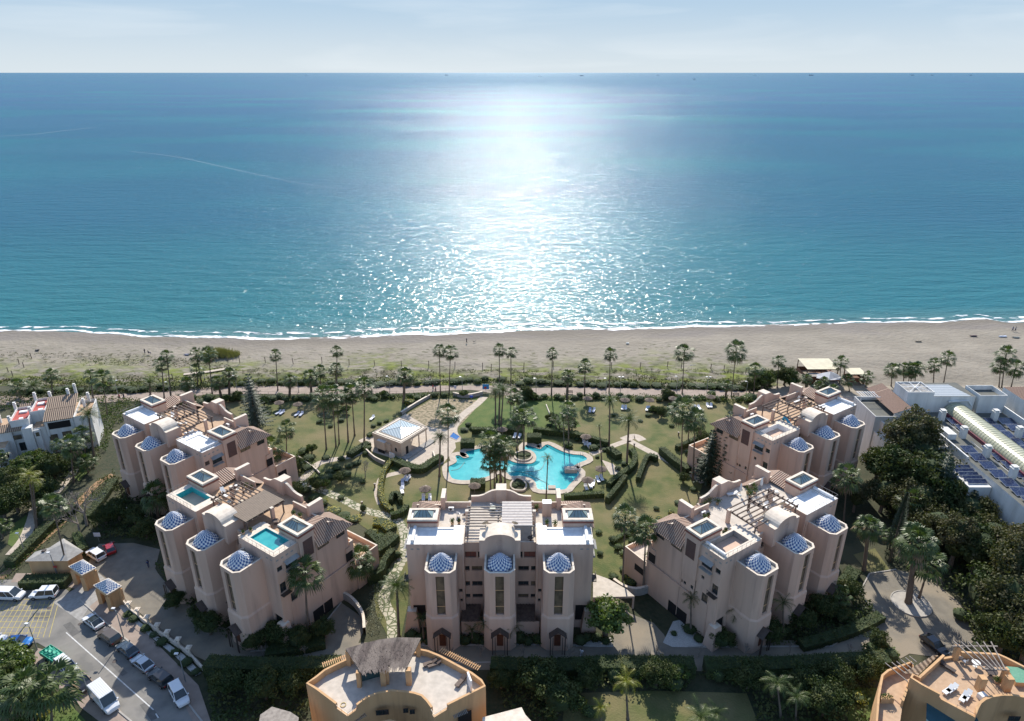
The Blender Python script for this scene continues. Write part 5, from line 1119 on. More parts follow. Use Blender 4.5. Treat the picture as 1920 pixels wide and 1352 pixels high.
hedge([(145,1010),(160,1040)],1.6,1.5,'clipped hedge right of the gatehouse roof',LEAFM)
hedge([(760,757),(776,760)],1.6,1.3,'bright yellow flowering bush block on the lawn',LEAFY)
hedge([(500,1225),(560,1216),(610,1205)],3.2,1.1,'dark planting at the near corner of the left front building')
hedge([(1600,1075),(1570,1115),(1500,1165),(1440,1195),(1380,1205)],2.6,1.2,'dark planting below the right front building')
hedge([(1650,1160),(1600,1185),(1540,1205),(1500,1215)],2.0,1.1,'clipped dark hedge beside the inner road at the right')
# ground planting too dense to count
def bed(label, poly, hh, dens, m, size=.28, seed=1,name='ground_planting'):
    P=[G(*p).xy for p in poly]; xs_=[p.x for p in P]; ys_=[p.y for p in P]; r=random.Random(seed); mb=MB(); n=len(P)
    def inside(x,y):
        c=False
        for i in range(n):
            a=P[i];b_=P[i-1]
            if (a.y>y)!=(b_.y>y) and x<(b_.x-a.x)*(y-a.y)/(b_.y-a.y)+a.x: c=not c
        return c
    area=abs(sum(P[i-1].x*P[i].y-P[i].x*P[i-1].y for i in range(n)))/2; k=0; tries=0; N_=int(area*dens)
    while k<N_ and tries<N_*8:
        tries+=1; x=r.uniform(min(xs_),max(xs_)); y=r.uniform(min(ys_),max(ys_))
        if not inside(x,y): continue
        hmod=.35+.65*max(0,mathutils.noise.noise(Vector((x*.35,y*.35,seed)))+.5); z=hh*hmod*r.random()**.6
        nn=(Vector((0,0,.7))+rvec(r)*.8).normalized(); a=nn.orthogonal().normalized(); a=Matrix.Rotation(r.uniform(0,6.28),3,nn)@a; b_=nn.cross(a); s=size*r.uniform(.6,1.4); p=Vector((x,y,z))
        mb.face([p-a*s*.5,p-b_*s*.35,p+a*s*.55,p+b_*s*.35]); k+=1
    o=mb.build(name,m); tag(o,label,'planting',None,'stuff'); return o
bed('loose shaded planting between the left track and the gate court',[(165,975),(225,930),(300,990),(300,1025),(250,1012),(190,1012)],1.2,14,LEAFD,.42,seed=1)
bed('scrub between the two left paths',[(0,1075),(110,970),(200,890),(215,900),(150,960),(60,1050),(0,1100)],1.0,12,LEAFM,seed=2)
bed('planting at the foot of the far left building',[(190,900),(215,890),(255,920),(330,880),(300,950),(240,950)],1.4,12,LEAFD,.42,seed=3)
bed('planting at the foot of the left front building',[(290,1060),(330,1120),(410,1190),(470,1215),(560,1212),(600,1180),(560,1165),(440,1150),(330,1060)],1.8,14,LEAFD,.42,seed=4)
bed('planting at the foot of the middle building',[(765,1195),(1150,1195),(1150,1208),(765,1210)],1.5,18,LEAFD,.38,seed=5)
bed('planting at the foot of the right front building',[(1290,1180),(1340,1212),(1560,1212),(1640,1150),(1600,1090),(1480,1170),(1380,1190)],1.8,13,LEAFD,.42,seed=6)
bed('dense shaded undergrowth at the bottom left',[(390,1265),(650,1262),(640,1300),(560,1352),(540,1400),(400,1400)],2.2,11,LEAFD,.45,seed=7)
bed('dense shaded undergrowth at the bottom centre',[(930,1268),(1300,1268),(1290,1295),(1120,1300),(1060,1310),(1040,1400),(960,1400)],2.2,11,LEAFD,.45,seed=8)
bed('dense shaded undergrowth at the bottom right',[(1300,1268),(1650,1262),(1640,1290),(1600,1400),(1420,1400),(1410,1300)],2.0,11,LEAFD,.45,seed=9)
bed('undergrowth beneath the evergreen trees',[(1640,880),(1920,900),(1990,1280),(1830,1240),(1800,1130),(1690,1060)],1.8,5,LEAFD,.5,seed=10)
bed('flowering rock-garden strip beside the stepping stones',[(690,1130),(700,1090),(716,1075),(724,1110),(720,1150),(712,1190),(690,1195)],1.1,22,LEAFG,.18,seed=11)
bed('planting below the white terrace houses',[(0,880),(185,840),(190,860),(140,900),(60,960),(0,960)],2.0,10,LEAFD,.45,seed=12)
bed('groundcover around the left roadside trees',[(-60,1222),(60,1222),(150,1352),(120,1400),(-80,1400)],1.0,9,LEAFM,.3,seed=13)
bed('grey spiky groundcover patch on the left lawn',[(582,768),(600,762),(640,762),(655,770),(640,784),(600,786)],.7,18,LEAFG,.3,seed=14)
bed('ivy beds behind the left lawn palms',[(545,850),(575,860),(595,875),(585,895),(560,895),(540,880)],1.4,12,LEAFM,seed=15)
bed('garden planting between the far right building and the lawn',[(1300,890),(1345,860),(1400,900),(1400,940),(1330,920)],1.4,9,LEAFD,seed=16)
bed('promenade planting strip on the lawn side',[(330,748),(450,744),(600,745),(760,741),(860,738),(860,745),(760,750),(600,752),(450,752),(330,764)],1.2,13,LEAFM,.38,seed=17)
bed('promenade planting strip on the lawn side, right half',[(960,745),(1100,742),(1400,746),(1440,755),(1400,757),(1100,750),(960,753)],1.3,13,LEAFM,.38,seed=18)
bed('green ground cover between promenade and dunes',[(0,735),(300,722),(450,716),(900,712),(1400,722),(1460,728),(1400,733),(900,720),(450,726),(300,736),(0,748)],.8,10,LEAFD,.45,seed=19)
bed('shrubby belt beside the white terrace houses',[(180,790),(230,750),(300,750),(215,800),(200,850),(180,840)],1.5,10,LEAFM,.4,seed=20)
bed('planting behind the white terrace houses',[(0,748),(200,745),(250,748),(180,790),(0,770)],1.2,8,LEAFM,.4,seed=21)

bed('belt of yellow-green creeping plants on the inner dunes',[(0,722),(0,712),(60,700),(140,690),(200,700),(260,703),(380,690),(430,694),(520,696),(760,697),(850,692),(1000,698),(1150,700),(1300,706),(1450,712),(1450,722),(1300,720),(1100,716),(900,708),(600,712),(300,720),(100,730)],.5,8,DUNEG,.42,seed=31)
bed('dense low dune plants at the far left',[(0,700),(20,690),(90,680),(190,672),(250,675),(340,672),(420,680),(440,690),(380,690),(260,700),(140,692),(60,702),(0,712)],.45,2.6,DUNEG,.4,seed=32)
def reeds():
    g=G(410,668); r=random.Random(3); mb=MB()
    for _ in range(2600):
        x=r.gauss(0,3.3); y=r.gauss(0,1.3)
        if abs(x)>7 or abs(y)>3: continue
        hh=r.uniform(1.4,2.8)*(1-abs(x)/11); lean=Vector((r.uniform(-.3,.3),r.uniform(-.3,.3),1)); p=Vector((x,y,.3)); q=p+lean*hh; s=Vector((.09,0,0)); mb.face([p-s,p+s,q])
    o=mb.build('reed_thicket',REED,loc=(g.x,g.y,0)); tag(o,'thicket of tall reeds growing out on the open sand','reeds',None)
reeds()
SCR=mat('dune_scrub',(.07,.075,.035),(.11,.105,.055),1,.9,trans=.1)
def dune_scrub():
    r=random.Random(8); mb=MB()
    for _ in range(520):
        px=r.uniform(-20,1480); base=664+ (0 if px<260 else (px-260)*.13 if px<520 else 34)
        if px>520: base=694
        py=base+abs(r.gauss(0,9))+ r.uniform(0,4)
        if py>712: continue
        g=G(px,py); s=r.uniform(.25,.75); leaf_cloud(mb,(g.x,g.y,.55+s*.2),(s*1.3,s,s*.45),int(26*s/.5),.2,r)
    o=mb.build('dune_scrub',SCR); tag(o,'low dry scrub clumps scattered over the dune edge','dune plants',None,'stuff')
dune_scrub()
# ---------------------------------------------------------------- other buildings
def wallring(mb, poly, z0, z1, t=.28, mi=0, top=None, skip=()):
    """parapet of thickness t along the inside of a counter-clockwise polygon"""
    P=[Vector(p) for p in poly]; a=sum(P[i].x*P[(i+1)%len(P)].y-P[(i+1)%len(P)].x*P[i].y for i in range(len(P)))
    if a<0: P=P[::-1]
    I=offset(P,-t); n=len(P); top=mi if top is None else top
    for i in range(n):
        if i in skip: continue
        j=(i+1)%n
        mb.face([(*P[i],z0),(*P[j],z0),(*P[j],z1),(*P[i],z1)],mi); mb.face([(*I[j],z0),(*I[i],z0),(*I[i],z1),(*I[j],z1)],mi); mb.face([(*P[i],z1),(*P[j],z1),(*I[j],z1),(*I[i],z1)],top)
        if (i+1)%n in skip or (i-1)%n in skip:
            mb.face([(*P[j],z0),(*I[j],z0),(*I[j],z1),(*P[j],z1)],mi); mb.face([(*I[i],z0),(*P[i],z0),(*P[i],z1),(*I[i],z1)],mi)
def simple_window(parent, M, w_, h_, glass=GLASS, name='window', mull=2):
    """window standing 3 cm proud of a wall; M places its lower left corner, x along wall, -y outwards"""
    fr=MB(); t=.07
    for (x0,x1,z0,z1) in ((0,t,0,h_),(w_-t,w_,0,h_),(t,w_-t,0,t),(t,w_-t,h_-t,h_)): fr.box(x0,x1,-.06,.0,z0,z1,0,M=M)
    for k in range(1,mull): x=w_*k/mull; fr.box(x-.03,x+.03,-.055,0,t,h_-t,0,M=M)
    f=fr.build(name,DARKFR,parent); p=MB(); p.box(.02,w_-.02,-.03,.0,.02,h_-.02,0,M=M); p.build('pane',glass,f); return f
def WM(x,y,z,ang): return Matrix.Translation((x,y,z))@Matrix.Rotation(ang,4,'Z')
def chimney(parent,x,y,z,h=1.6,w_=.5,m=WHITEW,cap=True,name='chimney'):
    mb=MB(); mb.box(x-w_/2,x+w_/2,y-w_/2,y+w_/2,z,z+h)
    if cap:
        mb.box(x-w_*.62,x+w_*.62,y-w_*.62,y+w_*.62,z+h,z+h+.12)
        for k in range(3): mb.box(x-w_*.4+k*w_*.3,x-w_*.25+k*w_*.3,y-w_*.45,y+w_*.45,z+h+.12,z+h+.4)
        mb.box(x-w_*.5,x+w_*.5,y-w_*.5,y+w_*.5,z+h+.4,z+h+.52)
    return mb.build(name,m,parent)
# --- clubhouse
def clubhouse():
    c=[Vector(p) for p in ((-33.7,144.7),(-28.6,152.4),(-20.7,147.5),(-26.0,139.5))]
    o=Vector((-27.2,146.0)); R=thing('clubhouse','beige flat-roofed clubhouse with a large glazed pyramid skylight beside the pool','clubhouse',(o.x,o.y,0))
    P=[p-o for p in c]; SAND=mat('sand_stucco',(.58,.47,.36),(.50,.40,.30),.6,.9,.15,6)
    ux=(P[2]-P[3]).normalized(); vy=(P[0]-P[3]).normalized()
    def q(a,b): return tuple(P[3]+ux*a+vy*b)      # a along the right-hand front, b along the left-hand front
    LA=(P[2]-P[3]).length; LB=(P[0]-P[3]).length
    w_=MB(); w_.prism([q(.15,.15),q(3.6,.15),q(3.6,LB-.15),q(.15,LB-.15)],0,3.3); w_.prism([q(3.6,LB-1.2),q(6.5,LB-1.2),q(6.5,LB-.3),q(3.6,LB-.3)],0,3.3)
    w_.prism([q(-.85,4.6),q(.15,4.6),q(.15,7.2),q(-.85,7.2)],.9,3.0,0,1); w_.prism([q(-.35,3.2),q(.15,3.2),q(.15,4.6),q(-.35,4.6)],.9,2.8)
    w_.prism([q(-1.5,1.0),q(-1.3,1.0),q(-1.3,2.6),q(-1.5,2.6)],0,1.5,1); w_.prism([q(-.9,4.7),q(-.86,4.7),q(-.86,6.8),q(-.9,6.8)],0,.85,2)
    w_.build('wall',[SAND,WHITEW,DARKIN],R)
    r=MB(); r.prism([tuple(p) for p in P],3.3,4.0,0,1)
    r.build('roof',[SAND,COPING],R)
    def qi(a,b): return (*q(LA*a,LB*b),)
    k=MB(); B=[(*qi(.16,.14),4.06),(*qi(.90,.14),4.06),(*qi(.90,.86),4.06),(*qi(.16,.86),4.06)]; ap=(*qi(.53,.5),4.6)
    for i in range(4): k.face([B[i],B[(i+1)%4],ap])
    GLS=stripes('glazed_pyramid',(.10,.16,.19),(.62,.68,.70),2.6,rough=.15,axis=0,noise=.3,c3=(.30,.40,.45),bump=.1); sk=k.build('skylight',GLS,R)
    k=MB(); 
    for s in ((.13,.11,.93,.89),(.04,.03,.985,.975)):
        C=[(*qi(s[0],s[1]),4.03),(*qi(s[2],s[1]),4.03),(*qi(s[2],s[3]),4.03),(*qi(s[0],s[3]),4.03)]
        for i in range(4): k.tube(C[i],C[(i+1)%4],.07,n=4)
    for i in range(4): k.tube(B[i],ap,.05,n=4)
    k.build('gutter_line',DARKFR,R)
    for a,b in ((LA-.3,.3),(LA-.3,LB-.3),(6.6,.3),(LA-.3,LB*.5)):
        t=MB(); t.box(-.13,.13,-.13,.13,0,3.3); t.build('column',SAND,R,loc=(*q(a,b),0))
    d=MB(); d.box(0,.8,-.03,.03,.1,2.2); e=d.build('door',DARKIN,R,loc=(*q(1.7,.10),0)); e.rotation_euler=(0,0,math.atan2(ux.y,ux.x))
    d=MB(); d.box(0,.5,-.03,.03,1.2,2.1); e=d.build('window',DARKIN,R,loc=(*q(.1,1.6),0)); e.rotation_euler=(0,0,math.atan2(vy.y,vy.x))
    ter=MB(); ter.prism([q(-.2,-1.6),q(LA+.8,-1.6),q(LA+.8,.1),q(-.2,.1)],0,.25); ter.build('terrace',GREYST,R)
    # curved garden wall and retaining walls are things of their own
    for lab,pts,hh,wd,m in (('low curved stone wall around the lawn below the clubhouse',[(762,866),(772,880),(790,882),(806,876),(815,862),(812,850)],.7,.35,GREYST),
        ('straight stone retaining wall beside the dug field',[(752,778),(775,763),(806,745)],.9,.5,GREYST),('curved stone wall at the top of the dug field',[(850,742),(875,746),(905,740)],1.1,.5,GREYST),
        ('curving stone retaining wall beside the left garage court',[(632,1118),(655,1128),(672,1145),(682,1165),(684,1190)],1.5,.45,GREYST),
        ('low dark retaining wall left of the clubhouse',[(687,848),(702,862),(722,872)],1.0,.3,GREYST),
        ('long low boundary wall of the lawn behind the left building',[(560,858),(590,880),(600,890)],.5,.25,GREYST),
        ('boundary wall along the back of the gate court',[(222,950),(262,970),(300,985)],1.0,.25,GREYST),
        ('rounded stone retaining wall between middle building and right garage court',[(1150,1098),(1172,1112),(1200,1115),(1240,1100)],1.6,.5,GREYST),
        ('thin white wall by the lawn hedge behind the pool',[(1024,760),(1030,775),(1035,782)],.4,.2,WHITEW)):
        C=catmull([G(*p).xy for p in pts],4); cc=C[0]; l,r_=ribbon_pts([p-cc for p in C],wd); mb=MB()
        for i in range(len(l)-1):
            mb.face([(*r_[i],0),(*r_[i+1],0),(*r_[i+1],hh),(*r_[i],hh)]); mb.face([(*l[i+1],0),(*l[i],0),(*l[i],hh),(*l[i+1],hh)]); mb.face([(*r_[i],hh),(*r_[i+1],hh),(*l[i+1],hh),(*l[i],hh)],1)
        o2=mb.build('garden_wall',[m,COPING],None,loc=(cc.x,cc.y,0)); tag(o2,lab,'wall')
clubhouse()
# garage canopy right of the middle building
mb=MB(); c0=G(1150,1115,2.6); P=[G(*p,2.6).xy-c0.xy for p in ((1112,1075),(1140,1085),(1175,1105),(1190,1118),(1112,1120))]; mb.prism([tuple(p) for p in P],2.2,2.6,0,1)
T=thing('garage_canopy','pale gravel-topped canopy roof right of the middle pink building','canopy',(c0.x,c0.y,0)); mb.build('roof',[PINK,FLOOR],T)
for k,p in enumerate((P[0],P[3],P[4])): m2=MB(); m2.box(p.x*.95-.15,p.x*.95+.15,p.y*.95-.15,p.y*.95+.15,0,2.2); m2.build('column',PINK,T)
# --- white terrace houses
def terrace_houses():
    R=thing('terraced_house_block','white terraced houses with red roof terraces and clay tile roofs at the left edge','terraced houses',(-101.75,144.66,0),math.radians(22))
    mb=MB(); B=mb.box
    B(-2.3,1.3,-.3,8.8,0,8.2,0,top=1); B(-8.6,-2.3,.5,9.5,0,8.4,0,top=1); B(-11.6,-8.6,3.8,11.2,0,9.5,0,top=2); B(-11.0,-8.6,.4,3.8,0,7.2,0,top=1)
    B(-15.3,-11.6,1.2,8.6,0,9.0,0,top=2); B(-13.0,-11.0,-.6,1.2,0,7.9,0); B(-10.9,-9.6,-.2,.9,0,6.9,0); B(-21.5,-15.3,.4,8.8,0,7.2,0,top=1); B(-30,-21.5,.5,9,0,8.2,0,top=1)
    B(-19.0,-16.3,-3.0,.4,0,5.0,0,top=1); B(-26,-20.0,-3.0,.5,0,5.0,0,top=1)
    for (x0,x1,y0,y1,z) in ((-11.6,-8.6,3.8,11.2,9.5),(-15.3,-11.6,1.2,8.6,9.0)): wallring(mb,[(x0-.03,y0-.03),(x1+.03,y0-.03),(x1+.03,y1+.03),(x0-.03,y1+.03)],z+.004,z+.55,.18)
    wallring(mb,[(-2.33,-.33),(1.33,-.33),(1.33,8.83),(-2.33,8.83)],8.204,8.9,.18)
    wallring(mb,[(-8.63,.47),(-2.33,.47),(-2.33,3.2),(-8.63,3.2)],7.0,7.0,.18)
    mb.build('wall',[WHITEW,TERRA,REDFL],R)
    t=MB()
    def slope(x0,x1,y0,y1,z0,z1): t.face([(x0,y0,z0),(x1,y0,z0),(x1,y1,z1),(x0,y1,z1)]); t.face([(x0,y0,z0-.14),(x0,y1,z1-.14),(x1,y1,z1-.14),(x1,y0,z0-.14)]); t.face([(x0,y0,z0-.14),(x1,y0,z0-.14),(x1,y0,z0),(x0,y0,z0)])
    slope(-8.7,-2.3,.3,4.2,8.45,9.7); slope(-8.7,-2.3,4.6,9.3,9.6,10.9); t.face([(-8.7,9.3,10.9),(-2.3,9.3,10.9),(-2.3,11,10.2),(-8.7,11,10.2)])
    slope(-21.5,-13.1,.1,2.4,7.4,8.3); slope(-30,-21.7,.2,4.5,8.3,9.7); slope(-15.0,-11.8,8.9,10.2,9.2,9.7)
    TW=stripes('clay_tiles',(.10,.06,.045),(.44,.33,.23),2.4,axis=0,noise=.5,c3=(.24,.15,.10)); t.build('tiled_roof',TW,R)
    for (x,y,z,h) in ((-11.7,10.8,9.6,1.9),(-11.7,4.6,9.4,1.1),(-8.5,10.6,9.8,1.5),(-15.5,8.3,9,1.7),(-15.4,2.0,9,1.0),(-4.4,9.6,10.3,1.5),(-2.9,10.2,10.3,2.3),(-.1,8.2,8.6,2.0),(-.9,6,8.4,1.7),(-18.5,6,7.4,1.8)): chimney(R,x,y,z,h,.55)
    for (x0,x1,y0,y1,z) in ((-11.0,-9.6,8.2,9.4,9.52),(-10.2,-9.2,4.7,5.5,9.52),(-14.4,-12.8,6.0,7.0,9.02),(-13.7,-12.9,2.2,2.9,9.02)): b=MB(); b.box(x0,x1,y0,y1,z,z+.35); b.build('roof_hatch',WHITE,R)
    b=MB(); b.box(-7.9,-3.4,.44,.5,6.2,7.9); b.build('loggia_opening',DARKIN,R)
    for x,y,z,w_,h_ in ((-5.6,.5,3.8,1.9,1.3),(-8.3,.5,3.3,1.7,1.5),(-15.2,.4,5.0,1.6,1.1),(-14.8,1.2,1.6,1.6,2.1),(-17.8,-3,2.4,1.8,1.2),(-10.6,-.2,5.3,.7,1.0),(-5.2,.5,.8,2,1.6)): simple_window(R,WM(x,y-.005,z,0),w_,h_,CURTAIN if z>3 else GLASS)
    for x in (-8.2,-2.9): m2=MB(); m2.box(x-.2,x+.2,.25,.45,4.5,8.3); m2.build('pier',WHITEW,R)
    return R
terrace_houses()
# --- white hotel on the right
def hotel():
    R=thing('hotel_building','large white hotel with solar panels and a ribbed barrel-vault roof at the right edge','hotel',(90,128,0)); o=Vector((90,128,0))
    def X(*a): return [v-o.x for v in a]
    mb=MB()
    def B(x0,x1,y0,y1,z0,z1,top=None): mb.box(x0-90,x1-90,y0-128,y1-128,z0,z1,0,top=top)
    B(90.5,96.5,140.7,146.4,0,16.0,top=1); B(96.5,106.2,140.72,148.2,0,15.6,top=1); B(106.8,113.0,140.2,145.7,0,15.0,top=1)
    B(82.2,90.4,137.2,147.6,0,11.4,top=1); B(116,126,136,146,0,15.5,top=1)
    B(92.5,130.,90,140.6,0,11.6,top=1)                         # flat roof body
    B(88.6,92.4,126,138.2,0,10.2,top=1); B(90.4,92.4,119,126,0,10.2,top=1); B(84.2,88.6,133.4,137.1,0,9.0,top=1)
    B(82.5,84.2,130.5,137.1,0,8.6)
    for (x0,x1,y0,y1,z0,z1) in ((90.48,96.52,140.68,146.42,16.004,16.7),(106.78,113.02,140.18,145.72,15.004,16.1),(82.18,90.38,137.18,147.62,11.404,12.3),(88.58,92.38,125.98,138.18,10.204,10.9)): wallring(mb,[(x0-90,y0-128),(x1-90,y0-128),(x1-90,y1-128),(x0-90,y1-128)],z0,z1,.2)
    B(113.1,113.4,95,143,11.6,13.2); B(92.4,92.7,119.9,139.9,11.6,12.1)
    # stepped spur walls toward the camera
    B(93.0,94.8,127.8,131.2,0,12.9); 
    for k in range(5): B(83.6+k*.3,84.0+k*.3,137.2-k*1.3-1.3,137.2-k*1.3,0,11.2-k*1.1)
    mb.build('wall',[WHITEW,mat('dark_roof_felt',(.10,.105,.095),(.14,.14,.12),.4,.95,.2,4)],R)
    t=MB()
    for (x0,x1,y0,y1,z0,z1) in ((86.6,90.4,137.9,148.3,12.9,14.3),): 
        t.face([(x0-90,y0-128,z0-.3),(x1-90,y0-128,z1-.2),(x1-90,y1-128,z1-.2),(x0-90,y1-128,z0-.3)]); t.face([(x0-90,y0-128,11.4),(x1-90,y0-128,11.4),(x1-90,y0-128,z1-.22),(x0-90,y0-128,z0-.32)],1)
    t.face([(-3.2,20.5,12.6),(.4,20.5,14.0),(.4,23.5,14.0),(-3.2,23.5,12.6)])
    HT_=stripes('brown_hotel_tiles',(.12,.07,.05),(.26,.16,.12),2.6,axis=1,noise=.5); t.build('tiled_roof',[HT_,WHITEW],R)
    t=MB(); cx,cy,z=122-90,141-128,15.5; A=[(cx-6,cy-5,z),(cx+5,cy-5,z),(cx+5,cy+5,z),(cx-6,cy+5,z)]; ap=(cx-1,cy,z+2.6)
    for i in range(4): t.face([A[i],A[(i+1)%4],ap])
    t.build('tiled_roof',HT_,R)
    # glass canopies over the boxes
    b=MB()
    for (p,q) in (((90.7,143.5,16.72),(96.3,143.5,16.72)),((93.5,140.9,16.72),(93.5,146.2,16.72)),((91,141,16.72),(93.5,143.5,16.72)),((93.5,143.5,16.72),(96,141,16.72)),((93.5,143.5,16.72),(91.2,146,16.72)),((93.5,143.5,16.72),(96,146,16.72))): b.tube(*[(a[0]-90,a[1]-128,a[2]) for a in (p,q)],.08,n=4)
    b.build('roof_frame',WHITE,R)
    b=MB(); b.box(.75,6.3,12.95,18.2,16.3,16.36); b.build('dark_awning',GREYST,R)
    b=MB(); b.face([(6.6,12.9,15.62),(15.2,12.9,15.62),(13.2,18.5,15.9),(6.6,18.5,15.9)]); b.build('blind_roof',stripes('grey_blind',(.26,.30,.34),(.40,.44,.47),1.1,axis=1,bump=.2),R)
    b=MB(); b.tube((10.0,12.5,14.4),(14.6,12.5,14.6),.22,n=8); b.tube((14.6,12.5,14.6),(15.5,12.4,13.4),.2,n=8); b.build('duct',WHITEW,R)
    # barrel vault with ribs
    v=MB(); r=2.5; cx=100.6-90+1.3; y0,y1=-26,12.3; n=12; 
    for i in range(n):
        a0=math.pi*i/n; a1=math.pi*(i+1)/n
        v.face([(cx+r*math.cos(a0),y0,12.2+r*.8*math.sin(a0)),(cx+r*math.cos(a0),y1,12.2+r*.8*math.sin(a0)),(cx+r*math.cos(a1),y1,12.2+r*.8*math.sin(a1)),(cx+r*math.cos(a1),y0,12.2+r*.8*math.sin(a1))])
    v.face([(cx+r*math.cos(math.pi*i/n),y0,12.2+r*.8*math.sin(math.pi*i/n)) for i in range(n+1)])
    v.face([(cx+r*math.cos(math.pi*i/n),y1,12.2+r*.8*math.sin(math.pi*i/n)) for i in reversed(range(n+1))])
    VA=mat('vault_sheeting',(.46,.45,.32),(.38,.38,.26),.4,.35,0,spec=.5); vo=v.build('barrel_vault',VA,R,smooth=True)
    VRIB=mat('vault_rib',(.30,.31,.18),rough=.5); rb=MB(); k=0; y=y0
    while y<=y1:
        pts=[(cx+(r+.05)*math.cos(math.pi*i/n),y,12.2+(r*.8+.05)*math.sin(math.pi*i/n)) for i in range(n+1)]; rb.path(pts,[.03]*(n+1),3); rb.build('rib',VRIB,vo); rb=MB(); y+=.8
    s=MB(); s.box(cx-r-.35,cx-r-.02,y0,y1,11.6,12.35); s.build('vault_sill',mat('plum_paint',(.14,.03,.05),rough=.5),R)
    # solar panels in rows
    SOL=cell_mat('solar_cell',(.012,.018,.05),(.02,.028,.075),(.10,.12,.16),1.2,.03,.15)
    def panel(x0,x1,y0,y1,z,tilt=.5,st=.0):
        mb=MB(); mb.face([(x0-90,y0-128,z),(x1-90,y0-128,z),(x1-90,y1-128,z+tilt),(x0-90,y1-128,z+tilt)]); mb.face([(x0-90,y0-128,z-.05),(x0-90,y1-128,z+tilt-.05),(x1-90,y1-128,z+tilt-.05),(x1-90,y0-128,z-.05)]); o_=mb.build('solar_panel',SOL,R)
        e=MB(); Z=lambda y:z+tilt*(y-y0)/(y1-y0)
        for (a,b_) in (((x0,y0),(x1,y0)),((x1,y0),(x1,y1)),((x1,y1),(x0,y1)),((x0,y1),(x0,y0))): e.tube((a[0]-90,a[1]-128,Z(a[1])),(b_[0]-90,b_[1]-128,Z(b_[1])),.045,n=4)
        e.build('panel_frame',STEEL,o_)
    y=136.8
    while y>94: 
        if y>131.5 or y<126.5: panel(97.9,99.9,y-2.4,y,11.8,.35)
        panel(93.4,96.0,y-2.4,y,11.8,.35) if y<127.5 else None
        panel(106.0,108.0,y-2.4,y,11.8,.35); panel(109.2,112.6,y-2.4,y,11.8,.35); y-=3.1
    for (x0,x1,ya,yb,zz) in ((89.4,92.2,130.6,138.0,10.95),(88.4,92.2,112.0,118.8,10.6)):
        yy=yb
        while yy-1.15>ya: panel(x0,x1,yy-1.1,yy-.12,zz,.4); yy-=1.3
    mb=MB(); mb.box(-2.,2.3,-16.5,-8.8,0,10.4,0); mb.build('side_block',[WHITEW],R)
    for k in range(4):
        yv=136.-k*7.9
        for xx in (96.7,108.6): chimney(R,xx-90,yv-128+.6,11.6,2.2,1.05)
        p=MB(); p.tube((97.2-90,yv-129.5,11.95),(97.2-90,yv-135,11.95),.06,n=4); p.tube((105.2-90,yv-129.5,11.95),(105.2-90,yv-135,11.95),.06,n=4); p.build('roof_pipe',WHITEW,R)
    # terrace bits on the near white flat block
    for x,y_,z,w_,h_ in ((82.7,130.47,5.4,1.1,1.2),(82.7,130.47,2.2,1.1,1.3),(85.3,133.37,5.6,1.5,1.3),(85.3,133.37,2.4,1.5,1.3),(89.0,125.97,7.0,1.4,1.3),(89.0,125.97,3.8,1.4,1.3)): simple_window(R,WM(x-90,y_-128,z,0),w_,h_)
    b=MB()
    for k in range(7): b.box(-7.4+k*.62,-7.3+k*.62,17.0,19.8,13.4,13.52)
    b.box(-7.6,-3.0,17.0,17.1,13.25,13.38); b.box(-7.6,-3.0,19.7,19.8,13.25,13.38); b.box(-7.6,-7.45,17,17.15,11.4,13.3); b.build('roof_pergola',WHITE,R)
hotel()
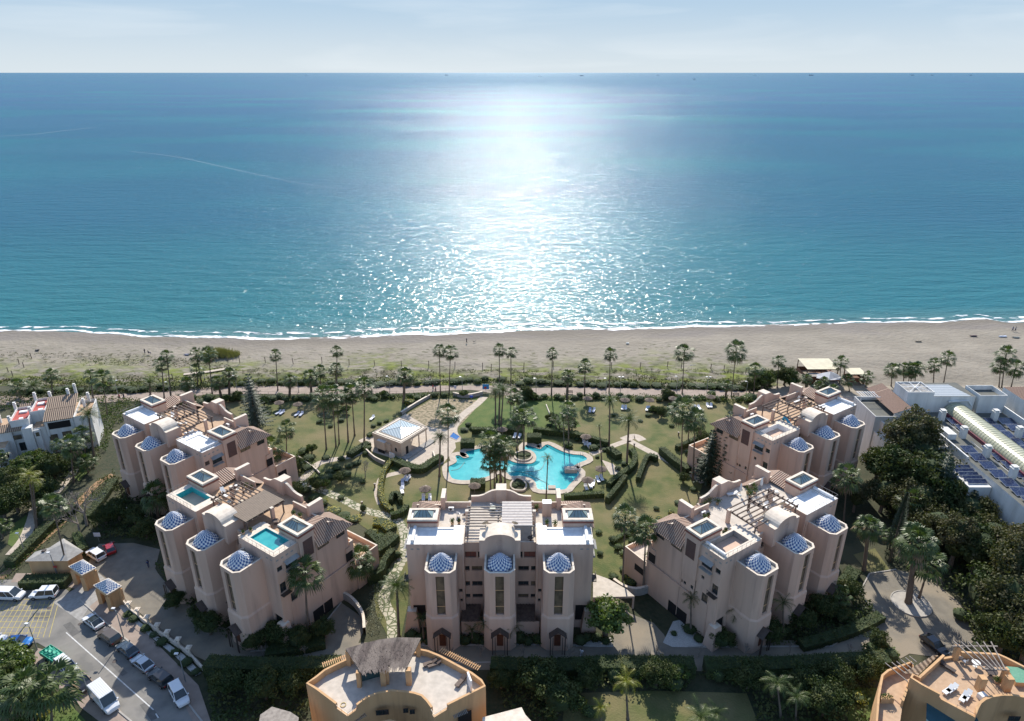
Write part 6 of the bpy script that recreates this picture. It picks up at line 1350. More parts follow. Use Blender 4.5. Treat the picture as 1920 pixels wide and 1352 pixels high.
# --- orange villas at the bottom
def thatch(parent,poly,z,name='thatched_canopy',m=THATCH,t=.22):
    mb=MB(); mb.prism(poly,z,z+t); o=mb.build(name,m,parent); return o
def villa_centre():
    o=Vector((-16,67)); R=thing('villa','ochre villa with a round front, tiled roof terrace and brown thatched canopy, bottom centre','villa',(o.x,o.y,0))
    def q(x,y,h=8.6): p=G(560+x/4.364,1180+y/4.364,h); return (p.x-o.x,p.y-o.y)
    px=[(60,440),(135,385),(210,325),(310,275),(400,235),(700,165),(960,150),(1060,170),(1160,210),(1290,280),(1420,350),(1500,410),(1530,465),(1380,540),(1220,620),(1105,690),(1080,640),(1040,585),(1000,545),(940,525),(870,515),(760,505),(650,525),(560,560),(510,595),(480,620),(395,680),(300,610),(140,490)]
    P=[q(*p) for p in px]; mb=MB(); mb.prism(P,0,7.6,0,top=1)
    a=sum(P[i][0]*P[(i+1)%len(P)][1]-P[(i+1)%len(P)][0]*P[i][1] for i in range(len(P)))
    n=len(P)
    PP=[Vector(p) for p in P]; rev=a<0
    # open (railed) stretches: the two front corners and the stretch under the canopy
    low={(13,14),(14,15),(15,16),(25,26),(26,27)}
    I=offset(PP,-.3)
    for i in range(n):
        j=(i+1)%n; hh=7.9 if (i,j) in {(14,15),(15,16),(25,26),(26,27),(5,6)} else (9.0 if i in (4,5) else 8.6)
        A,B=PP[i],PP[j]; C,D=I[j],I[i]
        for f in ([(*A,7.0),(*B,7.0),(*B,hh),(*A,hh)],[(*D,7.6),(*C,7.6),(*C,hh),(*D,hh)],[(*A,hh),(*B,hh),(*C,hh),(*D,hh)],[(*B,7.6),(*C,7.6),(*C,hh),(*B,hh)],[(*A,7.6),(*D,7.6),(*D,hh),(*A,hh)]):
            mb.face([(p[0]*1.0008,p[1]*1.0008,p[2]) for p in f],0)
    mb.build('wall',[ORANGE,FLOOR],R)
    for (i,j) in ((14,15),(15,16),(25,26),(26,27)): rail(R,[P[i],P[j]],7.9,.55)
    th=[q(385,160,10.4),(q(520,120,10.4)),q(660,85,10.4),q(800,67,10.4),q(1000,72,10.4),q(945,190,10.4),q(890,300,10.4),q(720,300,10.4),q(610,325,10.4),q(505,355,10.4),q(450,260,10.4)]
    m=MB(); m.prism(th,10.25,10.45); r=random.Random(4)
    for _ in range(900):
        u=r.random(); v=r.random(); A=Vector(q(385+u*600,160-u*90,10.4)); B=Vector(q(505+u*390,355-u*55,10.4)); p=A.lerp(B,v*.96+.02); d=(B-A).normalized(); s=Vector((-d.y,d.x))*.05; L_=r.uniform(.4,1.1)
        m.face([(*(p-s),10.48),(*(p+s),10.48),(*(p+d*L_+s),10.50),(*(p+d*L_-s),10.50)])
    th_o=m.build('thatched_canopy',mat('brown_thatch',(.115,.09,.08),(.06,.048,.042),3,.95,.8,9,stretch=(1,.3,1),c3=(.17,.14,.12),c3scale=.8),R)
    for x,y,h in ((415,290,1),(985,215,1),(500,465,1),(700,450,1.35),(725,440,1),(905,445,1.3)):
        p=q(x,y,7.6); t=MB(); w_=.28 if h==1 else .36; t.box(p[0]-w_,p[0]+w_,p[1]-w_,p[1]+w_,7.6,10.25 if h==1 else 10.3); t.build('pillar' if h==1 else 'chimney',ORANGE,R)
    for (x,y,w_,h_) in ((632,690,1.7,.9),(855,670,.7,.8),(908,680,.7,.8)):
        p=q(x,y,5.9); pw=(p[0],p[1]); simple_window(R,WM(p[0],min(p[1],q(x,y,5.9)[1])-.0,5.6,math.radians(6)),w_,h_)
    b=MB(); p=q(1290,740,5.4); b.box(0,1.9,-.06,.03,3.2,6.2,M=WM(p[0]+.25,p[1]-.02,0,math.radians(27))); b.build('door_opening',DARKIN,R)
    def rafters(a,b,n,lab,z=8.2,L_=.9):
        A=Vector(q(*a,z)); B=Vector(q(*b,z)); d=(B-A).normalized(); nn=Vector((-d.y,d.x)); 
        if nn.y<0: nn=-nn
        m=MB()
        for k in range(n): p=A.lerp(B,k/(n-1)); e=p+nn*L_; m.tube((p.x,p.y,z),(e.x,e.y,z),.07,n=4)
        m.tube((*(A+nn*L_*.8),z-.06),(*(B+nn*L_*.8),z-.06),.06,n=4); m.build(lab,ORANGE,R)
    rafters((205,310),(400,240),13,'rafter_row'); rafters((1150,185),(1460,335),20,'rafter_row')
    awn=MB(); p=q(1420,590,6.2)
    for k in range(9): awn.box(k*.22,k*.22+.11,-.9,.0,6.25,6.33,M=WM(*q(1255,690,6.2),0,math.radians(27)))
    awn.build('louvred_awning',GREYST,R)
    awn=MB()
    for k in range(9): awn.box(k*.22,k*.22+.11,-.9,.0,6.25,6.33,M=WM(*q(425,740,6.2),0,math.radians(40)))
    awn.build('louvred_awning',WOODL,R)
    return R,q,o
VC,qc,oc=villa_centre()
def villa_right():
    o=Vector((64,68)); R=thing('villa','ochre villa with terracotta roof terraces and long bare pergola beams, bottom right','villa',(o.x,o.y,0))
    def q(x,y,h=8.6): p=G(1580+x/5.647,1180+y/5.647,h); return (p.x-o.x,p.y-o.y)
    px=[(1060,262),(1250,228),(1640,252),(1730,290),(1920,385),(2350,560),(2350,760),(2100,735),(1920,722),(1800,702),(1700,702),(1600,716),(1520,745),(1470,785),(1440,840),(1420,895),(1220,790),(1030,690),(840,590),(715,510),(740,465),(800,500)]
    P=[q(*p) for p in px]; mb=MB(); mb.prism(P,0,7.6,0,top=1); PP=[Vector(p) for p in P]; I=offset(PP,-.32); n=len(P)
    for i in range(n):
        j=(i+1)%n; hh=7.95 if i in (0,15,16) else 8.6
        A,B=PP[i],PP[j]; C,D=I[j],I[i]
        for f in ([(*A,7.0),(*B,7.0),(*B,hh),(*A,hh)],[(*D,7.6),(*C,7.6),(*C,hh),(*D,hh)],[(*A,hh),(*B,hh),(*C,hh),(*D,hh)],[(*B,7.6),(*C,7.6),(*C,hh),(*B,hh)],[(*A,7.6),(*D,7.6),(*D,hh),(*A,hh)]): mb.face([(p[0]*1.001,p[1]*1.001,p[2]) for p in f],0)
    px2=[(410,480),(475,425),(730,335),(800,500),(715,560),(650,760),(630,900),(600,1000),(350,1000),(370,700)]
    P2=[q(*p,6.6) for p in px2]; mb.prism(P2,0,5.5,0,top=1); wallring(mb,P2,5.504,6.6,.28,skip=(2,3))
    mb.build('wall',[ORANGE,TERRA],R)
    rail(R,[P[15],P[16]],7.95,.5)
    for k,(a,b) in enumerate((((1170,120),(1500,420)),((1250,130),(1570,420)),((1330,130),(1620,432)),((1415,135),(1660,432)),((1490,132),(1690,430)),((1570,132),(1725,430)))): pg=MB(); pg.tube((*q(*a,10.4),10.4),(*q(*b,10.4),10.4),.09,n=4); pg.build('pergola_beam',WOODL,R)
    for a,b in (((1160,178),(1640,180)),((1480,420),(1740,430))): pg=MB(); pg.tube((*q(*a,10.2),10.2),(*q(*b,10.2),10.2),.1,n=4); pg.build('pergola_beam',WOODL,R)
    for k,(a,b) in enumerate((((450,355),(690,555)),((520,350),(660,465)),((570,340),(690,440)),((615,320),(720,410)),((665,300),(750,370)),((705,285),(780,345)))): pg=MB(); pg.tube((*q(*a,8.3),8.3),(*q(*b,8.3),8.3),.08,n=4); pg.build('pergola_beam',WOODL,R)
    rd=MB(); r=random.Random(2)
    for k in range(24): a=q(640+k*14,460-k*8,8.1); b=q(800+k*9,490-k*9,8.1); rd.tube((*a,8.1),(*b,8.1+.1*r.random()),.06,n=4)
    rd.build('reed_awning',stripes('cane',(.25,.18,.12),(.5,.40,.30),5,axis=1),R)
    for x,y,w_ in ((1440,640,.42),(1720,640,.42),(1180,320,.3),(1680,560,.28)): p=q(x,y,7.6); t=MB(); t.box(p[0]-w_,p[0]+w_,p[1]-w_,p[1]+w_,7.6,10.1 if w_<.4 else 9.9); t.build('pillar',ORANGE,R)
    p=q(1930,520,7.9); b=MB(); b.prism([(p[0]-2.0,p[1]-1.0),(p[0]+3,p[1]-1.4),(p[0]+3,p[1]+1.2),(p[0]-1.5,p[1]+1.7)],7.6,8.3,0,1); b.build('pool_cover',[ORANGE,mat('green_tarp',(.10,.27,.17),(.14,.32,.21),1,.5,.4,3)],R)
    for (x,y,w_) in ((1750,945,1.5),(2050,945,1.5)): pp=q(x,y,5.6); simple_window(R,WM(pp[0],pp[1]-.0,5.2,math.radians(-3)),w_,.9)
    b=MB(); pp=q(960,760,6.4); b.face([(*q(890,740,6.3),6.3),(*q(1420,930,6.3),6.3),(*q(1500,1100,5.6),5.6),(*q(880,1100,5.6),5.6)]); b.build('teal_awning',mat('teal_canvas',(.02,.07,.09),(.03,.09,.11),1,.8),R)
    for (x,y) in ((470,690),): 
        pl=MB(); pp=q(470,700,6.6); pl.box(pp[0]-.9,pp[0]+.9,pp[1]-.35,pp[1]+.35,5.5,6.3); f=pl.build('planter_box',ORANGE,R); lf=MB(); leaf_cloud(lf,(pp[0],pp[1],6.5),(.9,.35,.4),160,.22,random.Random(1)); lf.build('planter_leaves',LEAFM,f)
    return R,q,o
VR,qr,orr=villa_right()
# corners of further roofs cut by the lower edge
for lab,pts,h,m in (('corner of a reed-covered roof left of the round villa',[(488,1340),(510,1325),(545,1335),(560,1345),(556,1375),(480,1390)],6.,WOODL),('corner of a pale slatted roof at the right of the round villa',[(905,1345),(978,1326),(985,1340),(996,1352),(1000,1400),(900,1400)],6.,COPING),('small ochre roof corner at the bottom edge under the round villa',[(715,1352),(730,1349),(745,1352),(750,1370),(710,1370)],6.3,ORANGE)):
    c0=G(*pts[0],h); mb=MB(); mb.prism([tuple(G(*p,h).xy-c0.xy) for p in pts],h-.25,h); T=thing('roof_corner',lab,'roof',(c0.x,c0.y,0)); mb.build('roof',m,T)
    P=[G(*p,h).xy-c0.xy for p in pts]; m2=MB(); cx=sum(p.x for p in P)/len(P); cy=sum(p.y for p in P)/len(P); m2.prism([(cx+(p.x-cx)*.9,cy+(p.y-cy)*.9) for p in P],0,h-.25); m2.build('wall',ORANGE,T)
# --- gatehouse and kiosks
def gatehouse():
    P=[(-86.9,98.4),(-86.7,100.8),(-85.3,100.7),(-84.0,104.7),(-78.2,101.0),(-79.4,98.5)]; o=Vector((-82.5,100.5)); R=thing('gatehouse','low ochre gatehouse with a grey angular hipped roof behind a hedge','gatehouse',(o.x,o.y,0))
    Q=[Vector(p)-o for p in P]; mb=MB(); mb.prism([tuple(p*.93) for p in Q],0,3.2); mb.prism([tuple(p) for p in Q],3.2,3.5,0); mb.build('wall',ORANGE,R)
    r=MB(); ap=(.6,1.6,4.6); 
    C=offset(Q,.12)
    a=sum(Q[i].x*Q[(i+1)%6].y-Q[(i+1)%6].x*Q[i].y for i in range(6)); seq=range(6)
    for i in seq: j=(i+1)%6; f=[(*C[j],3.55),(*C[i],3.55),ap]; r.face(f if a<0 else f[::-1])
    r.build('roof',GREYST,R)
    t=MB(); t.box(-2.6,-2.0,-.3,.3,3.9,4.25,M=Matrix.Translation((0,0,0))); t.build('roof_vent',DARKFR,R)
    return R
gatehouse()
def kiosk(P,foot,label):
    o=Vector((sum(p[0] for p in P)/4,sum(p[1] for p in P)/4)); R=thing('gate_kiosk',label,'kiosk',(o.x,o.y,0),0,'tiled gate kiosks'); Q=[Vector(p)-o for p in P]
    SANDK=ORANGE; w_=MB(); I=[p*.72 for p in Q]
    for p in I: w_.box(p.x-.35,p.x+.35,p.y-.35,p.y+.35,0,3.0)
    w_.prism([tuple(p*.86) for p in Q],2.7,3.6)
    k=(1,2); a,b=I[2]*1.1,I[3]*1.1; d=(b-a); w_.prism([tuple(a),tuple(b),tuple(b*.9),tuple(a*.9)],0,2.75)
    a,b=I[0]*1.1,I[1]*1.1; w_.prism([tuple(a),tuple(b),tuple(b*.9),tuple(a*.9)],0,2.75)
    w_.build('wall',SANDK,R)
    r=MB(); r.prism([tuple(p) for p in Q],3.6,3.78); eav=r.build('eaves',COPING,R)
    t=MB(); ap=Vector((0,0,5.1)); nn=9
    for i in range(4):
        A=Vector((*(Q[i]*.93),3.79)); B=Vector((*(Q[(i+1)%4]*.93),3.79))
        def pt(u,v): return A.lerp(B,u).lerp(ap,v)
        for ii in range(nn):
            for jj in range(nn): t.face([pt((ii+1)/nn,jj/nn),pt(ii/nn,jj/nn),pt(ii/nn,(jj+1)/nn),pt((ii+1)/nn,(jj+1)/nn)][::1],(ii+jj)%2)
    t.build('tiled_roof',[BLUE,CREAMT],R)
    return R
kiosk([(-78.2,96.7),(-76.7,98.6),(-73.0,96.3),(-74.5,94.4)],0,'upper gate kiosk with blue and white tiled pyramid roof, next to the gatehouse')
kiosk([(-71.1,91.9),(-69.5,93.7),(-66.1,91.7),(-67.5,89.6)],0,'lower gate kiosk with blue and white tiled pyramid roof, next to the pillared fence')
# --- beach bar
def beach_bar():
    R=thing('beach_bar','open wooden beach bar with a big cream canvas roof on the sand','beach bar',(91,187,0)); CAN=mat('cream_canvas',(.66,.60,.44),(.55,.50,.37),.6,.9,.1,5); TIM=mat('brown_timber',(.16,.075,.04),(.11,.05,.03),2,.8)
    f=MB(); f.box(-4.6,6.2,-4.0,3.6,0,.4); f.build('deck',TIM,R)
    fr=MB()
    for x in (-4.3,-2,0,2.3,4.6):
        for y in (-3.7,3.4): fr.box(x-.1,x+.1,y-.1,y+.1,.4,3.8)
    for y in (-3.7,3.4): fr.box(-4.4,4.8,y-.08,y+.08,3.6,3.8)
    fr.box(-4.4,4.8,3.36,3.4,.4,1.6); fr.box(-4.36,-4.3,-3.7,3.4,.4,1.6); fr.build('timber_frame',TIM,R)
    c=MB(); c.face([(-4.5,-3.9,3.85),(4.9,-3.9,3.85),(4.9,3.6,4.15),(-4.5,3.6,4.15)]); c.face([(-4.5,-3.9,3.8),(-4.5,3.6,4.1),(4.9,3.6,4.1),(4.9,-3.9,3.8)]); c.build('canvas_roof',CAN,R)
    c=MB(); c.face([(-.5,-9.5,2.9),(1.5,-5.6,3.9),(-2.2,-5.3,2.9),(-3.2,-7.6,2.7)]); c.face([(-.5,-9.5,2.9),(3.4,-8.6,2.6),(4.6,-6,2.4),(1.5,-5.6,3.9)]); c.face([(1.5,-5.6,3.9),(4.6,-6,2.4),(3.8,-4.2,2.8),(0,-4.2,2.9)]); c.build('awning',mat('grey_canvas',(.42,.43,.46),(.33,.34,.37),.8,.8),R)
    c=MB(); c.box(-4.6,-1.3,-6.8,-4.1,2.7,2.8); c.build('side_roof',WOODL,R)
    c=MB(); c.box(-4.4,-1.5,-6.6,-4.2,0,2.7); c.build('kitchen_block',TIM,R)
    R2=thing('beach_hut','small timber beach hut with a cream canvas roof right of the beach bar','hut',(100.6,183,0)); f=MB()
    for x in (-2.1,2.1):
        for y in (-2,2): f.box(x-.12,x+.12,y-.12,y+.12,0,3.2)
    f.box(1.95,2.05,-1.9,1.9,0,2.4); f.box(-2,2,1.9,2.0,0,1.6); f.box(-1.8,1.6,-.6,1.8,0,1.2); f.build('timber_frame',TIM,R2)
    c=MB(); c.box(-2.4,2.4,-2.3,2.3,3.2,3.3); c.build('canvas_roof',CAN,R2)
beach_bar()
# --- pillared fence along the pavement
def fence():
    pts=[(222,1118),(246,1148),(262,1160),(280,1174),(299,1189),(318,1202),(338,1216),(358,1232),(382,1258)]
    P=[G(*p).xy for p in pts]; c=P[0]; R=thing('boundary_fence','low pale boundary wall with flat-capped pillars between pavement and shaded road','fence',(c.x,c.y,0)); mb=MB(); l,r_=ribbon_pts([p-c for p in P],.28)
    for i in range(len(l)-1): mb.face([(*r_[i],0),(*r_[i+1],0),(*r_[i+1],.8),(*r_[i],.8)]); mb.face([(*l[i+1],0),(*l[i],0),(*l[i],.8),(*l[i+1],.8)]); mb.face([(*r_[i],.8),(*r_[i+1],.8),(*l[i+1],.8),(*l[i],.8)])
    mb.build('low_wall',COPING,R)
    for p in P[1:-1]:
        q=p-c; t=MB(); t.lathe([(.26,0),(.2,.3),(.18,1.9),(.2,1.95)],8,c=(q.x,q.y,0)); t.box(q.x-.42,q.x+.42,q.y-.42,q.y+.42,1.95,2.1); t.box(q.x-.25,q.x+.25,q.y-.25,q.y+.25,2.1,2.22); t.build('pillar',COPING,R)
    b=MB()
    for i in range(len(P)-1):
        A=P[i]-c;B=P[i+1]-c; k=int((B-A).length/.35)
        for j in range(1,k): q=A.lerp(B,j/k); b.tube((q.x,q.y,.8),(q.x,q.y,1.6),.018,n=3)
        b.tube((A.x,A.y,1.6),(B.x,B.y,1.6),.025,n=4)
    b.build('railing',DARKFR,R)
fence()
# ---------------------------------------------------------------- vehicles
TYRE=mat('tyre_rubber',(.015,.015,.015),rough=.9); RIM=mat('alloy_rim',(.35,.35,.36),rough=.3,metal=.8); LAMPG=mat('headlight_glass',(.6,.6,.6),rough=.1); TAIL=mat('tail_light',(.35,.02,.02),rough=.2)
def paint(n,c,metal=.2): return mat(n,c,None,rough=.28,coat=.6,metal=metal)
PAINTS={'white':paint('white_car_paint',(.70,.71,.72),0),'silver':paint('silver_car_paint',(.42,.45,.48),.5),'black':paint('black_car_paint',(.015,.015,.018)),'brown':paint('bronze_car_paint',(.13,.10,.075),.4),'blue':paint('blue_car_paint',(.01,.14,.42),.3),'red':paint('red_car_paint',(.32,.012,.015)),'grey':paint('dark_grey_car_paint',(.06,.085,.11),.4),'greyl':paint('grey_car_paint',(.18,.19,.20),.3)}
def vehicle(a,b,label,col,kind='car',group='cars and vans parked by the gate',cat='car',glassroof=False):
    """a = rear pixel, b = front pixel on the ground"""
    A=G(*a);B=G(*b); d=(B-A); ang=math.atan2(d.y,d.x); c=(A+B)/2
    dims={'car':(4.35,1.78,1.45),'suv':(4.6,1.88,1.68),'mini':(4.9,1.9,1.95),'van':(5.6,2.05,2.5),'small':(3.75,1.68,1.5),'kombi':(4.4,1.82,1.85)}[kind]
    Lg,Wd,Ht=dims; R=thing('parked_car' if kind in('car','suv','small') else 'parked_van',label,cat,(c.x,c.y,.015),ang,group); body=PAINTS[col]
    x0,x1=-Lg/2,Lg/2; h=Wd/2
    # body lower shell: sections along x: (x, half width, z bottom, z belt)
    zb=.28; belt=.62*Ht if kind in('car','suv','small') else .50*Ht
    hood={'car':.92,'suv':1.05,'mini':1.05,'van':1.15,'small':.95,'kombi':1.05}[kind]
    S=[(x0,.80*h,.42,belt*.86),(x0+.12,.93*h,zb,belt*.97),(x0+.6,h,zb,belt),(x0+Lg*.45,h,zb,belt),(x1-Lg*.27,h,zb,belt*.98),(x1-.55,.97*h,zb,hood*.92),(x1-.12,.86*h,zb+.03,hood*.78),(x1,.70*h,.40,hood*.62)]
    mb=MB(); n0=0
    for (x,hw,z0,z1) in S:
        sec=[(x,-hw*.9,z0),(x,-hw,(z0+z1)*.45),(x,-hw*.985,z1*.93),(x,-hw*.88,z1),(x,0,z1+.035),(x,hw*.88,z1),(x,hw*.985,z1*.93),(x,hw,(z0+z1)*.45),(x,hw*.9,z0)]; mb.v+=sec
    m=9
    for i in range(len(S)-1):
        for j in range(m): k=(j+1)%m; mb.f.append((i*m+j,i*m+k,(i+1)*m+k,(i+1)*m+j)); mb.m.append(0)
    mb.f.append(tuple(range(m))); mb.m.append(0); mb.f.append(tuple(reversed([(len(S)-1)*m+j for j in range(m)]))); mb.m.append(0)
    bo=mb.build('body',body,R,smooth=False)
    # greenhouse
    rs={'car':(-.44,-.24,.06,.24),'suv':(-.47,-.40,.08,.25),'small':(-.46,-.36,.08,.26),'mini':(-.485,-.46,.16,.33),'kombi':(-.485,-.46,.08,.24),'van':(-.495,-.485,.22,.345)}[kind]
    xa,xb,xc,xd=[r*Lg for r in rs]; zr=Ht; hw=h*.93; hr=h*.80 if kind!='van' else h*.92
    g=MB(); lo=[(xa,-hw),(xd,-hw),(xd,hw),(xa,hw)]; hi=[(xb,-hr),(xc,-hr),(xc,hr),(xb,hr)]; zl=belt-.01
    def lerp3(p,q,t): return tuple(p[i]+(q[i]-p[i])*t for i in range(3))
    L4=[(*p,zl) for p in lo]; H4=[(*p,zr-.05) for p in hi]
    glassy = kind not in('van',)
    for i in range(4):
        j=(i+1)%4; g.face([L4[i],L4[j],H4[j],H4[i]],1 if (glassy or i==1) else 0)
    H5=[(p[0]*.985,p[1]*.94,zr) for p in hi]
    for i in range(4): j=(i+1)%4; g.face([H4[i],H4[j],H5[j],H5[i]],0)
    g.face(H5,1 if glassroof else 0)
    if kind=='van':
        fb=MB()
    go=g.build('cabin',[body,GLASS],R)
    # pillars
    for i in range(4): p=MB(); p.tube(L4[i],H4[i],.055,n=4); p.build('roof_pillar',body,R)
    for t in ((.5,) if kind!='mini' else (.36,.68)):
        for s in (0,3):
            a_=lerp3(L4[0 if s==0 else 3],L4[1 if s==0 else 2],t); b_=lerp3(H4[0 if s==0 else 3],H4[1 if s==0 else 2],t); p=MB(); p.tube(a_,b_,.05,n=4); p.build('roof_pillar',body,R)
    if kind=='van':
        for k in range(7): r=MB(); yy=-hr*.8+k*hr*.27; r.box(xb+.1,xc-.1,yy-.03,yy+.03,zr,zr+.03); r.build('roof_rib',body,R)
    for sx in (x0+Lg*.19,x1-Lg*.19):
        for s in (-1,1):
            w_=MB(); rr=.33 if kind!='van' else .36; w_.tube((sx,s*(h-.20),rr),(sx,s*(h+.015),rr),rr,n=14); wo=w_.build('wheel',TYRE,R); q=MB(); q.tube((sx,s*(h+.01),rr),(sx,s*(h+.03),rr),rr*.6,n=10); q.build('rim',RIM,wo)
    for s in (-1,1):
        q=MB(); q.box(x1-.30,x1-.04,s*h*.66-.17,s*h*.66+.17,hood*.60,hood*.76); q.build('headlight',LAMPG,R)
        q=MB(); q.box(x0-.01,x0+.12,s*h*.72-.14,s*h*.72+.14,belt*.62,belt*.84); q.build('tail_light',TAIL,R)
        q=MB(); q.box(xd-.15,xd+.02,s*(h+.02)-.02,s*(h+.16),belt,belt+.16) if s>0 else q.box(xd-.15,xd+.02,-(h+.16),-(h-.0),belt,belt+.16); q.build('wing_mirror',body,R)
    return R
def V(a,b,*r,**k): return vehicle(a,b,*r,**k)
V((-12,1120),(52,1122),'white minibus parked at the left edge beside the pavement','white','mini',cat='van')
V((108,1117),(60,1120),'small white van with dark rear window parked in front of the gatehouse hedge','white','kombi',cat='van')
V((10,1211),(60,1208),'bright blue car behind the left roadside tree','blue','car')
V((-30,1207),(3,1205),'white car cut off by the left edge next to the blue car','white','car')
V((196,1054),(166,1035),'white hatchback parked inside the gate beside the red car','white','suv')
V((212,1044),(203,1022),'red car parked inside the gate','red','small')
V((193,1183),(160,1158),'white car with a dark glass roof, nearest the kiosks in the kerbside row','white','car',glassroof=True)
V((224,1211),(188,1186),'bronze off-roader with a sunroof, second in the kerbside row','brown','suv')
V((257,1236),(224,1210),'dark grey saloon, third in the kerbside row','grey','car')
V((286,1262),(251,1236),'silver hatchback, fourth in the kerbside row','silver','car')
V((320,1290),(284,1263),'black off-roader, fifth in the kerbside row','black','suv')
V((326,1288),(350,1331),'pale pickup-sized car parked askew at the end of the kerbside row','white','kombi')
V((112,1244),(144,1270),'small white van parked behind the green trailer','white','kombi',cat='van')
V((138,1270),(168,1298),'black open-backed jeep between the white vans','black','suv')
V((176,1294),(222,1344),'large white panel van nearest the viewer on the left of the street','white','van',cat='van')
V((1738,1204),(1762,1224),'black car parked beside the right villa in the court','black','car',group='cars parked in the right court')
# open cargo trailer under a green net
A=G(84,1224);B=G(118,1246); c=(A+B)/2; ang=math.atan2((B-A).y,(B-A).x); T=thing('cargo_trailer','open trailer full of garden waste under a green net','trailer',(c.x,c.y,.015),ang)
m=MB(); m.box(-1.9,1.9,-.9,.9,.5,.6)
for (x0,x1,y0,y1) in ((-1.9,1.9,-.9,-.84),(-1.9,1.9,.84,.9),(-1.9,-1.84,-.84,.84),(1.84,1.9,-.84,.84)): m.box(x0,x1,y0,y1,.6,1.2)
GT=mat('green_net',(.02,.28,.19),(.04,.38,.26),3,.6,.6,5); m.build('box',GT,T)
m=MB(); n=9
hv=lambda i,j: 1.05+.35*math.sin(math.pi*i/n)*math.sin(math.pi*j/n)+.13*math.sin(i*2.3+j*1.7)
for i in range(n):
    for j in range(n):
        f=lambda a,b:(-1.8+3.6*a/n,-.82+1.64*b/n,hv(a,b)); m.face([f(i,j),f(i+1,j),f(i+1,j+1),f(i,j+1)])
m.build('netted_load',GT,T)
for s in (-1,1): m=MB(); m.tube((0,s*.95,.33),(0,s*1.1,.33),.33,n=12); m.build('wheel',TYRE,T)
# ---------------------------------------------------------------- street and promenade lamps
GALV=mat('galvanised_pole',(.30,.32,.33),rough=.5,metal=.5); LHEAD=mat('lamp_head_white',(.7,.7,.7),rough=.4)
def lamp(b,hz,label,group,double=False,arm=1.0,dirn=(-.6,.4),sc=1.0):
    g=G(*b); R=thing('street_lamp',label,'street lamp',(g.x,g.y,0),0,group); p=MB(); p.tube((0,0,0),(0,0,hz),.09*sc,.06*sc,8); p.build('pole',GALV,R)
    for s in ((1,-1) if double else (1,)):
        a=MB(); e=(s*dirn[0]*arm,s*dirn[1]*arm,hz+.12); a.tube((0,0,hz-.1),e,.04*sc,n=5); a.build('arm',GALV,R); hd=MB(); hd.box(e[0]-.28*sc,e[0]+.28*sc,e[1]-.16*sc,e[1]+.16*sc,e[2]-.04,e[2]+.1); hd.build('lamp_head',LHEAD,R)
for i,(x,y,h) in enumerate([(232,1196,5.6),(348,1278,5.0),(108,1082,5.0),(70,1218,4.8),(170,1312,4.8),(48,1040,4.5)]):
    lamp((x,y),h,['grey street lamp beside the bronze off-roader','grey street lamp behind the pale car at the end of the row','grey street lamp in front of the gatehouse hedge','grey street lamp beside the blue car','grey street lamp beside the large white panel van','grey street lamp in the hedge left of the gatehouse'][i],'street lamps by the gate')
PL=[(222,742),(320,745),(385,718),(445,733),(560,735),(731,734),(867,735),(1005,738),(1136,738),(1163,735),(1268,734),(1325,735),(1398,744)]
for i,(x,y) in enumerate(PL): lamp((x,y),4.6,f'white promenade lamp, {ORD[i]} from the left along the seafront walk','promenade lamps',double=i in(0,9,11),arm=.5,dirn=(-1,0))
# posts along the dunes
PX=[(37,684),(17,700),(60,672),(25,706),(46,690),(325,712),(428,680),(450,680),(498,680),(550,682),(604,680),(655,684),(703,686),(753,687),(804,687),(853,689),(905,691),(921,693),(982,691),(1037,688),(1146,690),(1200,690),(1251,688),(1277,690),(1332,693),(1357,696),(1398,700)]
PX.sort()
tm=MB(); tm.tube((0,0,0),(0,0,2.0),.11,n=6); tm.tube((0,0,1.72),(0,0,1.8),.14,n=6); base=None
for i,(x,y) in enumerate(PX):
    g=G(x,y+2)
    o=tm.build('wooden_post',WOOD) if base is None else base.copy()
    if base is None: base=o
    else: link(o)
    o.location=(g.x,g.y,.3); o.rotation_euler=(rnd.uniform(-.05,.05),rnd.uniform(-.05,.05),0); tag(o,f'dark wooden rope post, {ORD[i]} from the left on the dune edge','post','rope posts along the dune edge')
# thin railing along the promenade
mb=MB(); pr=catmull([G(*p).xy for p in [(330,743),(450,739),(600,740),(760,738),(850,732)]],8); c=pr[0]
for i in range(len(pr)-1):
    a=pr[i]-c;b=pr[i+1]-c; mb.tube((a.x,a.y,.8),(b.x,b.y,.8),.03,n=4); mb.tube((a.x,a.y,0),(a.x,a.y,.85),.04,n=4)
tag(mb.build('rope_fence',DARKFR,None,loc=(c.x,c.y,0)),'thin rail and posts along the lawn side of the promenade','fence')
